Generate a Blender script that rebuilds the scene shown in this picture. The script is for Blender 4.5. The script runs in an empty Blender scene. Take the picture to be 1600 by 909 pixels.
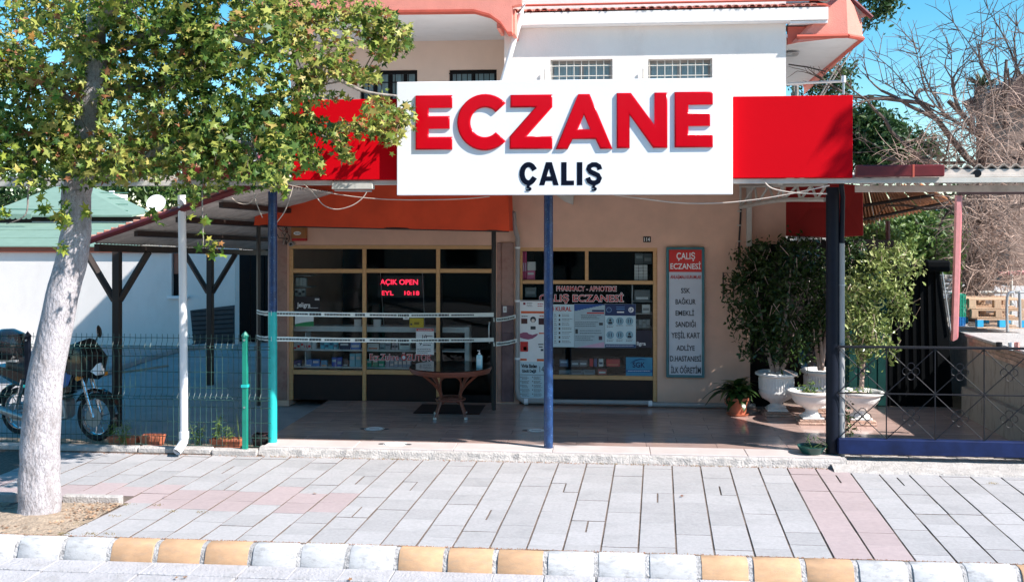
import bpy, bmesh, math, random
import numpy as np
from mathutils import Vector, Matrix, Quaternion
random.seed(7); rng = np.random.default_rng(7)
R = math.radians
scene = bpy.context.scene
COL = scene.collection

# ---------------------------------------------------------------- camera
CAM_H = 2.95; F = 1600.0; YAW = math.atan(151/1600.0)
cc, ss = math.cos(YAW), math.sin(YAW)
cam_d = bpy.data.cameras.new('camera'); cam = bpy.data.objects.new('camera', cam_d); COL.objects.link(cam)
cam.location = (0, 0, CAM_H); cam.rotation_euler = (R(90), 0, YAW)
cam_d.sensor_width = 36; cam_d.lens = F/1600*36; cam_d.shift_y = -102.5/1600
cam_d.clip_start = 0.05; cam_d.clip_end = 3000
scene.camera = cam
# ---------------------------------------------------------------- light
SUN_AZ = R(67); SUN_EL = R(42)      # azimuth from the facade's normal towards the right
sdir = Vector((math.sin(SUN_AZ)*math.cos(SUN_EL), -math.cos(SUN_AZ)*math.cos(SUN_EL), math.sin(SUN_EL)))
world = bpy.data.worlds.new('World'); scene.world = world; world.use_nodes = True
wn = world.node_tree; bg = wn.nodes['Background']
sky = wn.nodes.new('ShaderNodeTexSky'); sky.sky_type = 'NISHITA'; sky.sun_disc = False
sky.sun_elevation = SUN_EL; sky.sun_rotation = R(113); sky.ozone_density = 1.8; sky.dust_density = 0.1; sky.air_density = 0.9
hs = wn.nodes.new('ShaderNodeHueSaturation'); hs.inputs['Hue'].default_value = 0.480; hs.inputs['Saturation'].default_value = 1.42
wn.links.new(sky.outputs[0], hs.inputs['Color']); wn.links.new(hs.outputs[0], bg.inputs[0]); bg.inputs[1].default_value = 0.108
sun_d = bpy.data.lights.new('sun', 'SUN'); sun_d.energy = 5.0; sun_d.angle = R(0.5); sun_d.color = (1, 0.94, 0.885)
sun = bpy.data.objects.new('sun', sun_d); COL.objects.link(sun); sun.location = (20, -5, 20)
sun.rotation_euler = sdir.to_track_quat('Z', 'Y').to_euler()
vs = scene.view_settings; vs.view_transform = 'Standard'; vs.look = 'None'; vs.gamma = 1; vs.exposure = 0.92

# ---------------------------------------------------------------- survey helpers: sight lines of the photograph turned into metres on a chosen plane
def X(px, Y):
    u = (px-800)/F
    return Y*(u*cc-ss)/(cc+u*ss)
def Z(px, py, Y):
    x = X(px, Y); return CAM_H-(py-352)/F*(-x*ss+Y*cc)
def P(px, py, Y): return Vector((X(px, Y), Y, Z(px, py, Y)))
def G(px, py, z=0.0):
    zc = F*(CAM_H-z)/(py-352); xc = (px-800)/F*zc
    return Vector((xc*cc-zc*ss, xc*ss+zc*cc, z))
def RECT(x0, x1, y0, y1, Y):       # -> X0,X1,Z0,Z1 (Z0 bottom)
    m = (x0+x1)/2
    return X(x0, Y), X(x1, Y), Z(m, y1, Y), Z(m, y0, Y)

# ---------------------------------------------------------------- materials
def srgb(r, g, b):
    f = lambda c: (c/255/12.92) if c/255 <= 0.04045 else ((c/255+0.055)/1.055)**2.4
    return (f(r), f(g), f(b))
MATS = {}
def mat(name, col, rough=0.7, metal=0.0, var=0.12, scale=6.0, bump=0.0, bscale=40.0, dark=None, stain=0.0, sscale=1.5, rand=0.0, spec=0.5, coat=0.0, trans=0.0, stretch=None, wave=None, objc=True, speck=None, crack=None):
    if name in MATS: return MATS[name]
    m = bpy.data.materials.new(name); m.use_nodes = True; nt = m.node_tree; N = nt.nodes; L = nt.links
    b = N['Principled BSDF']; b.inputs['Roughness'].default_value = rough; b.inputs['Metallic'].default_value = metal
    b.inputs['Specular IOR Level'].default_value = spec
    if coat: b.inputs['Coat Weight'].default_value = coat
    tc = N.new('ShaderNodeTexCoord'); geo = N.new('ShaderNodeNewGeometry')
    mp = N.new('ShaderNodeMapping'); L.new(geo.outputs['Position'] if objc is False else tc.outputs['Object'], mp.inputs[0])
    if rand:       # shift the grain from copy to copy
        oi = N.new('ShaderNodeObjectInfo'); vm = N.new('ShaderNodeVectorMath'); vm.operation = 'SCALE'
        cmb = N.new('ShaderNodeCombineXYZ'); 
        for i in range(3): L.new(oi.outputs['Random'], cmb.inputs[i])
        L.new(cmb.outputs[0], vm.inputs[0]); vm.inputs['Scale'].default_value = 37.0
        L.new(vm.outputs[0], mp.inputs['Location'])
    if stretch: mp.inputs['Scale'].default_value = stretch
    n1 = N.new('ShaderNodeTexNoise'); n1.inputs['Scale'].default_value = scale; n1.inputs['Detail'].default_value = 6; n1.inputs['Roughness'].default_value = 0.6
    L.new(mp.outputs[0], n1.inputs['Vector'])
    cr = N.new('ShaderNodeValToRGB'); cr.color_ramp.elements[0].position = 0.3; cr.color_ramp.elements[1].position = 0.7
    c0 = [max(0, c*(1-var)) for c in col]; c1 = [min(1, c*(1+var)) for c in col]
    cr.color_ramp.elements[0].color = (*c0, 1); cr.color_ramp.elements[1].color = (*c1, 1)
    L.new(n1.outputs[0], cr.inputs[0]); out = cr.outputs[0]
    def mix(a, fac, colB, mode='MIX'):
        mx = N.new('ShaderNodeMix'); mx.data_type = 'RGBA'; mx.blend_type = mode
        if hasattr(fac, 'links') or not isinstance(fac, (int, float)): L.new(fac, mx.inputs[0])
        else: mx.inputs[0].default_value = fac
        L.new(a, mx.inputs[6])
        if isinstance(colB, tuple): mx.inputs[7].default_value = (*colB, 1)
        else: L.new(colB, mx.inputs[7])
        return mx.outputs[2]
    if stain:
        n2 = N.new('ShaderNodeTexNoise'); n2.inputs['Scale'].default_value = sscale; n2.inputs['Detail'].default_value = 9; n2.inputs['Roughness'].default_value = 0.7
        L.new(mp.outputs[0], n2.inputs['Vector'])
        r2 = N.new('ShaderNodeValToRGB'); r2.color_ramp.elements[0].position = 0.5; r2.color_ramp.elements[1].position = 0.72
        r2.color_ramp.elements[0].color = (0, 0, 0, 1); r2.color_ramp.elements[1].color = (stain, stain, stain, 1)
        L.new(n2.outputs[0], r2.inputs[0]); out = mix(out, r2.outputs[0], dark or tuple(c*0.4 for c in col))
    if speck:
        v = N.new('ShaderNodeTexNoise'); v.inputs['Scale'].default_value = speck[0]; v.inputs['Detail'].default_value = 2; L.new(mp.outputs[0], v.inputs['Vector'])
        r3 = N.new('ShaderNodeValToRGB'); r3.color_ramp.elements[0].position = speck[1]; r3.color_ramp.elements[1].position = speck[1]+0.04
        r3.color_ramp.elements[0].color = (0, 0, 0, 1); r3.color_ramp.elements[1].color = (1, 1, 1, 1); L.new(v.outputs[0], r3.inputs[0])
        out = mix(out, r3.outputs[0], speck[2])
    if crack:
        vo = N.new('ShaderNodeTexVoronoi'); vo.feature = 'DISTANCE_TO_EDGE'; vo.inputs['Scale'].default_value = crack[0]; vo.inputs['Randomness'].default_value = 1
        nz = N.new('ShaderNodeTexNoise'); nz.inputs['Scale'].default_value = crack[0]*.7; nz.inputs['Detail'].default_value = 5; L.new(mp.outputs[0], nz.inputs['Vector'])
        va = N.new('ShaderNodeVectorMath'); va.operation = 'MULTIPLY_ADD'; L.new(nz.outputs['Color'], va.inputs[0]); va.inputs[1].default_value = (crack[3],)*3; L.new(mp.outputs[0], va.inputs[2]); L.new(va.outputs[0], vo.inputs['Vector'])
        r4 = N.new('ShaderNodeValToRGB'); r4.color_ramp.elements[0].position = 0.0; r4.color_ramp.elements[1].position = crack[1]
        r4.color_ramp.elements[0].color = (1, 1, 1, 1); r4.color_ramp.elements[1].color = (0, 0, 0, 1); L.new(vo.outputs['Distance'], r4.inputs[0]); out = mix(out, r4.outputs[0], crack[2])
    if rand:
        mr = N.new('ShaderNodeMapRange'); L.new(oi.outputs['Random'], mr.inputs[0]); mr.inputs[3].default_value = 1-rand; mr.inputs[4].default_value = 1+rand
        hv = N.new('ShaderNodeHueSaturation'); L.new(mr.outputs[0], hv.inputs['Value']); L.new(out, hv.inputs['Color']); out = hv.outputs[0]
    L.new(out, b.inputs['Base Color'])
    if bump:
        n3 = N.new('ShaderNodeTexNoise'); n3.inputs['Scale'].default_value = bscale; n3.inputs['Detail'].default_value = 8
        L.new(mp.outputs[0], n3.inputs['Vector']); bp = N.new('ShaderNodeBump'); bp.inputs['Strength'].default_value = min(1, bump*2); bp.inputs['Distance'].default_value = 0.02
        L.new(n3.outputs[0], bp.inputs['Height']); L.new(bp.outputs[0], b.inputs['Normal'])
    MATS[name] = m; return m
def emis(name, col, s):
    m = bpy.data.materials.new(name); m.use_nodes = True; b = m.node_tree.nodes['Principled BSDF']
    b.inputs['Base Color'].default_value = (*col, 1); b.inputs['Emission Color'].default_value = (*col, 1); b.inputs['Emission Strength'].default_value = s
    MATS[name] = m; return m
def glassmat(name, tint=(0.75, 0.8, 0.8), gl=0.03):
    m = bpy.data.materials.new(name); m.use_nodes = True; nt = m.node_tree; N = nt.nodes; L = nt.links
    N.remove(N['Principled BSDF']); o = N['Material Output']
    t = N.new('ShaderNodeBsdfTransparent'); t.inputs[0].default_value = (*tint, 1)
    g = N.new('ShaderNodeBsdfGlossy'); g.inputs['Roughness'].default_value = gl
    fr = N.new('ShaderNodeFresnel'); fr.inputs[0].default_value = 1.28
    mx = N.new('ShaderNodeMixShader'); L.new(fr.outputs[0], mx.inputs[0]); L.new(t.outputs[0], mx.inputs[1]); L.new(g.outputs[0], mx.inputs[2]); L.new(mx.outputs[0], o.inputs[0])
    MATS[name] = m; return m
def leafmat(name, ramp, attr=True, trans=0.25, rough=0.45):
    m = bpy.data.materials.new(name); m.use_nodes = True; nt = m.node_tree; N = nt.nodes; L = nt.links
    b = N['Principled BSDF']; b.inputs['Roughness'].default_value = rough; b.inputs['Specular IOR Level'].default_value = 0.35
    if attr: a = N.new('ShaderNodeAttribute'); a.attribute_name = 'tint'; src = a.outputs['Fac']
    else: a = N.new('ShaderNodeObjectInfo'); src = a.outputs['Random']
    cr = N.new('ShaderNodeValToRGB'); L.new(src, cr.inputs[0]); els = cr.color_ramp.elements
    while len(els) < len(ramp): els.new(0.5)
    for e, (p, c) in zip(els, ramp): e.position = p; e.color = (*c, 1)
    L.new(cr.outputs[0], b.inputs['Base Color'])
    tr = N.new('ShaderNodeBsdfTranslucent'); L.new(cr.outputs[0], tr.inputs[0])
    mx = N.new('ShaderNodeMixShader'); mx.inputs[0].default_value = trans
    L.new(b.outputs[0], mx.inputs[1]); L.new(tr.outputs[0], mx.inputs[2]); L.new(mx.outputs[0], N['Material Output'].inputs[0])
    MATS[name] = m; return m

M_wallbeige = mat('beige render', (0.74, 0.48, 0.36), 0.85, var=0.07, scale=3, bump=0.12, bscale=120, stain=0.35, sscale=0.9, dark=(0.52, 0.37, 0.29))
M_wallwhite = mat('white render', (0.78, 0.735, 0.70), 0.85, var=0.03, scale=2, bump=0.10, bscale=90, stain=0.35, sscale=1.4, dark=(0.60, 0.54, 0.50), stretch=(1, 1, .5))
M_wallcream = mat('cream render', (0.76, 0.60, 0.51), 0.85, var=0.04, scale=2, bump=0.06, bscale=90)
M_soffit = mat('soffit paint', (0.75, 0.76, 0.78), 0.85, var=0.04, scale=2, stain=0.25, sscale=3, dark=(0.5, 0.5, 0.5))
M_pink = mat('salmon paint', (0.74, 0.26, 0.20), 0.8, var=0.08, scale=4, bump=0.15, bscale=60, stain=0.15, dark=(0.6, 0.3, 0.26))
M_redpaint = mat('red brown paint', (0.50, 0.085, 0.05), 0.6, var=0.12, scale=6)
M_tile = mat('clay tile', (0.48, 0.20, 0.15), 0.85, var=0.25, scale=25, rand=0.25, stain=0.6, sscale=14, dark=(0.62, 0.48, 0.4))
M_signwhite = mat('sign white', (0.86, 0.87, 0.89), 0.35, var=0.01, coat=0.2)
M_signred = mat('sign red', (0.60, 0.0015, 0.008), 0.6, var=0.03, scale=1.2, spec=0.06)
M_letter = mat('letter red acrylic', (0.58, 0.001, 0.010), 0.16, var=0.02, spec=.22)
M_navy = mat('navy print', (0.004, 0.007, 0.018), 0.8, var=0.02, spec=.05)
M_black = mat('black', (0.012, 0.012, 0.014), 0.5, var=0.1)
M_blackgloss = mat('black gloss', (0.01, 0.01, 0.012), 0.15, var=0.05, coat=0.4)
M_white = mat('white paint', (0.80, 0.80, 0.80), 0.5, var=0.03)
M_offwhite = mat('off white metal', (0.55, 0.53, 0.48), 0.6, var=0.1, scale=8, stain=0.4, dark=(0.3, 0.26, 0.2))
M_pipewhite = mat('white pipe', (0.82, 0.83, 0.85), 0.35, var=0.02, scale=4, stain=0.1)
M_pipegrey = mat('grey pipe', (0.33, 0.33, 0.33), 0.4, var=0.06)
M_polenavy = mat('navy pole paint', (0.013, 0.045, 0.14), 0.3, var=0.35, scale=12, stain=0.5, sscale=9, dark=(0.03, 0.12, 0.27), speck=(60, 0.66, (0.16, 0.32, 0.48)))  # pale specks put cyan highlights into the paint colour
M_poledark = mat('dark pole paint', (0.006, 0.009, 0.018), 0.5, var=0.2, scale=12, spec=.2)
M_teal = mat('teal pole paint', (0.02, 0.48, 0.46), 0.35, var=0.12, scale=10, stain=0.25, dark=(0.01, 0.2, 0.2))
M_greenpost = mat('green post paint', (0.01, 0.24, 0.17), 0.4, var=0.15)
M_wire = mat('green fence wire', (0.025, 0.075, 0.062), 0.45, var=0.3, scale=30)
M_brownpost = mat('dark brown post', (0.030, 0.018, 0.014), 0.6, var=0.2)
M_darkred = mat('dark red gutter', (0.13, 0.012, 0.014), 0.4, var=0.2)
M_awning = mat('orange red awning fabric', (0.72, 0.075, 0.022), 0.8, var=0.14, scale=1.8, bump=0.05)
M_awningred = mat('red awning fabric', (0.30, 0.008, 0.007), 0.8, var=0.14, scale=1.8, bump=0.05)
M_frame = mat('tan window frame', (0.60, 0.36, 0.16), 0.45, var=0.12, scale=10, stretch=(1, 1, 6))
M_darkframe = mat('dark window frame', (0.008, 0.007, 0.008), 0.6, var=0.1, spec=.2)
M_glass = glassmat('shop glass', (0.86, 0.90, 0.90)); M_winglass = mat('curtained glass', (0.20, 0.28, 0.31), 0.08, var=0.25, scale=5, stretch=(9, 1, 0.6))
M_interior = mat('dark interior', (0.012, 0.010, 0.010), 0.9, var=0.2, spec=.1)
M_panelbrown = mat('dark brown panel', (0.016, 0.005, 0.003), 0.6, var=0.3, scale=6)
M_marble = mat('red veined marble', (0.36, 0.22, 0.18), 0.3, var=0.35, scale=4, stain=0.9, sscale=4, dark=(0.17, 0.055, 0.05))
M_marbledk = mat('dark marble', (0.14, 0.09, 0.10), 0.3, var=0.35, scale=5, stain=0.9, sscale=6, dark=(0.05, 0.03, 0.045))
M_floor = mat('patio tile', (0.44, 0.31, 0.27), 0.13, var=0.22, scale=3.5, stretch=(1, 7, 1), rand=0.10, stain=0.35, sscale=3, dark=(0.25, 0.19, 0.18))
M_joint = mat('mortar', (0.15, 0.115, 0.095), 0.95, var=0.5, scale=30, stain=.7, sscale=20, dark=(.09, .06, .045))
M_kmort = mat('painted mortar', (0.44, 0.43, 0.43), 0.9, var=0.2, scale=20, bump=.7, bscale=50, stain=0.95, sscale=16, dark=(0.10, 0.09, 0.085), rand=.15)
M_thresh = mat('threshold marble', (0.60, 0.53, 0.51), 0.4, var=0.08, scale=4, stain=0.3, dark=(0.42, 0.36, 0.34), rand=0.05)
M_conc = mat('rough concrete', (0.47, 0.44, 0.42), 0.95, var=0.18, scale=14, bump=0.5, bscale=50, stain=0.55, sscale=5, dark=(0.27, 0.24, 0.22))
M_paver = mat('grey paver', (0.395, 0.385, 0.395), 0.9, var=0.11, scale=30, bump=0.22, bscale=140, rand=0.08, stain=0.5, sscale=3.5, dark=(0.27, 0.275, 0.28), speck=(90, 0.70, (0.22, 0.22, 0.22)))
M_paverpink = mat('pink paver', (0.41, 0.33, 0.335), 0.9, var=0.07, scale=18, bump=0.22, bscale=140, rand=0.055, stain=0.30, sscale=3.5, dark=(0.31, 0.26, 0.26), speck=(90, 0.70, (0.25, 0.2, 0.2)))
M_kerbw = mat('white kerb paint', (0.50, 0.50, 0.51), 0.85, var=0.10, scale=9, bump=0.14, bscale=90, rand=0.07, stain=0.95, sscale=11, dark=(0.27, 0.26, 0.26), stretch=(1, 1, 2.5))
M_kerbo = mat('orange kerb paint', (0.52, 0.32, 0.185), 0.85, var=0.12, scale=9, bump=0.14, bscale=90, rand=0.09, stain=0.9, sscale=11, dark=(0.42, 0.29, 0.20), stretch=(1, 1, 2.5))
M_gutter = mat('whitewashed gutter', (0.42, 0.41, 0.43), 0.9, var=0.07, scale=8, bump=0.4, bscale=40, rand=0.04, stain=0.7, sscale=5, dark=(0.29, 0.28, 0.28))
M_road = mat('asphalt road', (0.2, 0.2, 0.205), 0.95, var=0.2, scale=60, bump=0.4, bscale=120)
M_drive = mat('driveway asphalt', (0.36, 0.34, 0.34), 0.9, var=0.15, scale=2.5, bump=0.3, bscale=90, stain=0.5, sscale=1.2, dark=(0.24, 0.235, 0.24))
M_soil = mat('dry soil', (0.36, 0.28, 0.21), 1.0, var=0.25, scale=22, bump=0.9, bscale=45, stain=0.5, sscale=7, dark=(0.22, 0.15, 0.10))
M_ground = mat('earth', (0.22, 0.19, 0.15), 1.0, var=0.25, scale=2, bump=0.5)
M_bark = mat('whitewashed bark', (0.46, 0.435, 0.455), 0.95, var=0.16, scale=9, bump=.8, bscale=28, stain=1.0, sscale=6, dark=(0.22, 0.19, 0.18), stretch=(1, 1, 0.45), crack=(34, .09, (0.24, .21, .21), .10))
M_barkraw = mat('grey bark', (0.30, 0.26, 0.23), 0.95, var=0.3, scale=14, bump=0.8, bscale=22, stain=0.5, dark=(0.14, 0.11, 0.09))
M_twig = mat('twig', (0.20, 0.15, 0.11), 0.9, var=0.2)
M_vine = mat('bare vine', (0.33, 0.235, 0.19), 0.9, var=0.7, scale=3)
M_terracotta = mat('terracotta', (0.55, 0.17, 0.09), 0.7, var=0.12, scale=8)
M_urn = mat('white urn paint', (0.78, 0.77, 0.75), 0.6, var=0.05, scale=7, bump=0.1, stain=0.25, sscale=6, dark=(0.5, 0.45, 0.4))
M_brick = mat('old brick', (0.48, 0.32, 0.25), 0.9, var=0.25, scale=12, bump=0.5, rand=0.2)
M_greenroof = mat('pale green roof', (0.19, 0.29, 0.23), 0.7, var=0.08, scale=3, stain=0.3, sscale=2, dark=(0.14, 0.22, 0.18))
M_corr = mat('old corrugated sheet', (0.56, 0.50, 0.45), 0.8, var=0.2, scale=4, stain=0.7, sscale=3, dark=(0.3, 0.23, 0.19))
M_rust = mat('rusty sheet', (0.40, 0.15, 0.05), 0.8, var=0.4, scale=6, stain=0.8, dark=(0.1, 0.035, 0.02))
M_pinkpost = mat('pink post paint', (0.66, 0.27, 0.27), 0.6, var=0.12, scale=8)
M_wallstone = mat('old stained wall', (0.34, 0.31, 0.28), 0.95, var=0.2, scale=8, bump=0.6, bscale=35, stain=0.9, sscale=8, dark=(0.06, 0.05, 0.045), stretch=(1, 1, 0.25))
M_rail = mat('railing iron', (0.007, 0.008, 0.013), 0.5, var=0.2, spec=.3)
M_bluebase = mat('blue painted base', (0.007, 0.017, 0.07), 0.65, var=0.4, scale=4, stain=0.7, spec=.2)
M_wood = mat('pallet wood', (0.56, 0.37, 0.24), 0.85, var=0.2, scale=10, stretch=(8, 1, 1), rand=0.2)
M_blueblock = mat('blue pallet paint', (0.03, 0.36, 0.66), 0.7, var=0.15, rand=0.1)
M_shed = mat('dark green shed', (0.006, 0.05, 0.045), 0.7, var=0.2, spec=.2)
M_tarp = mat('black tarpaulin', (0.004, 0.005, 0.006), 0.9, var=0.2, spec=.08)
M_rattan = mat('red brown rattan', (0.19, 0.055, 0.03), 0.4, var=0.35, scale=60)
M_chrome = mat('chrome', (0.75, 0.76, 0.78), 0.15, metal=1.0, var=0.03)
M_steel = mat('grey steel', (0.45, 0.46, 0.47), 0.4, metal=0.7, var=0.08)
M_tyre = mat('tyre', (0.02, 0.02, 0.022), 0.8, var=0.15)
M_tape = mat('barrier tape', (0.62, 0.70, 0.68), 0.35, var=0.04)
M_ink = mat('print ink', (0.03, 0.04, 0.05), 0.6, var=0.02)
M_inkgreen = mat('print green', (0.05, 0.16, 0.13), 0.6)
M_inkred = mat('print red', (0.50, 0.02, 0.02), 0.5)
M_paper = mat('paper', (0.82, 0.85, 0.85), 0.6, var=0.03)
M_papblue = mat('paper pale blue', (0.55, 0.72, 0.78), 0.6, var=0.04)
M_cable = mat('cable', (0.5, 0.42, 0.36), 0.6)
M_cabledk = mat('dark cable', (0.03, 0.025, 0.025), 0.6)
M_led = emis('led red', (1.0, 0.02, 0.06), 1.6)
LF_tree = leafmat('sweetgum leaf', [(0.0, (0.03, 0.08, 0.018)), (0.35, (0.09, 0.17, 0.03)), (0.55, (0.25, 0.32, 0.06)), (0.80, (0.48, 0.48, 0.12)), (0.985, (0.48, 0.36, 0.12)), (1.0, (0.36, 0.15, 0.07))], trans=0.35)
LF_tree_o = leafmat('sweetgum single leaf', [(0.0, (0.06, 0.13, 0.02)), (0.3, (0.15, 0.26, 0.035)), (0.55, (0.32, 0.42, 0.06)), (0.85, (0.50, 0.50, 0.08)), (0.96, (0.50, 0.38, 0.08)), (1.0, (0.42, 0.13, 0.05))], attr=False, trans=0.35)
LF_ficus = leafmat('ficus leaf', [(0.0, (0.02, 0.045, 0.012)), (0.5, (0.05, 0.085, 0.02)), (1.0, (0.16, 0.21, 0.06))], trans=0.2, rough=0.25)  # leaf colour darkened for the ficus trees in shade
LF_ficus_sunlit = leafmat('sunlit tone ficus leaf', [(0.0, (0.05, 0.09, 0.02)), (0.5, (0.22, 0.28, 0.08)), (1.0, (0.55, 0.58, 0.26))], trans=0.2, rough=0.3)  # same ficus leaf with sunlight put into its colour
LF_dark = leafmat('dark evergreen', [(0.0, (0.015, 0.04, 0.012)), (0.6, (0.035, 0.08, 0.02)), (1.0, (0.09, 0.13, 0.035))])
LF_bush = leafmat('mid green bush', [(0.0, (0.03, 0.07, 0.015)), (0.5, (0.08, 0.15, 0.03)), (1.0, (0.18, 0.24, 0.06))])
LF_weed = leafmat('weed leaf', [(0.0, (0.07, 0.16, 0.03)), (1.0, (0.25, 0.38, 0.08))], attr=False)
LF_dry = leafmat('dry leaf', [(0.0, (0.30, 0.16, 0.08)), (0.5, (0.42, 0.22, 0.10)), (1.0, (0.20, 0.08, 0.05))], attr=False, trans=0.1)
def bmat(r, g, b):
    c = [min(.85, v*1.7+.02) for v in srgb(r, g, b)]; return mat('carton %d %d %d' % (r, g, b), tuple(c), .45, var=0.05, scale=20)
def cmat(r, g, b, rough=0.5):
    return mat('print %d %d %d' % (r, g, b), srgb(r, g, b), rough, var=0.05, scale=20)

# ---------------------------------------------------------------- object helpers
def tag(o, label=None, cat=None, group=None, kind=None):
    if label: o['label'] = label
    if cat: o['category'] = cat
    if group: o['group'] = group
    if kind: o['kind'] = kind
    return o
def thing(name, label, cat, loc=(0, 0, 0), group=None, rz=0):
    o = bpy.data.objects.new(name, None); COL.objects.link(o); o.location = loc; o.rotation_euler = (0, 0, rz); o.empty_display_size = 0.1
    return tag(o, label, cat, group)
class MB:
    def __init__(s): s.v = []; s.f = []
    def add(s, vs_, fs):
        n = len(s.v); s.v += [tuple(v) for v in vs_]; s.f += [tuple(i+n for i in f) for f in fs]; return s
    def box(s, x0, x1, y0, y1, z0, z1, M=None):
        c = [Vector((x, y, z)) for z in (z0, z1) for y in (y0, y1) for x in (x0, x1)]
        if M: c = [M @ v for v in c]
        return s.add(c, [(0, 2, 3, 1), (4, 5, 7, 6), (0, 1, 5, 4), (2, 6, 7, 3), (0, 4, 6, 2), (1, 3, 7, 5)])
    def bbox(s, x0, x1, y0, y1, z0, z1, b=0.004, M=None):      # box with chamfered edges
        cx, cy, cz = (x0+x1)/2, (y0+y1)/2, (z0+z1)/2; hx, hy, hz = abs(x1-x0)/2, abs(y1-y0)/2, abs(z1-z0)/2
        b = min(b, hx*.45, hy*.45, hz*.45); vs_ = []; idx = {}
        for sx in (-1, 1):
            for sy in (-1, 1):
                for sz in (-1, 1):
                    for k in range(3):
                        d = [hx, hy, hz]; q = [d[i]-(0 if i == k else b) for i in range(3)]
                        idx[(sx, sy, sz, k)] = len(vs_); v = Vector((cx+sx*q[0], cy+sy*q[1], cz+sz*q[2])); vs_.append(M @ v if M else v)
        fs = []
        for k in range(3):
            for sg in (-1, 1):
                a, c = [(1, 2), (2, 0), (0, 1)][k]
                loop = []
                for (p, q) in ((-1, -1), (1, -1), (1, 1), (-1, 1)):
                    key = [0, 0, 0]; key[k] = sg; key[a] = p; key[c] = q; loop.append(idx[(*key, k)])
                fs.append(tuple(loop if sg > 0 else loop[::-1]))
        for k in range(3):      # edges along axis k
            a, c = [(1, 2), (2, 0), (0, 1)][k]
            for p in (-1, 1):
                for q in (-1, 1):
                    l = []
                    for (kk, ax) in ((-1, a), (1, a), (1, c), (-1, c)):
                        key = [0, 0, 0]; key[k] = kk; key[a] = p; key[c] = q; l.append(idx[(*key, ax)])
                    fs.append(tuple(l if p*q < 0 else l[::-1]))
        for sx in (-1, 1):
            for sy in (-1, 1):
                for sz in (-1, 1):
                    l = [idx[(sx, sy, sz, k)] for k in range(3)]
                    fs.append(tuple(l if sx*sy*sz > 0 else l[::-1]))
        return s.add(vs_, fs)
    def tube(s, pts, r, n=8, cap=True, closed=False):
        pts = [Vector(p) for p in pts]; m = len(pts); rr = r if isinstance(r, (list, tuple)) else [r]*m
        rings = []; up = None
        for i, p in enumerate(pts):
            if closed: d = pts[(i+1) % m]-pts[i-1]
            else: d = pts[min(i+1, m-1)]-pts[max(i-1, 0)]
            if d.length < 1e-9: d = Vector((0, 0, 1))
            d.normalize()
            if up is None: up = Vector((0, 0, 1)) if abs(d.z) < 0.9 else Vector((1, 0, 0))
            a = d.cross(up)
            if a.length < 1e-4: a = d.cross(Vector((0.3, 1, 0.1)))
            a.normalize(); b = d.cross(a); up = -b if False else up
            rings.append([p+(a*math.cos(2*math.pi*k/n)+b*math.sin(2*math.pi*k/n))*rr[i] for k in range(n)])
            up = b.cross(d) if False else up
        base = []; vs_ = [v for ring in rings for v in ring]; fs = []
        for i in range(m if closed else m-1):
            j = (i+1) % m
            for k in range(n): fs.append((i*n+k, i*n+(k+1) % n, j*n+(k+1) % n, j*n+k))
        if cap and not closed: fs.append(tuple(range(n))[::-1]); fs.append(tuple((m-1)*n+k for k in range(n)))
        return s.add(vs_, fs)
    def lathe(s, prof, c=(0, 0, 0), n=24, sx=1, sy=1, wob=None, cap=True):
        vs_ = []; fs = []; m = len(prof)
        for i, (r, z) in enumerate(prof):
            for k in range(n):
                a = 2*math.pi*k/n; q = r*(1+(wob(i, a) if wob else 0)); vs_.append((c[0]+q*math.cos(a)*sx, c[1]+q*math.sin(a)*sy, c[2]+z))
        for i in range(m-1):
            for k in range(n): fs.append((i*n+k, i*n+(k+1) % n, (i+1)*n+(k+1) % n, (i+1)*n+k))
        if cap and prof[0][0] > 1e-5: fs.append(tuple(range(n))[::-1])
        if cap and prof[-1][0] > 1e-5: fs.append(tuple((m-1)*n+k for k in range(n)))
        return s.add(vs_, fs)
    def prism(s, poly, d):      # poly: 3D points of a planar outline, d: extrusion vector
        n = len(poly); d = Vector(d); vs_ = [Vector(p) for p in poly]+[Vector(p)+d for p in poly]
        fs = [tuple(range(n))[::-1], tuple(range(n, 2*n))]+[(i, (i+1) % n, (i+1) % n+n, i+n) for i in range(n)]
        return s.add(vs_, fs)
    def quad(s, a, b, c, d): return s.add([a, b, c, d], [(0, 1, 2, 3)])
    def mesh(s, name, smooth=False):
        me = bpy.data.meshes.new(name); me.from_pydata(s.v, [], s.f); me.validate()
        bm = bmesh.new(); bm.from_mesh(me); bmesh.ops.recalc_face_normals(bm, faces=bm.faces); bm.to_mesh(me); bm.free()
        if smooth:
            me.polygons.foreach_set('use_smooth', [True]*len(me.polygons))
            me.set_sharp_from_angle(angle=R(40))
        return me
def put(name, me, m, parent=None, label=None, kind=None, loc=None):
    o = bpy.data.objects.new(name, me); COL.objects.link(o)
    if m and not me.materials: me.materials.append(m)
    if parent:
        o.parent = parent
        if loc is None and parent.type == 'EMPTY': o.location = -parent.location if parent.rotation_euler.z == 0 else (0, 0, 0)
    if loc is not None: o.location = loc
    if label: o['label'] = label
    if kind: o['kind'] = kind
    return o
def part(name, mb, m, parent=None, smooth=False, label=None, kind=None, loc=None):
    return put(name, mb.mesh(name, smooth), m, parent, label, kind, loc)
def struct(name, mb, m, smooth=False, label=None): return part(name, mb, m, None, smooth, label, 'structure')
def kids(o): return [c for c in o.children]
def copy_tree(o, parent=None):
    c = o.copy(); COL.objects.link(c); c.parent = parent
    for ch in kids(o): copy_tree(ch, c)
    return c
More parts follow.
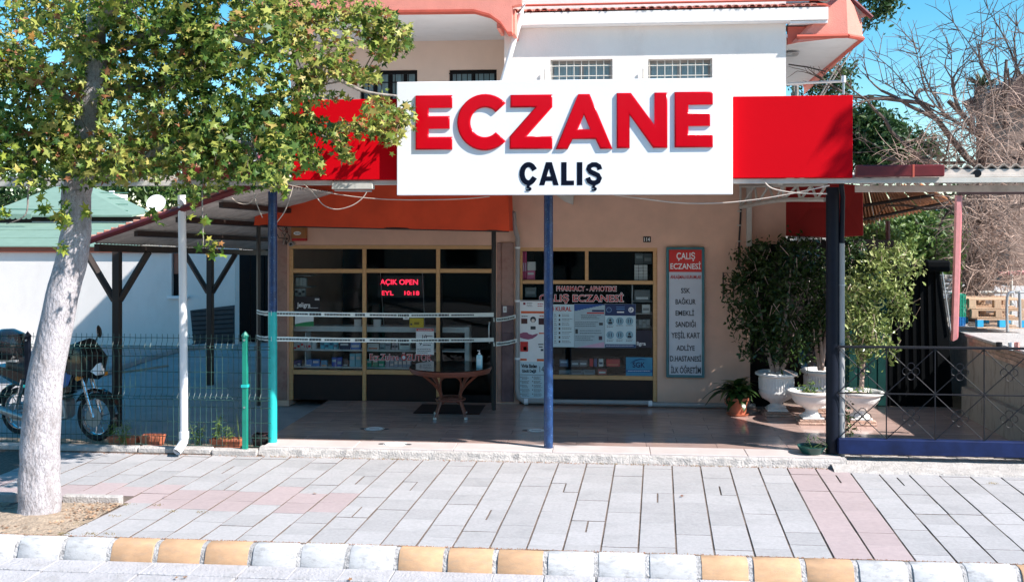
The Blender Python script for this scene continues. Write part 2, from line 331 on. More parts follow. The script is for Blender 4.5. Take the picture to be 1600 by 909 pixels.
# text ---------------------------------------------------------------
def textmesh(body, x0, x1, z0, z1, y, depth=0.003, bold=0.0):
    cu = bpy.data.curves.new('lettering', 'FONT'); cu.body = body; cu.size = 1; cu.extrude = 0.0; cu.offset = bold; cu.fill_mode = 'FRONT'
    cu.resolution_u = 4
    o = bpy.data.objects.new('tmp', cu); COL.objects.link(o); dg = bpy.context.evaluated_depsgraph_get()
    me = bpy.data.meshes.new_from_object(o.evaluated_get(dg)); bpy.data.objects.remove(o)
    n = len(me.vertices); co = np.empty(n*3); me.vertices.foreach_get('co', co); co = co.reshape(-1, 3)
    mn = co.min(0); mx = co.max(0)
    q = np.zeros_like(co); q[:, 0] = x0+(co[:, 0]-mn[0])/(mx[0]-mn[0])*(x1-x0); q[:, 2] = z0+(co[:, 1]-mn[1])/(mx[1]-mn[1])*(z1-z0); q[:, 1] = y
    me.vertices.foreach_set('co', q.ravel())
    if depth:
        bm = bmesh.new(); bm.from_mesh(me)
        r = bmesh.ops.extrude_face_region(bm, geom=bm.faces[:])
        bmesh.ops.translate(bm, verts=[g for g in r['geom'] if isinstance(g, bmesh.types.BMVert)], vec=(0, -depth, 0))
        bm.to_mesh(me); bm.free()
    me.polygons.foreach_set('use_smooth', [False]*len(me.polygons)); me.materials.clear(); return me
def text(body, px0, px1, py0, py1, Y, m, parent, depth=0.003, bold=0.02, name='lettering'):
    a, b, c, d = RECT(px0, px1, py0, py1, Y)
    return put(name, textmesh(body, a, b, c, d, Y, depth, bold), m, parent)
def slab(px0, px1, py0, py1, Y, t=0.004, mb=None):       # rectangle of the photo as a thin slab whose FRONT face stands at Y
    a, b, c, d = RECT(px0, px1, py0, py1, Y); mb = mb or MB(); return mb.box(a, b, Y, Y+t, c, d)
# leaves ---------------------------------------------------------------
def star_leaf():
    v = [(0, 0, 0)]; ang = [90, 60, 28, -4, -42, -90, -138, -176, 152, 120]; rad = [1.0, .42, .92, .38, .66, .22, .66, .38, .92, .42]
    for a, r in zip(ang, rad): v.append((r*math.cos(R(a)), r*math.sin(R(a))+.0, -0.18*r*r))
    return np.array(v), [(0, i+1, (i+1) % 10+1) for i in range(10)]
def star_leaf2():
    v, f = star_leaf(); v = v.copy(); v[:, 2] = -0.55*v[:, 1]**2+0.25*np.abs(v[:, 0]); v[:, 0] *= .8; return v, f
def oval_leaf():
    v = [(0, -1, 0), (.38, -.3, .06), (.30, .45, .02), (0, 1, -.25), (-.30, .45, .02), (-.38, -.3, .06), (0, 0, -.04)]
    return np.array(v), [(6, i, (i+1) % 6) for i in range(6)]
def rot_mats(n, up=0.6, bias=None):
    nrm = rng.normal(size=(n, 3)); 
    if bias is not None: nrm += np.array(bias)*up*2
    nrm /= np.linalg.norm(nrm, axis=1)[:, None]
    t = rng.normal(size=(n, 3)); t -= (t*nrm).sum(1)[:, None]*nrm; t /= np.linalg.norm(t, axis=1)[:, None]
    b = np.cross(nrm, t); return np.stack([t, b, nrm], axis=2)
def leafcloud(name, pos, size, tpl, m, parent, bias=(0.3, -0.6, 0.8), up=0.6, tint=None, kind='stuff', label=None):
    V, Fc = tpl; n = len(pos); Mx = rot_mats(n, up, bias); s = size*rng.uniform(0.55, 1.35, n)
    vv = np.einsum('nij,kj->nki', Mx, V)*s[:, None, None]+pos[:, None, :]
    k = len(V); f = (np.array(Fc)[None]+(np.arange(n)*k)[:, None, None]).reshape(-1, 3)
    me = bpy.data.meshes.new(name); me.vertices.add(n*k); me.vertices.foreach_set('co', vv.ravel())
    me.loops.add(len(f)*3); me.loops.foreach_set('vertex_index', f.ravel().astype(np.int32)); me.polygons.add(len(f)); me.polygons.foreach_set('loop_start', np.arange(0, len(f)*3, 3, dtype=np.int32))
    me.update(calc_edges=True); me.validate()
    a = me.attributes.new('tint', 'FLOAT', 'POINT'); tt = tint if tint is not None else rng.uniform(0, 1, n); a.data.foreach_set('value', np.repeat(tt, k).astype(np.float32))
    return put(name, me, m, parent, label, kind)
def ellipsoid_pts(n, c, r, shell=0.5):
    d = rng.normal(size=(n, 3)); d /= np.linalg.norm(d, axis=1)[:, None]; q = rng.uniform(shell**3, 1, n)**(1/3)
    return np.array(c)+d*q[:, None]*np.array(r)
def corrugated(p00, p10, p01, p11, waves, amp, nrm=(0, 0, 1), th=0.004, sub=6):
    # p00->p10 runs across the waves, p00->p01 along them
    mb = MB(); n = waves*sub; p00, p10, p01, p11 = map(Vector, (p00, p10, p01, p11)); nrm = Vector(nrm); vs_ = []
    for i in range(n+1):
        t = i/n; h = math.sin(t*waves*2*math.pi)*amp
        vs_ += [p00.lerp(p10, t)+nrm*h, p01.lerp(p11, t)+nrm*h, p00.lerp(p10, t)+nrm*(h+th), p01.lerp(p11, t)+nrm*(h+th)]
    fs = []
    for i in range(n):
        a = i*4; b = a+4; fs += [(a, a+1, b+1, b), (a+2, b+2, b+3, a+3), (a, b, b+2, a+2), (a+1, a+3, b+3, b+1)]
    return mb.add(vs_, fs)
def wall_holes(x0, x1, z0, z1, holes, y0, y1, mb=None):
    mb = mb or MB(); xs = sorted({x0, x1, *[h[0] for h in holes], *[h[1] for h in holes]}); 
    xs = [x for x in xs if x0 <= x <= x1]
    for a, b in zip(xs, xs[1:]):
        m = (a+b)/2; hz = sorted([(h[2], h[3]) for h in holes if h[0] < m < h[1]]); z = z0
        for (p, q) in hz:
            if p > z: mb.box(a, b, y0, y1, z, p)
            z = max(z, q)
        if z < z1: mb.box(a, b, y0, y1, z, z1)
    return mb
# ================================================================ THE SETTING
YK, YS, YF = 9.30, 12.75, 16.20        # kerb line, step line, shop front
FZ = 0.12                              # patio level
gm = MB(); gm.box(-300, 300, -40, 900, -0.5, -0.30); struct('ground', gm, M_ground)
gm = MB(); gm.box(-60, 60, -30, 8.62, -0.29, -0.185); struct('road', gm, M_road)
# pavement: bed + one object per paver
bed = MB(); bed.box(-20, 20, YK-0.06, YS+0.12, -0.28, -0.008)
pave = struct('pavement', bed, M_joint)
K = [422.1, 478.8, 536.2, 593.3, 649.7, 706.3, 764.3, 822, 879, 938, 997, 1057, 1117, 1180, 1240.8, 1303.6, 1366.6, 1431, 1495.7, 1560]
S = [579.5, 621.6, 662, 703.5, 746, 787, 830, 873, 917, 961, 1005.6, 1049.8, 1094, 1139, 1184, 1229, 1273, 1324, 1366.6, 1412.5]
xk = [X(p, YK) for p in K]; xs_ = [X(p, YS) for p in S]
wk = (xk[-1]-xk[0])/19; ws = (xs_[-1]-xs_[0])/19
jl = [(xk[0]-wk*i, xs_[0]-ws*i) for i in range(12, 0, -1)]+list(zip(xk, xs_))+[(xk[-1]+wk*i, xs_[-1]+ws*i) for i in range(1, 9)]
def jx(i, y): a, b = jl[i]; return a+(b-a)*(y-YK)/(YS-YK)
tx = X(175, 10.6)
def pit_edge(y): return X(92, YK)+(y-YK)*((X(190, 10.35)-X(92, YK))/(10.35-YK))     # right edge of the tree pit
npv = 0
def paver(i, y0, y1, fx0=0.0, fx1=1.0, pink=False):
    global npv
    g = 0.0085; dz = random.uniform(-0.004, 0.003)
    A = [(jx(i, y0), y0), (jx(i+1, y0), y0), (jx(i+1, y1), y1), (jx(i, y1), y1)]
    L0, R0, R1, L1 = [Vector((x, y, 0)) for x, y in A]
    h = 0.0018; a = L0.lerp(R0, fx0)+Vector((g, h, 0)); b = L0.lerp(R0, fx1)+Vector((-g, h, 0)); c = L1.lerp(R1, fx1)+Vector((-g, -h, 0)); d = L1.lerp(R1, fx0)+Vector((g, -h, 0))
    # clip against the tree pit
    if y0 < 10.38:
        e0, e1 = pit_edge(y0)+0.02, pit_edge(min(y1, 10.35))+0.02
        if b.x < e0+0.03 and c.x < e1+0.03: return
        a.x = max(a.x, min(e0, b.x-.02)); d.x = max(d.x, min(e1, c.x-.02))
    ctr = (a+b+c+d)/4; q = [p-ctr for p in (a, b, c, d)]
    mb = MB(); n = [Vector((p.x, p.y, -0.03)) for p in q]; t1 = [Vector((p.x, p.y, -0.002+dz)) for p in q]; t2 = [Vector((p.x*0.99, p.y*0.99, dz+random.uniform(-.0015, .0015))) for p in q]
    mb.add(n+t1+t2, [(0, 1, 5, 4), (1, 2, 6, 5), (2, 3, 7, 6), (3, 0, 4, 7), (4, 5, 9, 8), (5, 6, 10, 9), (6, 7, 11, 10), (7, 4, 8, 11), (8, 9, 10, 11)])
    me = bpy.data.meshes.new('paver'); me.from_pydata(mb.v, [], mb.f); npv += 1
    me.materials.append(M_paverpink if pink else M_paver); me.materials.append(M_joint)
    for f_ in range(4): me.polygons[f_].material_index = 1
    put('paver', me, None, pave, loc=ctr)
split = {(17, 3), (20, 2), (14, 5), (24, 6), (12, 6), (28, 7), (30, 7), (13, 2), (8, 5), (7, 7), (19, 6), (22, 5)}
for i in range(len(jl)-1):
    off = random.uniform(0.0, 0.36); rows = 9; d = (YS-YK)/rows
    if X(0, 10)-1.0 > jx(i+1, YK) and X(0, 10)-1.2 > jx(i+1, YS): continue
    ys = [YK+0.004]+[YK+off+d*k for k in range(rows+1) if YK+off+d*k < YS-0.08 and YK+off+d*k > YK+0.10]+[YS-0.004]
    for k, (a, b) in enumerate(zip(ys, ys[1:])):
        if jx(i+1, (a+b)/2) < X(0, (a+b)/2)-0.3 or jx(i, (a+b)/2) > X(1600, (a+b)/2)+1.2: continue
        m = (a+b)/2; pink = (10.42 < m < 11.15 and i < 13) or (i in (27, 28))
        sp = (i, k) in split
        if sp: paver(i, a, b, 0, .5, pink); paver(i, a, b, .5, 1, pink)
        else: paver(i, a, b, 0, 1, pink)
print('pavers', npv)
# tree pit with its small edging
mb = MB(); n = 30
pit_x0 = X(-60, 9.6)-0.8
vs_ = []; fs = []; W_, H_ = 26, 16
for j in range(H_+1):
    y = YK+0.0+j*(10.38-YK)/H_
    xr = pit_edge(y)
    for i in range(W_+1):
        x = pit_x0+(xr-pit_x0)*i/W_; vs_.append((x, y, -0.005+0.02*math.sin(x*3+y)*math.sin(y*5)+random.uniform(-.008, .008)+0.03*math.exp(-((x-X(62, 10))**2+(y-10.0)**2)*3)))
for j in range(H_):
    for i in range(W_): a = j*(W_+1)+i; fs.append((a, a+1, a+W_+2, a+W_+1))
mb.add(vs_, fs); struct('tree_pit', mb, M_soil)
edging = thing('pit_edging', 'low grey concrete edging at the back of the tree pit', 'edging', (X(150, 10.4), 10.4, 0))
for a, b in ((-40, 28), (100, 190)):
    mb = MB(); mb.bbox(X(a, 10.42), X(b, 10.42), 10.38, 10.47, -0.05, 0.085, 0.012); part('edging_stone', mb, M_conc, edging)
# kerb stones
kerb = struct('kerb', MB().box(-20, 20, YK-0.30, YK-0.05, -0.28, -0.20), M_joint)
gut = struct('gutter', MB().box(-20, 20, 8.2, YK-0.30, -0.28, -0.21), M_joint)
x172 = X(172, YK-0.15); ks = (X(1092, YK-0.15)-x172)/12
prof = [(YK-0.012, -0.2), (YK-0.012, -0.004), (YK-0.02, 0.004), (YK-0.10, 0.002), (YK-0.135, -0.010), (YK-0.165, -0.04), (YK-0.205, -0.14), (YK-0.215, -0.2)]
for i in range(-6, 22):
    x0 = x172+ks*i; w = ks-0.05; col = M_kerbo if (i % 6) < 3 else M_kerbw
    jit = random.uniform(-.006, .006); tw = random.uniform(-.004, .004)
    mb = MB(); vs_ = []; m = len(prof)
    for t, sh in ((0, .975), (.012, 1), (.5, 1), (.988, 1), (1, .975)):
        for (y, z) in prof:
            yy = YK-0.1+(y-(YK-0.1))*sh; vs_.append(((t-.5)*w, yy-YK+jit+random.uniform(-.002, .002)+tw*t, z*(sh if z > -.1 else 1)-(1-sh)*.08+random.uniform(-.0015, .0015)))
    fs = [(a*m+k, a*m+k+1, (a+1)*m+k+1, (a+1)*m+k) for a in range(4) for k in range(m-1)]+[tuple(range(m)), tuple(range(4*m, 5*m))[::-1]]
    mb.add(vs_, fs); part('kerb_stone', mb, col, kerb, smooth=True, loc=(x0+ks/2, YK, 0))
    mb2 = MB(); mb2.add([(t, y-YK+(.007 if y > YK-.1 else .010)*(1 if y < YK-.05 else 0)+random.uniform(-.002, .002), z-(.006 if z > -.1 else 0)) for t in (-.026, .026) for (y, z) in prof], [(k, k+1, m+k+1, m+k) for k in range(m-1)]); part('mortar_joint', mb2, M_kmort, kerb, loc=(x0, YK, 0))
    if i % 1 == 0:
        mb = MB(); mb.bbox(-ks/2+.002, ks/2-.002, -0.30, 0.0, -0.05, 0.0, 0.006)
        o = part('gutter_slab', mb, M_gutter, gut, loc=(x0+ks/2+random.uniform(-.01, .01), YK-0.215, -0.150+random.uniform(-.003, .003)))
        mb = MB(); mb.bbox(-ks/2+.002, ks/2-.002, -0.32, 0.0, -0.05, 0.0, 0.006)
        part('gutter_slab', mb, M_gutter, gut, loc=(x0+ks/2+random.uniform(-.01, .01), YK-0.52, -0.158+random.uniform(-.003, .003)))
# step / threshold
XL = X(412, 12.8); XR = X(1316, 12.8)
mb = MB(); n = 90; vs_ = []; fs = []
for i in range(n+1):
    x = XL-0.05+(XR-XL+0.1)*i/n; j = lambda s: random.uniform(-s, s)
    vs_ += [(x, YS-0.02+j(.015), -0.02), (x, YS+0.0+j(.012), 0.03+j(.008)), (x, YS+0.02+j(.01), 0.085+j(.008)), (x, YS+0.05+j(.008), 0.108), (x, YS+0.13, 0.112), (x, YS+0.13, -0.1)]
for i in range(n):
    for k in range(5): a = i*6+k; fs.append((a, a+6, a+7, a+1))
mb.add(vs_, fs); struct('step_edge', mb, M_conc)
th = struct('threshold', MB().box(XL, XR, YS+0.131, YS+0.42, -0.1, 0.10), M_joint)
xx = XL
while xx < XR-0.1:
    w = min(random.uniform(1.15, 1.3), XR-xx); mb = MB(); mb.bbox(-w/2+.003, w/2-.003, -0.2, 0.2, -0.04, 0.0, .005)
    part('threshold_slab', mb, M_thresh, th, loc=(xx+w/2, YS+0.245, FZ+0.004+random.uniform(-.001, .001))); xx += w
# patio floor tiles
pf = struct('patio_floor', MB().box(XL-0.1, 5.35, YS+0.42, YF+3.0, -0.2, FZ-0.012), M_joint)
y = YS+0.447; row = 0; nt_ = 0
while y < YF+0.02:
    x = XL-0.1+(0.0 if row % 2 else -0.45)*0.9; 
    while x < 5.3:
        a, b = max(x, XL-0.1), min(x+0.9, 5.33)
        if b-a > 0.05:
            mb = MB(); dz = random.uniform(-.0008, .0008); mb.bbox(-(b-a)/2+.002, (b-a)/2-.002, -.148, .148, -.01, dz, .0015)
            part('floor_tile', mb, M_floor, pf, loc=((a+b)/2, y+.15, FZ)); nt_ += 1
        x += 0.9
    y += 0.3; row += 1
print('tiles', nt_)
# right hand concrete apron and left fence kerb
mb = MB(); vs_ = []; fs = []; n = 40
for i in range(n+1):
    x = X(1300, 12.7)+4.5*i/n; j = lambda s: random.uniform(-s, s)
    vs_ += [(x, YS-0.22+j(.02)-0.15*i/n, -0.02), (x, YS-0.18+j(.02)-0.15*i/n, 0.02+j(.004)), (x, YS-0.05, 0.045+j(.004)), (x, YS+0.15, 0.07+j(.004)), (x, YS+0.5, 0.08)]
for i in range(n):
    for k in range(4): a = i*5+k; fs.append((a, a+5, a+6, a+1))
mb.add(vs_, fs); struct('concrete_apron', mb, M_conc)
lk = struct('fence_kerb', MB().box(-16, XL, YS-0.02, YS+0.12, -0.1, 0.02), M_joint)
x = -14.0
while x < XL-0.06:
    w = min(random.uniform(.8, 1.1), XL-0.055-x); mb = MB(); mb.bbox(-w/2+.004, w/2-.004, -.07, .07, -.11, .0, .018)
    part('kerb_stone', mb, M_conc, lk, loc=(x+w/2, YS+.05+random.uniform(-.012, .012), .085+random.uniform(-.012, .006))); x += w
mb = MB(); mb.box(-30, XL-.1, YS+.12, 13.5, -.2, .012); struct('soil_strip', mb, M_soil)
mb = MB(); vs_ = [(-40, 13.5, .008), (-4.9, 13.5, .008), (-4.9, 24, .008), (-40, 24, .008), (-40, 60, .008), (-4.9, 60, .008)]
mb.box(-40, XL-.1, 13.5, 60, -.2, .008); struct('driveway', mb, M_drive)
# low asphalt kerb in front of the outbuilding
mb = MB(); pts = [G(150, 590), G(230, 563), G(280, 549), G(330, 545), G(400, 548)]; mb.tube([p+Vector((0, 0, .03)) for p in pts], .11, 8)
struct('driveway_kerb', mb, M_drive, smooth=True)
mb = MB(); pts = [G(185, 584), G(215, 580), G(262, 573)]; mb.tube([p for p in pts], .05, 6); struct('drain_edge', mb, M_soil)

# ================================================================ PHARMACY BUILDING
B = thing('pharmacy_building', 'two storey pharmacy building with beige ground floor, white upper wall and salmon eaves', 'building', (0, YF, 0))
xl = X(432, YF); xr = X(1228, YF)
Lx0, Lx1, Lz0, Lz1 = RECT(451, 775, 383, 625, YF); Lz0 = FZ
Rx0, Rx1, Rz0, Rz1 = RECT(811, 1027, 387, 628, YF); Rz0 = FZ
Dx0, Dx1 = X(1172, YF), xr; Dz = Z(1200, 378, YF)
wall_top = 3.66
part('wall', wall_holes(xl, xr, FZ-.1, wall_top, [(Lx0, Lx1, FZ-.1, Lz1), (Rx0, Rx1, FZ-.1, Rz1), (Dx0, Dx1+.01, FZ-.1, Dz)], YF, YF+.25), M_wallbeige, B, label='beige ground floor wall')
# upper storey
ux0 = X(788, YF); ut = Z(1000, 27, YF)
win = [RECT(860, 957, 93, 124+25, YF), RECT(1013, 1113, 92, 123+25, YF)]
part('wall', wall_holes(ux0, xr, wall_top+.002, 7.2, [(a, b, c, d) for a, b, c, d in win], YF-.004, YF+.25), M_wallwhite, B, label='white upper wall')
YR = 17.9
wl = [RECT(563, 652, 110, 190, YR), RECT(702, 776, 109, 190, YR)]
part('wall', wall_holes(xl-.3, ux0, wall_top, 6.6, wl, YR, YR+.25), M_wallcream, B, label='cream recessed upper wall')
part('side_wall', MB().box(ux0-.002, ux0+.2, YF+.25, YR+.2, wall_top, 7.0), M_wallcream, B)
part('balcony_floor', MB().box(xl-.3, ux0-.01, YF+.0, YR+.1, wall_top-.0, wall_top+.15), M_wallwhite, B)
part('side_wall', MB().box(xl, xl+.2, YF+.26, 24, -.1, wall_top), M_wallbeige, B)
part('side_wall', MB().box(xr-.2, xr-.004, YF+.26, 24, FZ+.0, 7.0), M_wallwhite, B)
def window(nm, r, Y, mframe, inset, mull, hb, lbl=None):
    a, b, c, d = r; fr = MB(); t = .05; yy = Y+inset
    fr.box(a, b, yy, yy+.05, d-t, d); fr.box(a, b, yy, yy+.05, c, c+t); fr.box(a, a+t, yy+.001, yy+.051, c+t, d-t); fr.box(b-t, b, yy+.001, yy+.051, c+t, d-t)
    for u in mull: fr.box(a+(b-a)*u-.035, a+(b-a)*u+.035, yy-.001, yy+.049, c+t, d-t)
    w = part('window', fr, mframe, B, label=lbl)
    e = [0]+list(mull)+[1]
    for p, q in zip(e, e[1:]): part('pane', MB().box(a+(b-a)*p+.03, a+(b-a)*q-.03, yy+.02, yy+.026, c+t, d-t), M_winglass, w, loc=(0, 0, 0))
    return w
for r in win:
    w = window('window', r, YF, mat('aged frame', (.25, .24, .23), .6), .16, (.5,), None, 'small white framed window behind an iron grille')
    a, b, c, d = r; g = MB()
    for k in range(9): x = a+.02+(b-a-.04)*k/8; g.tube([(x, YF+.03, c), (x, YF+.03, d-.02)], .007, 5)
    for z in (d-.10, d-.26, d-.42): g.tube([(a, YF+.03, z), (b, YF+.03, z)], .008, 5)
    g.tube([(a-.08, YF-.05, d-.16), (a-.08, YF-.05, d-.9)], .012, 6); g.tube([(a-.08, YF-.05, d-.4), (a+.05, YF+.02, d-.4)], .008, 5)
    part('grille', g, M_offwhite, w, loc=(0, 0, 0))
for k, r in enumerate(wl):
    w = window('window', r, YR, M_darkframe, .06, (.25, .52, .78) if k == 0 else (.5,), None, 'dark framed window with scrolled iron grille')
    a, b, c, d = r; g = MB()
    n = 9
    for q in range(n): x = a+.03+(b-a-.06)*q/(n-1); g.tube([(x, YR-.02, c), (x, YR-.02, d-.06)], .009, 5)
    for z in (d-.07, d-.22, d-.55, d-.63): g.tube([(a, YR-.02, z), (b, YR-.02, z)], .012, 5)
    for q in range(n-1):
        cx = a+.03+(b-a-.06)*(q+.5)/(n-1)
        g.tube([(cx+.045*(1-t/26)*math.cos(t*.5), YR-.025, d-.46+.045*(1-t/26)*math.sin(t*.5)) for t in range(22)], .005, 4)
    part('grille', g, M_darkframe, w, loc=(0, 0, 0))
# mass of the house behind the front (side walls, roof)
part('side_wall', MB().box(xl-.3, xl-.1, YR+.251, 24.2, wall_top, 7.3), M_wallcream, B); part('rear_wall', MB().box(xl-.3, xr-.2, 24.2, 24.4, FZ, 7.3), M_wallcream, B)
part('roof_slab', MB().box(xl-.5, xr+.1, YR+.3, 24.5, 7.3, 7.45), M_redpaint, B)
# main eave on the right half: soffit, white fascia, tiles
ex0, ex1 = X(797, YF-.1), X(1292, YF-.1)
part('soffit', MB().box(ex0, X(1232, YF), YF-.20, YF-.008, Z(1000, 41, YF)+0.0, Z(1000, 41, YF)+.03), M_soffit, B)
part('fascia', MB().box(ex0, ex1, YF-.21, YF-.002, Z(1000, 36, YF-.21), Z(1000, 17, YF-.21)), M_wallwhite, B)
part('soffit', MB().box(X(1232, YF), ex1, YF-.174, YF+.5, Z(1250, 40, YF), Z(1250, 36, YF)-.002), M_soffit, B)
roof = part('roof', MB().prism([(ex0, YF-.21, Z(1000, 14, YF-.18)), (ex0, YF-.21, Z(1000, 17, YF-.1)+.004), (ex0, YF+3, Z(1000, 14, YF)+.3), (ex0, YF+3, Z(1000, 14, YF)+.9)], (ex1-ex0, 0, 0)), M_redpaint, B)
# tile ends along the eave
tl = MB(); 
for (r0, yy, zz) in ((.055, 0, 0), (.062, .32, .10)): pass
vs_ = []; n = 7
for (r0, yy, zz) in ((.058, 0, 0), (.062, .34, .07)):
    for rr in (r0, r0-.014):
        for k in range(n): a = math.pi*k/(n-1); vs_.append((math.cos(a)*rr, yy, math.sin(a)*rr*.75+zz))
fs = [(k, k+1, 2*n+k+1, 2*n+k) for k in range(n-1)]+[(n+k, 3*n+k, 3*n+k+1, n+k+1) for k in range(n-1)]+[(k, n+k, n+k+1, k+1) for k in range(n-1)]
tl.add(vs_, fs); tme = tl.mesh('tile', True)
tz = Z(1000, 15, YF-.21)
nx = int((ex1-ex0-.05)/.118)
for i in range(nx):
    put('tile', tme, M_tile, roof, loc=(ex0+.08+i*.118+random.uniform(-.008, .008), YF-.215+random.uniform(-.02, .01), tz+random.uniform(-.008, .006)+.0))
part('upper_gutter', MB().tube([(ex0, YF-.19, tz+.10), (ex1, YF-.19, tz+.10)], .018, 8), M_redpaint, B)
part('parapet', MB().box(ex0-.3, ex1-.2, YF+.25, YF+.5, tz+.11, tz+1.2), M_wallwhite, B)
# left salmon balcony front with bracket
YB = 15.4
zb = Z(700, 18, YB)
pl = [P(395, 20, YB), P(740, 15, YB), P(765, 22, YB), P(782, 34, YB), P(793, 50, YB), P(800, 50, YB), P(800, 10, YB), P(815, 6, YB), P(815, -90, YB), P(395, -90, YB)]
part('balcony_front', MB().prism(pl, (0, .16, 0)), M_pink, B)
rim = [P(395, 18.5, YB), P(740, 15.0, YB), P(765, 22, YB), P(782, 34, YB), P(793, 50, YB), P(800, 50, YB)]
mb = MB()
for a, b in zip(rim, rim[1:]):
    mb.prism([a+Vector((0, -.012, 0)), b+Vector((0, -.012, 0)), b+Vector((0, -.012, -.035)), a+Vector((0, -.012, -.035))], (0, .2, 0))
part('rim_moulding', mb, M_redpaint, B)
zs = Z(700, 64, YR)
part('soffit', MB().box(xl-.3, ux0, YB+.16, YR-.002, zs, zs+.06), M_soffit, B)
mb = MB(); mb.box(ux0-.05, ux0+.0, YB+.16, YF-.0, zs-.25, zs-.003); part('bracket', mb, M_pink, B)
part('bracket', MB().box(X(797, YB), X(803, YB), YB+.161, YF-.006, Z(800, 50, YB), Z(800, 12, YB)), M_pink, B)
# right salmon eave return
Y0 = 16.10
q = [P(1232, 68, Y0), P(1252, 66, Y0), P(1325, 57, Y0-.05), P(1347, 64, Y0+.2)]
top = [P(1298, 8, Y0), P(1322, -6, Y0-.05), P(1345, 26, Y0+.5)]
mb = MB(); th_ = Vector((0, .12, 0))
a1, a2, a3, a4 = P(1245, 66, Y0), P(1325, 57, Y0), P(1348, 62, Y0+.25), P(1256, 148, 21.8)
b1, b2, b3 = P(1300, 8, Y0), P(1322, -10, Y0), P(1346, 28, Y0+.25)
mb.add([a1, a2, b2, b1], [(0, 1, 2, 3)]); mb.add([a2, a3, b3, b2], [(0, 1, 2, 3)]); mb.add([a3, a4, a4+Vector((0, 0, .45)), b3], [(0, 1, 2, 3)])
bk = [p+Vector((-.12, .14, 0)) for p in (a1, a2, b2, b1)]; mb.add(bk, [(0, 3, 2, 1)]); mb.add([a1, b1, bk[3], bk[0]], [(0, 1, 2, 3)])
part('side_eave', mb, M_pink, B)
mb = MB(); s0 = [P(1232, 70, YF-.0), a1+Vector((0, .1, .0)), a2+Vector((0, .1, 0)), a3, a4, P(1232, 152, 21.8)]
zc_ = a2.z+.015; s0 = [Vector((p.x, p.y, zc_)) for p in s0]
s0[4] = Vector((X(1257, 21.8), 21.8, zc_)); s0[5] = Vector((xr-.2, 21.8, zc_)); s0[0] = Vector((xr-.2, YF+.0, zc_))
mb.prism(s0, (0, 0, .05)); part('soffit', mb, M_soffit, B, label='white soffit under the side eave')
mb = MB(); e = [a1, a2, a3, s0[4]]
for p, r_ in zip(e, e[1:]): mb.tube([Vector((p.x, p.y, zc_-.01)), Vector((r_.x, r_.y, zc_-.01))], .035, 6)
part('rim_moulding', mb, M_redpaint, B)
# red triangle under the side eave and roof edge
part('eave_return', MB().prism([P(1231, 42, YF-.02), P(1274, 42, YF-.02), P(1262, 62, YF-.02), P(1231, 69, YF-.02)], (0, .1, 0)), M_redpaint, B)
mb = MB(); r1, r2 = P(1312, -20, Y0-.1), P(1358, 24, Y0+.2); d_ = (r2-r1)
for k in range(3): o_ = Vector((.045*k, .1*k, .0)); mb.tube([r1+o_+Vector((-.6, 0, .55)), r2+o_], .035, 6)
mb.prism([r1+Vector((-.6, 0, .55)), r2, r2+Vector((.1, 2.5, .3)), r1+Vector((-.5, 2.5, .85))], (0, 0, .05)); part('roof_edge', mb, M_darkred, B)
mb = MB(); c_ = Vector((X(1236, 17.5), 17.5, zc_-.03)); mb.lathe([(.001, -.06), (.10, -.05), (.13, -.02), (.13, .0)], (c_.x, c_.y, c_.z), 16); part('soffit_lamp', mb, M_steel, B)
# diagonal white downpipe
mb = MB(); mb.tube([P(806, 8, YF-.2), P(818, 9, YF-.22), P(815, 22, YF-.22), P(786, 124, YF-.22), P(780, 140, YF-.2)], .043, 12)
part('downpipe', mb, M_pipewhite, B, smooth=True, label='white diagonal downpipe')
# marble pilasters
def marble_panel(px0, px1, py0, py1, m, y=YF-.03):
    a, b, c, d = RECT(px0, px1, py0, py1, YF); c = max(c, FZ); part('marble_panel', MB().bbox(a+.001, b-.001, y, YF-.003, c+.001, d-.001, .003), m, B)
marble_panel(434, 449, 376, 500, M_marble); marble_panel(434, 449, 500, 627, M_marble)
marble_panel(777, 783.5, 379, 627, M_marble)
for a, b, m in ((379, 477, M_marble), (477, 520, M_marbledk), (520, 627, M_marbledk)): marble_panel(784, 803, a, b, m, YF-.04)
# shop windows --------------------------------------------------
SW = part('shop_window', slab(451, 775, 383.5, 389, YF+.02, .06), M_frame, B, label='left shop front of tan frames')
def bar(px0, px1, py0, py1, par, y=YF+.02, t=.06, m=None, nm='frame_bar'):
    a, b, c, d = RECT(px0, px1, py0, py1, YF); c = max(c, FZ+.001); return part(nm, MB().bbox(a, b, y, y+t, c, d, .006), m or M_frame, par, loc=(0, 0, 0))
for a, b in ((451, 457), (565.5, 571.5), (681, 687), (769, 775)): bar(a, b, 389.2, 627, SW, YF+.022)
for a, b in ((457.2, 565.3), (571.7, 680.8), (687.2, 768.8)): bar(a, b, 420, 426.5, SW)
for a, b in ((457.2, 565.3), (571.7, 680.8)): bar(a, b, 578.5, 585.5, SW); bar(a, b, 585.7, 628, SW, YF+.04, .03, M_panelbrown, 'lower_panel')
for a, b, c, d in ((457, 565.5, 389, 420), (571.5, 681, 389, 420), (687, 769, 389, 420), (457, 565.5, 426, 578), (571.5, 681, 426, 578)):
    r = RECT(a, b, c, d, YF); part('pane', MB().box(r[0], r[1], YF+.045, YF+.051, r[2], r[3]), M_glass, SW, loc=(0, 0, 0))
door = part('glass_door', slab(687.5, 768.5, 427, 625, YF+.045, .006), M_glass, B)
a, b, c, d = RECT(687.3, 768.7, 426.8, 624, YF)
mb = MB(); mb.box(a, a+.03, YF+.03, YF+.07, FZ+.004, d); mb.box(b-.03, b, YF+.03, YF+.07, FZ+.004, d); mb.box(a+.031, b-.031, YF+.03, YF+.07, FZ+.004, FZ+.12)
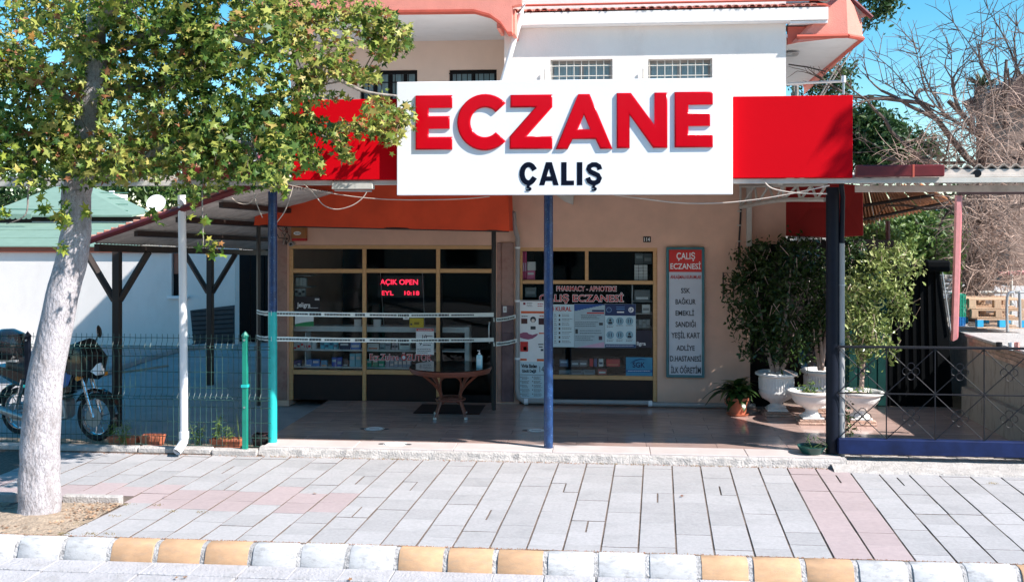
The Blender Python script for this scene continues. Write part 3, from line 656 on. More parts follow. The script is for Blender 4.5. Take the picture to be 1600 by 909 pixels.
part('door_frame', mb, M_darkframe, door, loc=(0, 0, 0))
part('handle', MB().tube([P(765, 503, YF-.02), P(764, 512, YF-.05), P(764, 528, YF-.05), P(765, 536, YF-.02)], .012, 8), M_steel, door, True, loc=(0, 0, 0))
SW2 = part('shop_window', slab(812, 1027, 387, 392.5, YF+.02, .06), M_frame, B, label='right shop front of tan frames')
for a, b in ((812, 816), (1020.5, 1027)): bar(a, b, 392.7, 628, SW2, YF+.022)
bar(914, 919.5, 392.7, 438, SW2); bar(816.2, 1020.3, 438.2, 444, SW2); bar(816.2, 1020.3, 586.5, 593, SW2); bar(816.2, 1020.3, 593.2, 630, SW2, YF+.04, .03, M_panelbrown, 'lower_panel')
for a, b, c, d in ((816, 914, 392, 438), (919, 1020, 392, 438), (816, 1020, 444, 587)):
    r = RECT(a, b, c, d, YF); part('pane', MB().box(r[0], r[1], YF+.045, YF+.051, r[2], r[3]), M_glass, SW2, loc=(0, 0, 0))
part('beam', MB().bbox(X(1165, YF), X(1228, YF), YF-.05, YF-.001, Z(1200, 381, YF), Z(1200, 375, YF), .005), M_wallbeige, B)
part('dark_opening_sheet', MB().box(Dx0+.001, Dx1-.201, YF+.12, YF+.16, FZ, Dz-.002), M_interior, B); part('dark_opening_sheet', MB().box(Dx1-.20, Dx1-.005, YF+.20, YF+.24, FZ, Dz-.002), M_interior, B)  # dark sheets stand in for the shade inside the open passage
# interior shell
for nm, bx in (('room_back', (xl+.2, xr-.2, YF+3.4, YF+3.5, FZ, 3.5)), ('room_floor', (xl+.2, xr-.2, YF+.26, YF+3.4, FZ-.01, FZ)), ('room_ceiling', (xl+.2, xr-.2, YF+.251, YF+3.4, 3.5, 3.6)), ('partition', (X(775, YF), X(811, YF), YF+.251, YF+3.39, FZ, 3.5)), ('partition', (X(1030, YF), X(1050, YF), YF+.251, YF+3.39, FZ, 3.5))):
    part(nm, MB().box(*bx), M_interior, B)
# ================================================================ THINGS IN AND ON THE SHOP FRONT
# display cabinet in the left window
def cab(lbl, px0, px1, shelves, Yc=YF+.22, depth=.3, m=M_paper, sides=()):
    t = thing('display_shelf', lbl, 'shelf', (X(px0, Yc), Yc, FZ))
    for (a, b) in shelves:
        r = RECT(px0, px1, a, b, Yc); part('shelf', MB().bbox(r[0], r[1], Yc, Yc+depth, r[2], r[3], .004), m, t)
    for (a, b, c, d) in sides:
        r = RECT(a, b, c, d, Yc); part('upright', MB().box(r[0], r[1], Yc+.002, Yc+depth-.002, r[2], r[3]), m, t)
    return t
cab('white three tier display shelf of medicine boxes behind the left shop window', 457, 726, ((510, 518.5), (546.5, 549), (573.5, 576)), sides=((726.2, 733, 511, 580), (476.5, 478, 519, 546), (476.5, 478, 549, 573)))
cab('grey shelf unit of packets behind the right edge of the right shop window', 989, 1019, ((470, 472), (489, 491), (512, 514)), m=M_steel, sides=((987, 989, 446, 514),))
cab('dark low shelf of boxes at the bottom of the right shop window', 851, 978, ((572.5, 574), (585.6, 587)), m=M_darkframe)
cab('narrow shelf of white packets at the upper left of the left shop window', 458, 486, ((430, 431.5), (448, 449.5), (466, 467.5)), m=M_steel)
# boxes: (px0, px1, top y, bottom y, colour, how many side by side, tier text)
BX = [(458, 486, 534, 546.5, (205, 195, 195), 5, 'white medicine box with red stripe on the upper tier of the left display shelf', (190, 30, 40)),
      (487, 494, 534, 546.5, (190, 195, 200), 1, 'lone white packet beside the red striped boxes in the left window', None),
      (500, 528, 533, 546.5, (70, 165, 190), 4, 'aqua medicine box on the upper tier of the left display shelf', (30, 80, 110)),
      (530, 546, 534, 546.5, (25, 45, 75), 1, 'navy box with white label on the upper tier of the left display shelf', (200, 210, 220)),
      (547, 563, 534, 546.5, (60, 110, 180), 1, 'blue box with white swoosh on the upper tier of the left display shelf', (210, 215, 220)),
      (458, 470, 563, 573.5, (20, 40, 110), 2, 'small deep blue box at the left end of the bottom tier', (190, 200, 230)),
      (476, 499, 561.5, 573.5, (30, 110, 180), 2, 'mid blue box with white ring on the bottom tier of the left display shelf', (190, 215, 230)),
      (501, 511, 563, 573.5, (40, 130, 170), 1, 'small blue and tan box on the bottom tier of the left display shelf', (190, 150, 120)),
      (518, 534, 558.5, 573.5, (40, 75, 165), 2, 'royal blue box with pale wave on the bottom tier of the left display shelf', (150, 180, 220)),
      (536, 544, 560.5, 573.5, (45, 50, 55), 1, 'dark grey box with pale print on the bottom tier of the left display shelf', (150, 160, 165)),
      (546, 564, 552.5, 573.5, (100, 170, 185), 2, 'tall pale teal box on the bottom tier of the left display shelf', (200, 220, 225)),
      (574, 592, 537, 546.5, (225, 205, 195), 1, 'white and orange box on the upper tier right of the window bar', (225, 95, 50)),
      (593, 610, 535, 546.5, (130, 140, 150), 2, 'grey striped box on the upper tier right of the window bar', (60, 65, 75)),
      (612, 622, 535, 546.5, (160, 150, 155), 2, 'slim pinkish grey carton on the upper tier of the left display shelf', (60, 50, 60)),
      (623, 641, 534, 546.5, (170, 185, 190), 1, 'white box with a dark lower half on the upper tier of the left display shelf', (45, 55, 65)),
      (573, 580, 561, 573.5, (60, 150, 130), 1, 'small green box on the bottom tier right of the window bar', (200, 220, 215)),
      (582, 600, 559, 573.5, (55, 150, 120), 2, 'green medicine box on the bottom tier behind the red window lettering', (200, 220, 210)),
      (602, 642, 558, 573.5, (110, 130, 150), 6, 'grey blue carton in the row on the bottom tier behind the red window lettering', (200, 210, 220)),
      (553, 564, 499, 510, (225, 225, 222), 1, 'white cube box on the display shelf left of the window bar', None),
      (583, 595, 499, 510, (225, 225, 222), 1, 'white cube box on the display shelf right of the window bar', None)]
def boxes(rows, Yb=YF+.235):
    for (a, b, c, d, colr, n, lbl, acc) in rows:
        for k in range(n):
            w = (b-a)/n; r = RECT(a+w*k+.35, a+w*(k+1)-.35, c, d, Yb)
            lb_ = (('leftmost', 'rightmost')[k] if n == 2 else ('leftmost' if k == 0 else 'rightmost' if k == n-1 else ('second', 'third', 'fourth', 'fifth')[k-1]))+' '+lbl if n > 1 else lbl
            dep = .06+.02*random.random(); yy = random.uniform(0, .015)
            mb = MB(); mb.bbox(r[0], r[1], Yb+yy, Yb+yy+dep, r[2], r[3], .002); o = part('medicine_box', mb, bmat(*colr), None)
            tag(o, lb_, 'box', 'medicine boxes in the shop windows')
            if acc:
                h = r[3]-r[2]; ww = r[1]-r[0]; f = random.choice(((.15, .35), (.55, .8), (.3, .6)))
                part('printed_band', MB().box(r[0]+ww*.1, r[1]-ww*.12, Yb+yy-.0015, Yb+yy, r[2]+h*f[0], r[2]+h*f[1]), bmat(*acc), o, loc=(0, 0, 0))
boxes(BX)
boxes([(991, 1016, 453, 470, (95, 98, 100), 1, 'grey carton on the top tier at the right edge of the right window', (215, 220, 222)),
       (1003, 1016, 476, 489, (200, 205, 208), 1, 'white carton on the second tier at the right edge of the right window', (120, 122, 125)),
       (991, 1016, 499, 512, (120, 126, 128), 4, 'grey ribbed packet on the third tier at the right edge of the right window', (80, 85, 88)),
       (854, 866, 562, 572.5, (30, 35, 50), 1, 'black box with tiny pale print at the left of the low shelf', (150, 160, 175)),
       (874, 888, 562, 572.5, (60, 85, 115), 1, 'slate blue box on the low shelf of the right window', (140, 165, 190)),
       (892, 918, 563, 572.5, (70, 80, 90), 2, 'dark grey box with white strip on the low shelf of the right window', (160, 170, 175)),
       (921, 927, 560.5, 572.5, (185, 35, 40), 1, 'narrow red box on the low shelf of the right window', None),
       (928, 933, 560.5, 572.5, (35, 55, 110), 1, 'narrow blue box beside the red one on the low shelf', None),
       (935, 943, 561, 572.5, (200, 205, 210), 1, 'white box with a dark ring on the low shelf of the right window', (40, 50, 70)),
       (947, 969, 561, 572.5, (175, 30, 30), 1, 'wide red box on the low shelf of the right window', (215, 90, 60)),
       (873, 930, 578, 585.6, (90, 110, 120), 3, 'flat grey box under the low shelf of the right window', (45, 60, 70)),
       (934, 948, 577, 585.6, (150, 60, 60), 1, 'crumpled red and white packet under the low shelf', (215, 200, 200)),
       (813, 823, 393, 437, (215, 60, 110), 3, 'pink box in the stack at the upper left of the right window', (240, 150, 180)),
       (823, 836, 423, 437, (225, 90, 130), 1, 'lower pink box under the white carton in the upper left of the right window', (245, 190, 205)),
       (823.5, 837, 409, 422.5, (200, 205, 200), 1, 'white carton resting on a pink box in the upper left of the right window', None)], YF+.12)
boxes([(991, 1012, 414+k*4.8, 418.4+k*4.8, (200, 205, 205), 3, 'flat white packet in the '+('topmost', 'second', 'middle', 'fourth', 'lowest')[k]+' row of the upper right pile', None) for k in range(5)], YF+.14)
boxes([(992, 1019, 396, 413, (80, 88, 92), 2, 'tall grey carton behind the white packets at the upper right of the right window', (120, 128, 130)),
       (461, 479, 434, 447, (150, 160, 162), 3, 'pale packet on the narrow shelf of the left window, upper row', None),
       (460, 477, 451, 465.5, (165, 172, 175), 3, 'pale packet on the narrow shelf of the left window, lower row', (40, 50, 60)),
       (820, 838, 449, 464, (110, 115, 115), 1, 'grey carton at the upper left of the right window', (150, 155, 155))], YF+.235)
# printed sheets (things) ------------------------------------------------
def poster(name, lbl, px0, px1, py0, py1, Y, base, cat='poster'):
    t = thing(name, lbl, cat, (X((px0+px1)/2, Y), Y, Z((px0+px1)/2, py1, Y))); part('sheet', slab(px0, px1, py0, py1, Y, .004), base, t); return t
def prints(t, Y, rows):
    by = {}
    for (a, b, c, d, m) in rows:
        mb = by.setdefault(m, MB()); r = RECT(a, b, c, d, Y); mb.box(r[0], r[1], Y-.0022-len(by)*.0003, Y-.0003, r[2], r[3])
    for m, mb in by.items(): part('print', mb, m, t, kind='stuff')
def lines(x0, x1, y0, y1, n, m=M_ink, h=.9, rag=.3, seed=1):
    rr = random.Random(seed); out = []
    for k in range(n):
        y = y0+(y1-y0)*k/max(1, n-1); x = x0
        xe = x1-(x1-x0)*rag*rr.random()
        while x < xe:
            w = rr.uniform(1.2, 3.4); out.append((x, min(x+w, xe), y, y+h, m)); x += w+.5
    return out
YP = YF+.035
t = poster('banner', 'black banner with white script lettering above the green leaflet', 460, 500, 463, 487, YP, cmat(22, 16, 22))
text('Jeligra', 464, 485, 472.5, 482, YP-.0005, M_paper, t); prints(t, YP, lines(481, 497, 480.5, 481, 1, M_paper, .8, 0)+[(492, 499, 466, 469, M_steel)])
t = poster('leaflet', 'white leaflet with green wave under the black script banner', 461, 490, 488, 510, YP, M_paper)
prints(t, YP, lines(464, 486, 491.5, 492, 1, M_inkgreen, 1.6, 0)+[(461+k*1.45, 461+(k+1)*1.45+.1, 506-4.0*math.sin(k/20*1.5), 509.8, cmat(40, 140, 85)) for k in range(20)])
t = poster('notice', 'white opening hours notice with red header at the left window bar', 650, 678, 513, 554, YP, M_paper)
prints(t, YP, [(650.5, 677.6, 513.3, 517, M_inkred)]+lines(653, 676, 515, 515, 1, M_paper, .8, 0)+lines(667, 676, 524, 529, 2, M_ink, 1.2)+lines(661, 676, 534, 538, 2, M_ink, 1.4)+lines(652, 674, 545, 550.5, 3, M_ink, .8))
text('10', 660, 667, 523, 530, YP-.0025, M_ink, t); text('9', 655, 659, 533.5, 539.5, YP-.0025, M_ink, t)
t = poster('sticker', 'yellow sticker with round mark above the opening hours notice', 640, 662, 497, 511.5, YP, cmat(185, 165, 40)); prints(t, YP, [(647, 655, 503, 507, cmat(120, 100, 20)), (641, 644, 505, 508, M_ink)])
t = poster('sticker', 'small white and blue card just left of the yellow sticker', 630, 639, 492, 499, YP, M_paper); prints(t, YP, [(632, 637, 494, 497, M_ink)])
def outlined(body, a, b, c, d, Y, par):
    text(body, a-.7, b+.7, c-.7, d+.7, Y, M_paper, par, .001, .045, 'lettering_outline'); text(body, a, b, c, d, Y-.0015, M_inkred, par, .001, .012)
t = thing('window_lettering', 'dark red name lettering with pale outline low on the left window', 'lettering', (X(626, YP), YP, Z(626, 562, YP)))
outlined('Ecz.Zuhre ÖZUTOK', 578, 675, 551, 563, YP, t)
t = thing('window_lettering', 'red two line pharmacy lettering with pale outline on the right window', 'lettering', (X(910, YP), YP, Z(910, 473, YP)))
outlined('PHARMACY - APHOTEKE', 870, 963, 447.5, 454.5, YP-.02, t); outlined('ÇALIŞ ECZANESİ', 843, 974, 457, 474, YP-.02, t)
# LED sign
t = thing('led_sign', 'hanging red LED sign reading open behind the left shop window', 'led sign', (X(624, YF+.3), YF+.3, Z(624, 465, YF+.3)))
part('housing', slab(590, 662, 431, 465, YF+.3, .05), M_black, t)
text('AÇIK OPEN', 594, 653, 436.5, 446.5, YF+.295, M_led, t, .002, .01); text('EYL', 596, 615, 454.5, 461, YF+.295, M_led, t, .002, .01); text('10:18', 632, 655, 454.5, 461, YF+.295, M_led, t, .002, .01)
for a, b in (((594.5, 426), (600, 515)), ((660, 426), (664, 515))): part('cord', MB().tube([P(*a, YF+.28), P(*b, YF+.28)], .006, 5), M_steel, t)
# right window posters
t = poster('poster', 'pale blue rules poster headed 14 KURAL beside the blue pole', 853, 897, 475.5, 542, YP, M_papblue)
text('14 KURAL', 859, 893, 479, 486, YP-.0025, M_inkred, t); 
rw = []
for k in range(7): rw += lines(878, 895, 491+k*6.8, 493.5+k*6.8, 2, M_ink, .7, .4, k)+lines(866, 870, 491+k*6.8, 494+k*6.8, 2, M_ink, .8, .2, k)+[(873, 875.5, 491+k*6.8, 494.5+k*6.8, M_ink)]
prints(t, YP, rw)
t = poster('poster', 'blue and white information poster in the middle of the right window', 897.3, 945, 475, 543, YP, cmat(165, 190, 200))
prints(t, YP, [(897.5+k*4.7, 902.4+k*4.7, 475.2, 485.5-k*1.0, cmat(35, 80, 150)) for k in range(10)]+[(925, 944, 484, 487, cmat(20, 40, 90)), (917, 944, 488, 490, M_inkred)]+lines(908, 940, 492, 497, 3, M_ink, .8)+lines(898.5, 936, 503, 509, 3, M_ink, .8)+lines(906, 940, 516, 520, 2, M_ink, .8)+lines(899, 930, 525, 531, 3, M_ink, .8)+[(936, 942, 504, 508, M_ink), (899, 903, 514, 521, M_ink), (935.5, 941, 525, 531, cmat(60, 40, 60))]+[(899+k*4.5, 903.6+k*4.5, 542.6-k*.9, 542.7, cmat(200, 165, 190)) for k in range(10)])
t = poster('poster', 'navy headed poster with six round pictograms at the right of the window', 945.3, 993.5, 475, 543, YP, M_papblue)
prints(t, YP, [(945.5, 993.3, 475.2, 493, cmat(15, 45, 95)), (945.5, 993.3, 537.5, 542.8, cmat(25, 70, 120))]+lines(947, 990, 539.5, 539.6, 1, M_paper, .8, 0)+[(963, 976, 479, 480, cmat(90, 140, 190)), (963, 976, 482, 483.4, cmat(90, 140, 190)), (964, 975, 486.5, 488.5, M_paper)]+lines(948, 959, 508, 510.5, 2, M_ink, .7)+lines(963, 974, 508, 509.5, 1, M_ink, .7)+lines(978, 989, 508, 509.5, 1, M_ink, .7)+lines(948, 959, 530, 532.5, 2, M_ink, .7)+lines(963, 974, 530, 532.5, 2, M_ink, .7)+lines(978, 989, 530, 532.5, 2, M_ink, .7))
def disc(px, py, rpx, Y, m, par, nm='pictogram'):
    c = P(px, py, Y); r = rpx/F*(Y); mb = MB(); n = 20; mb.prism([(c.x+r*math.cos(2*math.pi*k/n), Y, c.z+r*math.sin(2*math.pi*k/n)) for k in range(n)], (0, -.0015, 0)); part(nm, mb, m, par)
for j, py in enumerate((501.5, 523)):
    for i, px in enumerate((953.5, 968.5, 983.5)):
        disc(px, py, 5.8, YP-.002, cmat(95, 150, 175), t); disc(px, py, 5.0, YP-.004, cmat(140, 180, 195), t)
        if (i+j) % 3 == 0: disc(px, py-1.5, 1.9, YP-.006, M_ink, t); r = RECT(px-3, px+3, py+1, py+4.4, YP-.006); part('pictogram', MB().box(r[0], r[1], YP-.0075, YP-.006, r[2], r[3]), M_ink, t)
        else: r = RECT(px-2.6, px-1.2, py-3, py+3, YP-.006); part('pictogram', MB().box(r[0], r[1], YP-.0075, YP-.006, r[2], r[3]).box(r[0]+.035, r[1]+.035, YP-.0075, YP-.006, r[2], r[3]), cmat(30, 60, 90), t)
disc(951.5, 484, 4.2, YP-.003, cmat(110, 150, 190), t, 'emblem'); disc(951.5, 484, 3.4, YP-.0046, cmat(20, 55, 105), t, 'emblem'); disc(986, 484, 4.2, YP-.003, M_paper, t, 'emblem'); 
text('LP', 983.8, 988.2, 482, 486.5, YP-.0055, cmat(15, 45, 95), t)
t = poster('banner', 'dark purple banner with partly hidden white script right of the pictogram poster', 993.8, 1019, 516, 543, YP+.002, cmat(30, 28, 48)); text('ligra', 995, 1009, 533.5, 541, YP+.0015, M_paper, t)
t = poster('sign', 'blue square SGK sign in the lower right corner of the right window', 978, 1019.5, 558, 587, YP, cmat(60, 140, 175), 'sign')
text('SGK', 988.5, 1008, 565.5, 574, YP-.001, cmat(15, 40, 85), t); prints(t, YP, [(978.2, 1019.3, 577.5, 581.5, cmat(25, 90, 150))]+lines(981, 1016, 578.8, 579, 1, M_papblue, .9, 0))
part('emblem', MB().tube([P(984.5+i*2.4, 568-7*math.sin((i+.6)/11*2.2), YP-.004) for i in range(11)], [.002+.006*math.sin(i/10*3) for i in range(11)], 5), cmat(15, 60, 120), t)
# roll-up stand at the left of the right window
YRU = YF-.08
t = thing('rollup_banner', 'tall white health notice banner leaning between downpipe and blue pole', 'banner', (X(832, YRU), YRU, FZ))
part('sheet', slab(812, 850, 470, 622, YRU, .01), M_paper, t)
O_ = cmat(215, 95, 45)
prints(t, YRU, [(814, 850, 486, 489.5, O_), (842, 850, 519.5, 521.5, O_), (812.5, 823, 560, 563, O_), (839, 849.8, 560.5, 564, O_), (812.5, 849.8, 565, 621.8, M_papblue)]+lines(823, 832, 473, 478, 3, M_ink, .7)+lines(840, 849, 474, 477.5, 2, M_inkred, 1.2)+[(817.5, 821, 472.5, 476, cmat(120, 20, 50))]+[(814.5, 824, 497.5, 505.5, cmat(70, 30, 30)), (827.5, 838.5, 495, 516, M_paper), (841.5, 850, 497, 507, cmat(60, 20, 25)), (813, 825, 533.5, 549, cmat(200, 45, 40)), (818, 823, 541.5, 547, M_paper), (841, 849, 537, 538.5, M_ink), (842, 848, 541, 542.5, M_ink), (845, 849, 545, 548, M_ink)]+lines(815, 825, 493.5, 493.6, 1, M_ink, 1.1, 0)+lines(843, 850, 493, 494, 1, M_inkred, 1.2, 0)+[(829, 837, 509.5, 514.5, M_ink)])
def figure_print(cx, cy):     # head of a masked figure as printed shapes
    disc(cx, cy, 4.6, YRU-.004, M_ink, t, 'print'); disc(cx, cy+1.6, 2.6, YRU-.006, cmat(225, 215, 205), t, 'print')
figure_print(833, 499)
hand = [(812.5, 521), (818, 519), (824, 519.3), (826, 521.5), (832, 523), (838, 521.3), (841, 521.5), (838, 525), (832, 528.8), (825, 530.3), (818, 529), (812.5, 527)]
part('print', MB().prism([P(a, b, YRU-.0035) for a, b in hand], (0, .0015, 0)), cmat(150, 85, 115), t)
text('Virüs Sizden', 814.5, 839, 568.5, 574.5, YRU-.004, M_navy, t, .001, .04); text('Güçlü Değil', 815.5, 837.5, 576.5, 583, YRU-.004, M_navy, t, .001, .04); text('14', 843, 850, 572, 581, YRU-.004, M_ink, t, .001, 0)
rw = [(812.8, 849.8, 585, 585.6, M_ink)]
for k in range(5): rw += lines(815.5, 828, 588+k*6.6, 591.5+k*6.6, 3, M_ink, .6, .4, k)+lines(834, 848, 588+k*6.6, 591.5+k*6.6, 3, M_ink, .6, .4, k+9)+[(813.4, 814.6, 588+k*6.6, 589.6+k*6.6, M_ink), (831.5, 832.8, 588+k*6.6, 589.6+k*6.6, M_ink)]
prints(t, YRU-.0035, rw)
part('frame', MB().tube([P(811.5, 469.5, YRU), P(850.5, 469.5, YRU)], .012, 8).tube([P(811.5, 622.5, YRU), P(850.5, 622.5, YRU)], .02, 8), M_steel, t)
# notice board
YN = YF-.075
t = thing('notice_board', 'tall framed board with red header listing institutions on the beige wall', 'sign', (X(1071, YN), YN, Z(1071, 590, YN)))
r = RECT(1041, 1101, 386, 590, YN); fr = MB(); tk = .042
for bx in ((r[0], r[1], r[3]-tk, r[3]), (r[0], r[1], r[2], r[2]+tk)): fr.bbox(bx[0], bx[1], YN, YF-.005, bx[2], bx[3], .012)
for bx in ((r[0], r[0]+tk), (r[1]-tk, r[1])): fr.bbox(bx[0], bx[1], YN+.001, YF-.006, r[2]+tk-.01, r[3]-tk+.01, .012)
part('frame', fr, mat('teal board frame', (0.04, 0.17, 0.20), 0.35, var=.15), t); part('panel', slab(1045.5, 1096.5, 425, 586, YN+.02, .03), mat('board face', (0.55, 0.60, 0.66), 0.4, var=.03), t)
part('header', slab(1045.5, 1096.5, 389.5, 424.8, YN+.018, .03), mat('board red', (0.60, 0.02, 0.015), 0.4, var=.03), t)
for s_, a, b, c, d, m in (('ÇALIŞ', 1057, 1086, 394, 408, M_paper), ('ECZANESİ', 1047.5, 1095, 408.5, 420.5, M_paper), ('ANLAŞMALI KURUMLAR', 1047.5, 1095.5, 429.5, 437, M_inkred), ('SSK', 1064, 1078.5, 450, 458, M_ink), ('BAĞKUR', 1055.5, 1087, 464.5, 475.5, M_ink), ('EMEKLİ', 1055.5, 1084.5, 482.5, 493, M_ink), ('SANDIĞI', 1055.5, 1087, 499.5, 511, M_ink), ('YEŞİL KART', 1049, 1093.5, 516.5, 530.5, M_ink), ('ADLİYE', 1057, 1085.5, 537, 547.5, M_ink), ('D.HASTANESİ', 1047, 1095.5, 553, 564.5, M_ink), ('İLK ÖĞRETİM', 1048.5, 1095, 570, 583, M_ink)):
    text(s_, a, b, c, d, YN+.0165, m, t, .002, .018)
t = thing('number_plate', 'small black house number plate 114 on the beige wall', 'number plate', (X(1011, YF), YF-.012, Z(1011, 379, YF))); part('plate', slab(1005, 1017, 369.5, 378.5, YF-.014, .012), M_black, t); text('114', 1006.5, 1015.5, 371, 377, YF-.0145, M_paper, t)
t = thing('light_switch', 'white wall switch on the marble pilaster', 'switch', (X(788.5, YF-.05), YF-.05, Z(788, 488, YF))); part('plate', slab(786, 791.5, 478.5, 488, YF-.055, .014), M_white, t); part('rocker', slab(787.5, 790, 481, 485.5, YF-.06, .006), M_offwhite, t)
t = thing('alarm_box', 'tan wall box with white oval badge at the left end under the awning', 'alarm box', (X(465, YF-.15), YF-.15, Z(465, 377, YF))); part('case', slab(455, 476, 349, 372, YF-.16, .155), cmat(165, 110, 60), t); part('base_strip', slab(456, 476, 372.3, 376.5, YF-.155, .15), M_inkred, t)
c_ = P(464.5, 364.5, YF-.162); mb = MB(); mb.prism([(c_.x+.062*math.cos(k*.314), YF-.161, c_.z+.03*math.sin(k*.314)) for k in range(20)], (0, -.003, 0)); part('badge', mb, M_paper, t); prints(t, YF-.165, lines(461, 469, 364, 364.2, 1, M_ink, 1.1, 0))
t = thing('security_camera', 'small round security camera beside the alarm box', 'camera', P(455, 381, YF-.1)); c_ = P(455, 381.5, YF-.14)
part('body', MB().tube([c_+Vector((0, .13, .01)), c_, c_+Vector((0, -.02, 0))], [.03, .038, .038], 12), M_pipegrey, t, True); part('lens', MB().tube([c_+Vector((0, -.018, 0)), c_+Vector((0, -.024, 0))], .022, 12), M_blackgloss, t)
t = thing('cable_bundle', 'tangle of loose cables above the left marble pilaster', 'cable', P(447, 375, YF-.06))
for k in range(7):
    a = random.uniform(436, 452); pts = [P(a+random.uniform(-3, 3)+math.sin(j*1.7+k)*2.5, 352+j*6, YF-.05-.01*k) for j in range(6)]; part('cable', MB().tube(pts, .006, 5), M_cabledk if k % 2 else M_cable, t, True)
part('cable', MB().tube([P(434, 355, YF-.05), P(440, 361, YF-.07), P(450, 362, YF-.05)], .006, 5), M_inkred, t, True)
part('cable', MB().tube([P(433, 366, YF-.05), P(436, 372, YF-.07), P(450, 373, YF-.05)], .008, 5), M_cabledk, t, True)
# pipes on the wall
t = thing('drain_pipe', 'grey waste pipe beside the pilaster turning along the foot of the wall', 'pipe', (X(808, YF-.08), YF-.08, FZ))
part('pipe', MB().tube([P(798, 331, YF-.05), P(803, 333, YF-.09), P(803.5, 350, YF-.09), P(806, 362, YF-.10), P(809, 372, YF-.10), P(808.5, 608, YF-.10), P(810, 621, YF-.12), P(818, 626.5, YF-.12), P(1015, 629, YF-.12), P(1018, 631.5, YF-.12), P(1180, 634, YF-.10)], .038, 12), M_pipegrey, t, True)
for py in (387, 470, 560): part('pipe_collar', MB().tube([P(808.6, py-1.5, YF-.10), P(808.6, py+1.5, YF-.10)], .046, 12), M_pipewhite, t, True)
for px in (822, 1016): part('pipe_collar', MB().tube([P(px-3, 627 if px < 900 else 630, YF-.12), P(px+3, 627 if px < 900 else 630.2, YF-.12)], .048, 12), M_pipewhite, t, True)
t = thing('wall_cable', 'black cable clipped down the right end of the beige wall', 'cable', P(1155, 412, YF-.02)); part('cable', MB().tube([P(1158, 322, YF-.02), P(1157, 340, YF-.02), P(1155, 375, YF-.02), P(1154, 420, YF-.02)], .014, 8), M_black, t, True)
mb = MB()
for py in (330, 352, 377, 403): r = RECT(1152.5, 1158.5, py-1, py+1, YF-.04); mb.box(r[0], r[1], YF-.038, YF-.002, r[2], r[3])
part('clip', mb, M_offwhite, t)
# wall lamp stub under the sign
t = thing('wall_bracket', 'beige metal hood bracket on the wall just below the white sign board', 'bracket', P(882, 318, YF-.1)); part('hood', MB().prism([P(866, 300, YF-.01), P(898, 300, YF-.01), P(896, 320, YF-.01), P(884, 316, YF-.01), P(872, 307, YF-.01)], (0, -.3, 0)), M_offwhite, t)

# ================================================================ CANOPY, POLES, SIGN
YE = 12.05                                   # front edge of the canopy
t = thing('canopy_roof', 'long flat patio canopy roof of old corrugated sheet behind the pharmacy sign', 'canopy', (0, YE, 3.4))
zf = Z(500, 285, YE)
mb = MB(); poly = [(X(420, 13), YE+.02, zf+.03), (6.6, YE+.02, zf+.03), (4.95, 14.45, zf+.16), (4.2, 15.6, zf+.18), (3.5, YF-.01, zf+.27), (X(432, YF), YF-.01, zf+.27)]
mb.prism(poly, (0, 0, .03)); part('sheet', mb, M_corr, t)
for px0, px1 in ((-30, 300), (300, 640), (640, 1140), (1140, 1620)):
    a, b = P(px0, 286, YE), P(px1, 286, YE); part('front_beam', MB().bbox(a.x+.002, b.x-.002, YE-.03, YE+.03, zf-.035, zf+.022, .004), M_offwhite, t)
for k in range(9):
    x = X(432, 14)+.3+k*1.05; y1 = YF-.02 if x < 3.4 else 14.4; part('rafter', MB().prism([(x, YE+.035, zf-.05), (x+.05, YE+.035, zf-.05), (x+.05, YE+.035, zf+.025), (x, YE+.035, zf+.025)], (0, y1-YE-.035, .21*(y1-YE)/4.1)), M_offwhite, t)
# arched lattice girder from the right pole to the wall
t = thing('lattice_girder', 'pale arched lattice girder reaching from the wall to the right pole', 'girder', P(1160, 320, YF-.1))
def gp(u, py): # u: 0 wall .. 1 pole
    Yg = YF-.12+(13.1-YF+.12)*u; return P(1157+(1290-1157)*u, py, Yg)
bot = [gp(u, 324-12*math.sin(min(1, u*1.6)*1.57)) for u in [i/10 for i in range(11)]]
part('chord', MB().tube(bot, .032, 6), M_offwhite, t); part('chord', MB().tube([gp(0, 291), gp(1, 288)], .028, 6), M_offwhite, t)
for k in range(6):
    u = k/6; ub = (k+.5)/6; a = gp(u, 291); i = int(ub*10); part('web_bar', MB().tube([a, bot[i]], .018, 5), M_offwhite, t); part('web_bar', MB().tube([bot[i], gp((k+1)/6, 290)], .018, 5), M_offwhite, t)
part('wall_post', MB().bbox(X(1165, YF), X(1173, YF), YF-.14, YF-.055, Z(1169, 385, YF), Z(1169, 291, YF), .004), M_offwhite, t)
# awnings
YA = 15.5
t = thing('fabric_awning', 'wide orange red fabric valance hanging over the left shop window', 'awning', (X(600, YA), YA, 3.0))
a0, a1, a2, a3 = P(397, 352, YA), P(795, 361, YA), P(793, 288, YA), P(402, 288, YA)
mb = MB(); nx_, nz_ = 40, 8; vs_ = []; fs = []
for side in (0, 1):
    for j in range(nz_+1):
        for i in range(nx_+1):
            p = a0.lerp(a1, i/nx_).lerp(a3.lerp(a2, i/nx_), j/nz_); p = p+Vector((0, .012*math.sin(i*.9)*math.sin(j*.5+1)+.02*math.sin(i*.35)+(.008 if side else 0), 0)); vs_.append(p)
o_ = (nx_+1)*(nz_+1)
for j in range(nz_):
    for i in range(nx_): a = j*(nx_+1)+i; fs += [(a, a+1, a+nx_+2, a+nx_+1), (o_+a, o_+a+nx_+1, o_+a+nx_+2, o_+a+1)]
mb.add(vs_, fs); part('fabric', mb, M_awning, t, True)
part('side_fabric', MB().prism([a1+Vector((0, .01, 0)), a2+Vector((0, .01, 0)), a2+Vector((0, .65, 0)), a1+Vector((0, .65, 0))], (.008, 0, 0)), M_awning, t)
part('rail', MB().tube([a0+Vector((-.02, .03, 0)), a1+Vector((0, .03, 0))], .018, 8), M_brownpost, t)
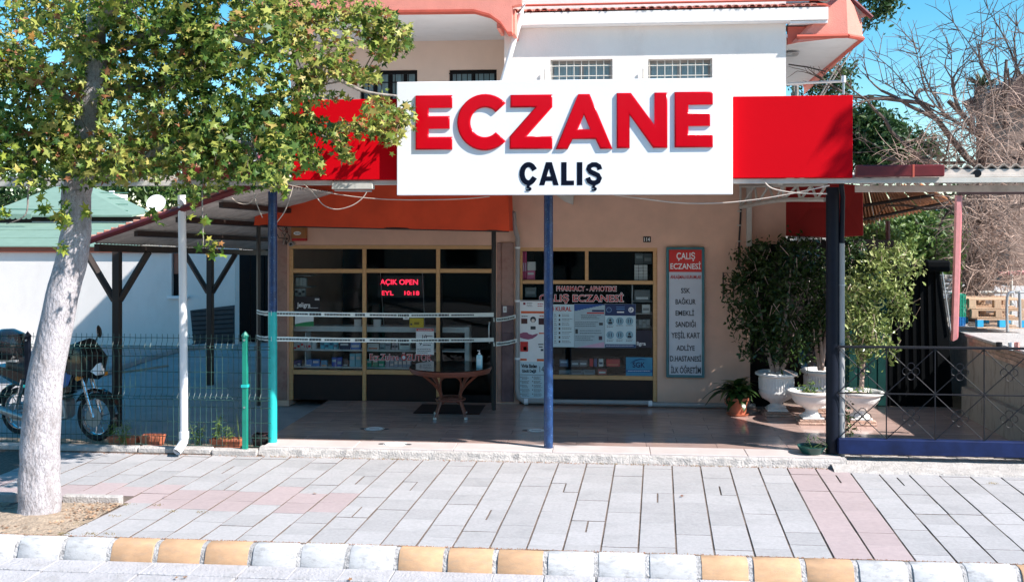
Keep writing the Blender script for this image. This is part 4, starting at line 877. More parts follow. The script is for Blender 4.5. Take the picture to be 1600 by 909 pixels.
t = thing('fabric_awning', 'short dark red fabric valance behind the right pole above the potted trees', 'awning', (X(1290, 15.5), 15.5, 3.0))
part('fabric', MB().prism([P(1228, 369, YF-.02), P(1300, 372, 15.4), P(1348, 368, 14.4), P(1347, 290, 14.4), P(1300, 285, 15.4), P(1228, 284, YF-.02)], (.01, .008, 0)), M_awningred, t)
t = thing('timber_beam', 'short pale timber hanging beam below the right red valance', 'beam', P(1260, 372, 15.9)); part('beam', MB().prism([P(1246, 369, 15.9), P(1280, 364, 15.9), P(1280, 371, 15.9), P(1246, 378, 15.9)], (0, .06, 0)), M_offwhite, t)
# poles
def pole(lbl, px, py, Y, r, segs, topz=3.40, n=20, mm=None):
    b = P(px, py, Y); b.z = FZ+.004; t = thing('canopy_pole', lbl, 'pole', b, 'poles carrying the canopy'); z0 = b.z
    for (z1, m, nm) in segs: part(nm, MB().tube([(b.x, Y, z0), (b.x, Y, z1)], r, n, cap=True), m, t, True); z0 = z1+.0005
    return t
YPo = 13.02
z2 = Z(427, 487, YPo)
pole('left canopy pole, blue above and bright teal below, beside the green fence', 426, 690, YPo, .058, ((z2, M_teal, 'lower_shaft'), (3.42, M_polenavy, 'upper_shaft')))
pole('round blue canopy pole standing in front of the right shop window', 857, 695, YPo, .058, ((3.42, M_polenavy, 'shaft'),))
t = pole('dark navy canopy pole at the right with grey drain pipe strapped to it', 1301, 710, YPo, .082, ((3.42, M_poledark, 'shaft'),))
bx = X(1312.5, YPo)+.015
part('drain_pipe', MB().tube([(bx, YPo-.03, FZ-.03), (bx, YPo-.03, Z(1312, 380, YPo))], .036, 12), M_pipegrey, t, True); part('drain_pipe', MB().tube([(bx, YPo-.03, Z(1312, 380, YPo)), (bx+.01, YPo-.03, 3.3), (bx-.02, YPo-.1, 3.45)], .03, 10), M_poledark, t, True)
part('clamp', MB().tube([(bx, YPo-.03, Z(1312, 446, YPo)), (bx, YPo-.03, Z(1312, 443.5, YPo))], .044, 12), M_steel, t); part('clamp', MB().tube([(bx, YPo-.03, Z(1312, 646, YPo)), (bx, YPo-.03, Z(1312, 643.5, YPo))], .044, 12), M_steel, t)
pole('thin black post at the door end of the awning beside the marble pilaster', 771.5, 640, 15.6, .035, ((3.0, M_black, 'shaft'),), n=4)
pole('thin black post left of the marble pilaster under the awning end', 404, 640, 15.6, .035, ((3.0, M_black, 'shaft'),), n=4)
# the sign
YSG = 11.97
t = thing('pharmacy_sign', 'large white and red pharmacy sign with raised red letters above the patio', 'sign', (X(890, YSG), YSG, 3.3))
def panel(px0, px1, pyt, pyb, Y, th, m, nm):
    r = RECT(px0, px1, pyt, pyb, Y); part(nm, MB().bbox(r[0], r[1], Y, Y+th, r[2], r[3], .006), m, t); return r
wr = panel(620, 1145, 125, 304.5, YSG-.10, .12, M_signwhite, 'white_board')
lr = panel(455, 620.5, 155.5, 281, YSG-.0, .12, M_signred, 'red_panel'); rr_ = panel(1145.5, 1332.5, 150, 278, YSG-.0, .12, M_signred, 'red_panel')
YL = YSG-.10
def L_shape(kind, w, h, t_):
    if kind == 'E': return [[(0, 0), (w, 0), (w, t_), (t_*1.05, t_), (t_*1.05, h/2-t_/2), (w*.93, h/2-t_/2), (w*.93, h/2+t_/2), (t_*1.05, h/2+t_/2), (t_*1.05, h-t_), (w, h-t_), (w, h), (0, h)]]
    if kind == 'Z': return [[(0, 0), (w, 0), (w, t_), (w*.40, t_), (w, h-t_*1.0), (w, h), (0.02*w, h), (0.02*w, h-t_), (w*.60, h-t_), (0, t_*1.0)]]
    if kind == 'N': return [[(0, 0), (t_, 0), (t_, h*.60), (w-t_*1.1, 0), (w, 0), (w, h), (w-t_, h), (w-t_, h*.42), (t_*1.1, h), (0, h)]]
    if kind == 'A':
        k = .36
        return [[(0, 0), (w*.215, 0), (w*.30, h*.18), (w*.70, h*.18), (w*.785, 0), (w, 0), (w*.60, h), (w*.40, h)], [(w*.395, h*.36), (w*.605, h*.36), (w*.5, h*.62)][::-1]]
    if kind == 'C':
        out = []; n = 30; a0, a1 = R(42), R(318); ro = h/2; ri = ro-t_*1.02; cx = ro
        for i in range(n+1): a = a0+(a1-a0)*i/n; out.append((cx+ro*math.cos(a), h/2+ro*math.sin(a)))
        for i in range(n+1): a = a1-(a1-a0)*i/n; out.append((cx+ri*math.cos(a), h/2+ri*math.sin(a)))
        xm = max(p[0] for p in out); return [[(p[0]*w/xm, p[1]) for p in out]]
for kind, px0, px1, pyt, pyb in (('E', 649, 706.5, 149, 234), ('C', 714, 790, 147, 235.5), ('Z', 796, 863, 148, 233), ('A', 868, 957, 147, 233), ('N', 963.5, 1043, 145, 231.5), ('E', 1054, 1114, 143.5, 230.5)):
    r = RECT(px0, px1, pyt, pyb, YL-.02); w, h = r[1]-r[0], r[3]-r[2]; sh = L_shape(kind, w, h, h*.235)
    cu = bpy.data.curves.new('letter', 'CURVE'); cu.dimensions = '2D'; cu.fill_mode = 'BOTH'
    for poly in sh:
        sp = cu.splines.new('POLY'); sp.points.add(len(poly)-1)
        for q_, p_ in zip(sp.points, poly): q_.co = (p_[0], p_[1], 0, 1)
        sp.use_cyclic_u = True
    cu.extrude = .003; cu.bevel_depth = .018; cu.bevel_resolution = 3; cu.offset = -.018
    o = bpy.data.objects.new('tmp', cu); COL.objects.link(o); me = bpy.data.meshes.new_from_object(o.evaluated_get(bpy.context.evaluated_depsgraph_get())); bpy.data.objects.remove(o)
    me.transform(Matrix.Translation((r[0], YL-.008, r[2])) @ Matrix.Rotation(R(90), 4, 'X')); me.materials.clear()
    put('letter', me, M_letter, t)
def flat_letter(polys_, px0, px1):
    a, b, c, d = RECT(px0, px1, 253.5, 289.5, YL); mb = MB()
    for k_, pl_ in enumerate(polys_): mb.prism([(a+(b-a)*u, YL-.0003*(k_+1), c+(d-c)*v) for u, v in pl_], (0, -.0025, 0))
    part('letter', mb, M_navy, t, label='dark navy letter')
def ribbon(pts, hu, hv):
    out = []; L1, L2 = [], []
    for i, (u, v) in enumerate(pts):
        a = pts[max(i-1, 0)]; b = pts[min(i+1, len(pts)-1)]; dx, dy = (b[0]-a[0])*hv/hu, b[1]-a[1]; l = math.hypot(dx, dy); L1.append((u-dy/l*hu, v+dx/l*hv)); L2.append((u+dy/l*hu, v-dx/l*hv))
    return [[L1[i], L1[i+1], L2[i+1], L2[i]] for i in range(len(pts)-1)]
cd_ = [[(.42, 0), (.60, 0), (.56, -.07), (.66, -.11), (.68, -.18), (.60, -.25), (.36, -.25), (.36, -.185), (.48, -.19), (.52, -.16), (.48, -.13), (.38, -.12)]]
arcC = [(.5+.36*math.cos(R(a)), .5+.395*math.sin(R(a))) for a in range(38, 323, 15)]
flat_letter(ribbon([(.86, .66)]+arcC+[(.86, .34)], .15, .11)+cd_, 812, 839.5)
flat_letter([[(0, 0), (.27, 0), (.33, .22), (.67, .22), (.73, 0), (1, 0), (.65, 1), (.35, 1)]][:0]+[[(0, 0), (.27, 0), (.53, .82), (.62, 1), (.35, 1)], [(1, 0), (.73, 0), (.47, .82), (.38, 1), (.65, 1)], [(.25, .19), (.75, .19), (.69, .38), (.31, .38)]], 842.5, 873)
flat_letter([[(0, 0), (1, 0), (1, .2), (.42, .2), (.42, 1), (0, 1)]], 877, 897); flat_letter([[(0, 0), (1, 0), (1, 1), (0, 1)]], 901.5, 910)
flat_letter(ribbon([(.86, .68), (.80, .82), (.62, .895), (.42, .895), (.24, .82), (.18, .70), (.28, .59), (.50, .515), (.74, .43), (.84, .30), (.76, .17), (.58, .105), (.40, .105), (.22, .17), (.13, .33)], .15, .105)+cd_, 915, 941)
part('support_frame', MB().tube([(lr[0], YSG+.16, 3.45), (rr_[1], YSG+.16, 3.45)], .02, 6).tube([(lr[0], YSG+.16, 4.4), (rr_[1], YSG+.16, 4.4)], .02, 6), M_steel, t)
# dark red gutters and hanging cables
t = thing('roof_gutter', 'dark red gutter at the canopy edge right of the sign', 'gutter', P(1400, 277, YE-.08)); part('trough', MB().bbox(X(1334, YE), X(1471, YE), YE-.12, YE-.035, Z(1400, 277, YE), Z(1400, 258.5, YE), .012), M_darkred, t); part('joint_strap', MB().box(X(1421, YE), X(1424, YE), YE-.124, YE-.034, Z(1400, 277.4, YE), Z(1400, 258.2, YE)), M_redpaint, t)
t = thing('roof_gutter', 'dark red gutter at the canopy edge left of the sign, partly behind leaves', 'gutter', P(370, 281, YE-.08)); part('trough', MB().bbox(X(290, YE), X(454, YE), YE-.12, YE-.035, Z(370, 280.5, YE), Z(370, 262, YE), .012), M_darkred, t)
mb = MB()
for k in range(11): px = 300+k*14; mb.tube([P(px, 262+random.uniform(-2, 1), YE-.1), P(px+3, 258, YE+.35)], .045, 6)
part('tile', mb, M_tile, t)
def cable(lbl, pts, r=.006, m=M_cable, Y=YE-.05):
    pts = [P(a, b, Y if len(p_) == 2 else p_[2]) for p_ in pts for a, b in [p_[:2]]]
    # smooth
    out = []
    for i in range(len(pts)-1):
        p0 = pts[max(i-1, 0)]; p1 = pts[i]; p2 = pts[i+1]; p3 = pts[min(i+2, len(pts)-1)]
        for k in range(6):
            u = k/6; out.append(0.5*((2*p1)+(p2-p0)*u+(2*p0-5*p1+4*p2-p3)*u*u+(3*p1-p0-3*p2+p3)*u**3))
    out.append(pts[-1]); o = part('loose_cable', MB().tube(out, r, 6), m, None, True); tag(o, lbl, 'cable', 'cables hanging from the canopy'); return o
cable('thin pale cable hanging in a deep loop in front of the orange valance', [(473, 286), (490, 302), (505, 320), (525, 327), (548, 322), (565, 311), (573, 300)])
cable('thin cable curving down from the canopy edge to the left pole', [(458, 290), (453, 308), (445, 330), (433, 347)])
cable('long cable running from the left end of the canopy towards the white board', [(430, 284), (470, 293), (530, 304), (580, 310), (640, 312.5), (720, 311), (765, 307)], .006)
cable('long pale cable sagging from the white board to the right pole', [(960, 305), (1000, 310), (1060, 317), (1120, 317.5), (1180, 312), (1240, 302), (1296, 290)], .008)
cable('pale cable drooping from the red panel corner to the lattice girder', [(1191, 279), (1202, 292), (1220, 298), (1250, 302), (1292, 303)], .008)
cable('thin cable hanging below the left end of the orange valance', [(395, 292), (400, 315), (410, 340)])
cable('wavy grey cable strung from the leaves to the left awning corner', [(362, 309), (370, 316), (382, 319), (390, 317), (398, 308), (406, 300)])
t = thing('tube_lamp', 'unlit fluorescent tube fitting below the left end of the canopy beam', 'lamp', P(552, 299, YE)); part('housing', MB().bbox(X(520, YE), X(584, YE), YE-.06, YE+.06, Z(550, 296, YE), Z(550, 283.5, YE), .008), M_offwhite, t); part('tube', MB().tube([P(523, 297.5, YE), P(581, 298.5, YE)], .012, 8), M_steel, t)
# barrier tapes
def tape(lbl, pts, h=.062):
    Tt = thing('barrier_tape', lbl, 'barrier tape', pts[0], 'barrier tapes across the patio')
    mb = MB(); n = 24; q = []
    for a, b in zip(pts, pts[1:]):
        for k in range(n): q.append(a.lerp(b, k/n)+Vector((0, .01*math.sin(k*.8), -.015*math.sin(k/n*math.pi))))
    q.append(pts[-1]); vs_ = []; fs = []
    for i, p in enumerate(q): 
        tw = .006*math.sin(i*.5); vs_ += [p+Vector((0, tw, h/2)), p+Vector((0, -tw, -h/2)), p+Vector((0, tw+.0015, h/2)), p+Vector((0, -tw+.0015, -h/2))]
    for i in range(len(q)-1): a = i*4; fs += [(a, a+1, a+5, a+4), (a+2, a+6, a+7, a+3), (a, a+4, a+6, a+2), (a+1, a+3, a+7, a+5)]
    mb.add(vs_, fs); part('ribbon', mb, M_tape, Tt)
    ink = MB(); L = (pts[1]-pts[0]).length; d = (pts[1]-pts[0]).normalized(); s_ = .08; k = 0; rr = random.Random(3)
    nrm = Vector((d.y, -d.x, 0)).normalized()
    while s_ < L-.4:
        e = s_+(.40 if k % 2 == 0 else .16)
        while s_ < e:
            w = rr.uniform(.02, .05); u = s_/L; p = pts[0].lerp(pts[1], u)+Vector((0, .01*math.sin(u*n*.8), -.015*math.sin(u*math.pi)))+nrm*.009
            hh = .010 if k % 2 == 0 else .014; ink.prism([p+Vector((0, 0, -hh)), p+d*w+Vector((0, 0, -hh)), p+d*w+Vector((0, 0, hh)), p+Vector((0, 0, hh))], nrm*.001); s_ += w+.008
        s_ = e+.07; k += 1
    if ink.v: part('print', ink, M_ink, Tt, kind='stuff')
A1 = Vector((X(426, YPo)+.0, YPo-.062, Z(426, 489, YPo))); A2 = Vector((X(771.5, 15.54), 15.54, Z(771, 491.5, 15.54)))
tape('upper white barrier tape stretched from the teal pole to the black post', [A1, A2])
B1 = Vector((A1.x, A1.y, Z(426, 528.5, YPo))); B2 = Vector((A2.x, A2.y, Z(771, 530.5, 15.54)))
tape('lower white barrier tape stretched from the teal pole to the black post', [B1, B2])
tape('upper white barrier tape from the black post to the grey drain pipe', [P(771, 499.5, 15.55), P(806, 494, YF-.16)])
tape('lower white barrier tape from the black post to the grey drain pipe', [P(771, 537.5, 15.55), P(808, 531.5, YF-.16)])
tape('upper short barrier tape left of the teal pole', [P(401, 486.5, 15.54), P(426, 489, YPo+.06)]); tape('lower short barrier tape left of the teal pole', [P(401, 526, 15.54), P(426, 528, YPo+.06)])
# ================================================================ LEFT SIDE: CARPORT, OUTBUILDING, FENCE, MOTORBIKE
t = thing('carport_roof', 'sloping lean to carport roof of old corrugated sheets left of the pharmacy', 'carport', (-5.5, 14, 2.7))
FL = Vector((X(146, 13.3), 13.3, Z(146, 379, 13.3))); FR = Vector((X(412, 12.3), 12.3, Z(412, 288, 12.3)))
BL = Vector((-7.4, 21.5, 2.42)); BR = Vector((FR.x+.0, 21.5, FR.z-.05))
npan = 5
for k in range(npan):      # sheets side by side, front to back seams
    u0, u1 = k/npan, (k+1)/npan-.004
    a, b = FL.lerp(BL, u0), FR.lerp(BR, u0); c, d = FL.lerp(BL, u1), FR.lerp(BR, u1); lift = Vector((0, 0, .012*(k % 2)))
    part('corrugated_sheet', corrugated(a+lift, c+lift, b+lift, d+lift, 14, .018, sub=5), M_corr, t)
part('edge_gutter', MB().tube([FL+Vector((-.1, -.06, .0)), FR+Vector((0, -.06, .03))], .045, 8), M_darkred, t, True)
mb = MB()
for k in range(22): u = (k+.5)/22; p = FL.lerp(FR, u)+Vector((0, 0, .07)); mb.bbox(p.x-.07, p.x+.07, p.y-.08, p.y+.3, p.z-.03, p.z+.02, .01)
part('edge_tiles', mb, M_tile, t, kind='stuff')
part('eave_beam', MB().prism([FL+Vector((0, .02, -.02)), FL+Vector((.07, .02, -.02)), FL+Vector((.07, .02, -.12)), FL+Vector((0, .02, -.12))], BL-FL), M_brownpost, t)
for u in (.25, .5, .75): a, b = FL.lerp(FR, u), BL.lerp(BR, u); part('purlin', MB().prism([a+Vector((0, .03, -.03)), a+Vector((.05, .03, -.02)), a+Vector((.05, .03, -.09)), a+Vector((0, .03, -.1))], b-a), M_brownpost, t)
for px, Yp, zt, lbl in ((183, 14.4, 2.60, 'nearer dark brown carport post with two braces'), (328.5, 18.3, 2.46, 'farther dark brown carport post with two braces')):
    x = X(px, Yp); q = thing('carport_post', lbl, 'post', (x, Yp, 0), 'carport posts'); w = .055
    part('shaft', MB().bbox(x-w, x+w, Yp-w, Yp+w, 0, zt, .008), M_brownpost, q)
    for s in (-1, 1): part('brace', MB().tube([(x+s*.04, Yp, zt-.75), (x+s*.48, Yp, zt-.04)], .05, 6), M_brownpost, q)
# outbuilding
YO = 24.0
OB = thing('outbuilding', 'low white outbuilding with pale green metal roof behind the carport', 'building', (-11, YO, 0))
ox0, ox1 = X(-120, YO), X(367, YO); wt = Z(130, 388, YO)
wn_ = RECT(268, 291, 396, 462, YO)
part('wall', wall_holes(ox0, ox1, -.1, wt, [wn_], YO, YO+.3), M_wallwhite, OB)
w = part('window', MB().box(wn_[0], wn_[1], YO+.12, YO+.16, wn_[2], wn_[3]), M_darkframe, OB); part('shutter', MB().box(wn_[0]+.02, wn_[1]-.02, YO+.08, YO+.119, Z(280, 428, YO), wn_[3]), cmat(150, 90, 70), w, loc=(0, 0, 0))
part('sill', MB().bbox(wn_[0]-.08, wn_[1]+.08, YO-.1, YO+.1, wn_[2]-.07, wn_[2], .01), M_white, w, loc=(0, 0, 0))
part('eave_board', MB().bbox(ox0, X(266, YO), YO-.1, YO-.003, Z(130, 394.5, YO), Z(130, 385, YO), .01), cmat(150, 85, 65, .8), OB)
r0 = (Z(130, 386, YO-.15), Z(130, 349, 26.5)); mb = MB()
def roofstrip(x0, x1, y0, z0, y1, z1, m, n, par, nm='roof_sheet'):
    for k in range(n):
        u0, u1 = k/n, (k+1)/n; a = (y0+(y1-y0)*u0, z0+(z1-z0)*u0); b = (y0+(y1-y0)*u1, z0+(z1-z0)*u1)
        part(nm, MB().prism([(x0, a[0], a[1]), (x0, b[0]+.06, b[1]+.0), (x0, b[0]+.06, b[1]+.025), (x0, a[0], a[1]+.025)], (x1-x0, 0, 0)), m, par)
roofstrip(ox0, X(250, 25.2), YO-.15, r0[0], 26.5, r0[1], M_greenroof, 3, OB)
part('upper_wall', MB().box(ox0, X(240, 26.7), 26.7, 26.9, r0[1]-.3, Z(100, 338, 26.7)), M_panelbrown, OB)
part('wall_band', MB().box(X(50, 26.6), X(232, 26.6), 26.6, 26.69, r0[1]-.2, Z(100, 346, 26.6)), M_wallwhite, OB)
z_a, z_b = Z(100, 339, 26.4), Z(100, 297, 31)
part('upper_roof', MB().prism([(ox0, 26.4, z_a), (X(206, 26.4), 26.4, z_a-.0), (X(234, 28.0), 28.0, Z(234, 333, 28)), (X(175, 31), 31, z_b-.15), (ox0, 31, z_b+.25)], (0, 0, .05)), M_greenroof, OB)
for k in range(4): y = 27+k*1.0; u = (y-26.4)/4.6; zz = z_a+(z_b-z_a)*u+.06; part('seam', MB().tube([(ox0, y, zz+.06), (X(200, y), y, zz)], .014, 5), cmat(90, 130, 115), OB)
mb = MB()
for k in range(7):
    cx = X(-6+k*8.5, 25.9); zz = Z(20, 339, 25.9); mb.prism([(cx-.075, 25.9, zz+.08), (cx+.075, 25.9, zz+.08)]+[(cx+.075*math.cos(a*math.pi/6), 25.9, zz-.06*math.sin(a*math.pi/6)) for a in range(7)], (0, .02, 0))
part('scalloped_valance', mb, M_greenroof, OB, kind='stuff')
part('base_cladding', MB().prism([(X(297, 23.9), 23.9, Z(297, 485, 23.9)), (ox1, 23.9, Z(367, 477, 23.9)), (ox1, 23.9, 0), (X(303, 23.9), 23.9, 0)], (0, .09, 0)), mat('dark cladding', (0.06, .06, .065), .8, var=.2), OB)
for k in range(9): py = 487+k*7.2; part('cladding_seam', MB().tube([P(300, py, 23.88), P(366, py-4, 23.88)], .012, 4), M_black, OB)
D = thing('dark_shed', 'dark shuttered shed in deep shade at the back of the carport', 'shed', (X(400, 24.5), 24.5, 0))
part('wall', MB().box(ox1+.02, X(440, 25.2), 25.2, 25.4, 0, 2.45), M_interior, D)
for k in range(3): a = X(370+k*22, 25.1); part('door_leaf', MB().bbox(a, X(370+k*22+21, 25.1), 25.1, 25.19, .02, 2.3, .01), M_darkframe, D)
part('fascia', MB().box(ox1, X(440, 25), 25.0, 25.1, 2.38, 2.5), M_wallwhite, D)
# background left
nb = thing('distant_house', 'pale distant house with pink rooftop tank seen left of the red sign panel', 'house', (X(430, 34), 34, 0))
part('wall', MB().box(X(380, 34), X(470, 34), 34, 40, 0, Z(430, 250, 34)), M_wallwhite, nb); 
for px in (395, 425, 445): r = RECT(px, px+8, 262, 278, 33.95); part('window', MB().box(r[0], r[1], 33.93, 33.99, r[2], r[3]), M_darkframe, nb)
r = RECT(399, 421, 236, 262, 33); part('rooftop_tank', MB().bbox(r[0], r[1], 33, 33.9, r[2]-1.2, r[3], .12), cmat(235, 120, 130), nb, True)
mb = MB(); 
for k in range(7): mb.tube([P(420+k*8, 283, 32.8), P(420+k*8, 230, 32.8)], .02, 4)
mb.tube([P(420, 232, 32.8), P(470, 232, 32.8)], .02, 4); part('railing', mb, M_steel, nb)
d = thing('satellite_dish', 'white round satellite dish beyond the green roof', 'satellite dish', P(262, 312, 30))
c_ = P(244, 318, 30); DISH = part('dish', MB().lathe([(.001, -.12), (.12, -.09), (.22, -.04), (.29, .02)], (0, 0, 0), 20), M_white, d, True); dd = DISH; dd.location = c_-d.location; dd.rotation_euler = (R(65), R(15), 0)
part('mount', MB().tube([c_+Vector((0, .2, -.1)), c_+Vector((0, .3, -1.6))], .04, 6), M_steel, d)
r = RECT(145, 177, 303, 322, 32); wl_ = thing('white_roof_hut', 'white rooftop hut showing just above the green roof beside the trunk', 'hut', (r[0], 32, 3)); part('wall', MB().box(r[0], r[1], 32, 33, r[2]-2, r[3]), M_wallwhite, wl_); part('corner_post', MB().box(r[1]-.1, r[1]+.05, 31.9, 31.99, r[2]-2, r[3]+.1), M_white, wl_)
# front strip of roof over the fence side: rough boards along the beam
t = thing('pergola_strip', 'weathered timber boards lying along the canopy beam above the fence', 'pergola', (X(100, 12.9), 12.9, 3.4))
for k in range(5):
    a = X(-40+k*75, 12.15); part('board', MB().bbox(a, X(-40+k*75+73, 12.15), 12.10+.05*(k % 2), 12.35, zf+.03+.02*(k % 2), zf+.07+.03*(k % 3), .006), M_corr, t)
for k in range(6): a = X(-20+k*60, 12.4); part('board', MB().bbox(a, a+.42, 12.37, 12.5, zf-.02, zf+.10+.02*(k % 2), .006), M_brownpost if k % 2 else M_corr, t)
# downpipe in front
t = thing('white_downpipe', 'tall white round downpipe with open elbow standing on the pavement edge', 'downpipe', (X(287, 12.68), 12.68, 0))
part('pipe', MB().tube([P(284, 305, 12.68), P(285.5, 420, 12.68), P(287, 560, 12.68), P(287.5, 676, 12.68)], .050, 16), M_pipewhite, t, True)
part('collar', MB().tube([P(287.5, 674, 12.68), P(287.5, 684, 12.68)], .062, 16), M_pipewhite, t, True)
a_ = P(287.5, 683, 12.68); e_ = [a_, a_+Vector((0, -.01, -.05)), a_+Vector((-.03, -.05, -.12)), a_+Vector((-.05, -.11, -.165))]
mb = MB(); mb.tube(e_, .056, 16, cap=False); mb.tube(e_[::-1], .049, 16, cap=False); part('elbow', mb, M_pipewhite, t, True)
# mesh fence
YFn = 12.86
t = thing('mesh_fence', 'green welded mesh fence with folded wires left of the pharmacy', 'fence', (X(200, YFn), YFn, 0))
zt_, zb_ = Z(200, 521, YFn), .09
def zf_(py): return Z(200, py, YFn)
prof_w = [(0, zb_), (0, zf_(640)), (-.0, zf_(625)), (-.05, zf_(619)), (0, zf_(612)), (0, zf_(552)), (-.05, zf_(541)), (0, zf_(531)), (0, zt_)]
mw = MB(); mw.tube([(0, a, b) for a, b in prof_w], .0038, 4); mwm = mw.mesh('vertical_wire')
xa, xb = X(-30, YFn), X(423, YFn); n = int((xb-xa)/.0735)
for i in range(n):
    put('vertical_wire', mwm, M_wire, t, loc=Vector((xa+i*.0735+random.uniform(-.003, .003), YFn, 0))-t.location)
for py, off in ((527, 0), (539, -.045), (543.5, -.045), (556, 0), (580, 0), (604, 0), (617, -.045), (621.5, -.045), (634, 0), (657, 0), (680, 0), (693, 0)):
    pts = [(xa+(xb-xa)*k/20, YFn+off+.006, zf_(py)+random.uniform(-.003, .003)) for k in range(21)]; part('horizontal_wire', MB().tube(pts, .0042, 4), M_wire, t)
for px, m in ((44, M_greenpost), (383.5, M_greenpost)):
    x = X(px, YFn-.06); w = .032; z1 = Z(px, 525, YFn); q = part('post', MB().bbox(x-w, x+w, YFn-.10, YFn-.04, .07, z1, .004), m if px > 100 else M_poledark, t)
    part('cap', MB().lathe([(.052, 0), (.052, .02), (.001, .075)], (x, YFn-.07, z1), 4), m if px > 100 else M_poledark, q, loc=(0, 0, 0))
    part('clamp', MB().bbox(x-w-.012, x+w+.012, YFn-.108, YFn-.035, Z(px, 603.5, YFn), Z(px, 599, YFn), .002), M_teal, q, loc=(0, 0, 0)); part('bolt', MB().tube([(x, YFn-.10, Z(px, 530, YFn)), (x, YFn-.115, Z(px, 530, YFn))], .012, 8), M_steel, q, loc=(0, 0, 0)); part('bolt', MB().tube([(x, YFn-.10, Z(px, 634, YFn)), (x, YFn-.115, Z(px, 634, YFn))], .012, 8), M_steel, q, loc=(0, 0, 0))
# planters and weeds behind the fence
def tray(lbl, px0, px1, py0, py1, Y, full):
    r = RECT(px0, px1, py0, py1, Y); z0 = .03; zt = max(r[3], z0+.12); t = thing('planter_tray', lbl, 'planter', ((r[0]+r[1])/2, Y, z0), 'terracotta planters along the fence')
    w = (r[1]-r[0])/2; cx = (r[0]+r[1])/2; mb = MB(); b_ = .82
    o1 = [(cx-w*b_, Y-.07), (cx+w*b_, Y-.07), (cx+w*b_, Y+.07), (cx-w*b_, Y+.07)]; o2 = [(cx-w, Y-.09), (cx+w, Y-.09), (cx+w, Y+.09), (cx-w, Y+.09)]; i2 = [(cx-w*.93, Y-.075), (cx+w*.93, Y-.075), (cx+w*.93, Y+.075), (cx-w*.93, Y+.075)]
    V = [(*p, z0) for p in o1]+[(*p, zt-.025) for p in o2]+[(*p, zt) for p in o2]+[(*p, zt) for p in i2]+[(*p, zt-.04) for p in i2]
    fs = [(3, 2, 1, 0)]
    for q in range(4):
        for k in range(4): fs.append((q*4+k, q*4+(k+1) % 4, q*4+4+(k+1) % 4, q*4+4+k))
    mb.add(V, fs); part('tray', mb, M_terracotta, t); part('soil', MB().add([(*p, zt-.03) for p in i2], [(0, 1, 2, 3)]), M_soil, t)
    return t, zt
for (lbl, a, b, c, d) in (('long low terracotta planter behind the motorbike wheel', 172, 218, 684, 698), ('empty terracotta planter box at the middle of the fence', 222, 255, 679, 696), ('terracotta planter right of the white downpipe', 331, 379, 685, 700)): tray(lbl, a, b, c, d, 13.08, 1)
t, zt = tray('small dark planter of stones beside the teal pole', 397, 419, 677, 698, 13.08, 1); [c for c in t.children if c.name.startswith('tray')][0].data.materials[0] = M_blackgloss
t['group'] = 'planters along the fence'
oval = oval_leaf(); star = star_leaf()
def oval_mesh(nm='leaf', w=1.0, bend=.25):
    V, Fc = oval; me = bpy.data.meshes.new(nm); me.from_pydata([(v[0]*w, v[1]+1, v[2]*bend*4-bend*(v[1]+1)**2*.35) for v in V], [], Fc); return me
lm_w = oval_mesh('leaf', .55, .3); lm_w.materials.append(LF_weed)
def weed(lbl, px, py0, py1, Y, nst, spread, name='weed', cat='plant', group='weeds growing along the fence', ml=None, size=.05):
    base = P(px, py1, Y); base.z = max(base.z, .05); h = Z(px, py0, Y)-base.z; t = thing(name, lbl, cat, base, group)
    for s in range(nst):
        tip = base+Vector((random.uniform(-spread, spread), random.uniform(-.06, .06), h*random.uniform(.65, 1))); mid = base.lerp(tip, .5)+Vector((random.uniform(-.03, .03), 0, 0)); b0 = base+Vector((random.uniform(-.05, .05), 0, 0))
        part('stem', MB().tube([b0, mid, tip], [.006, .005, .002], 5), LF_bush if False else MATS['weed stem'] , t)
        nl = max(5, int(h*26))
        for k in range(nl):
            u = .2+.8*k/nl; p = b0.lerp(mid, u*2) if u < .5 else mid.lerp(tip, u*2-1); o = put('leaf', ml or lm_w, None, t, loc=p-t.location)
            o.rotation_euler = (random.uniform(-.1, .7), random.uniform(-.4, .4), k*2.4+random.random()); sc = size*random.uniform(.6, 1.15)*(1.2-u*.5); o.scale = (sc, sc, sc)
mat('weed stem', (0.12, 0.18, 0.05), .7)
weed('bushy light green weed just right of the white downpipe', 310, 655, 697, 13.1, 5, .13)
weed('tallest leafy weed between downpipe and green post', 340, 640, 690, 13.12, 4, .08)
weed('low weed leaning against the green fence post', 358, 658, 694, 13.1, 4, .10)
weed('weed growing in front of the motorbike front wheel', 192, 652, 698, 12.98, 5, .10)
weed('small weed between the motorbike spokes', 176, 655, 690, 13.25, 4, .08)
weed('dry upright shoot beside the green post', 370, 628, 690, 13.15, 1, .06, size=.02)
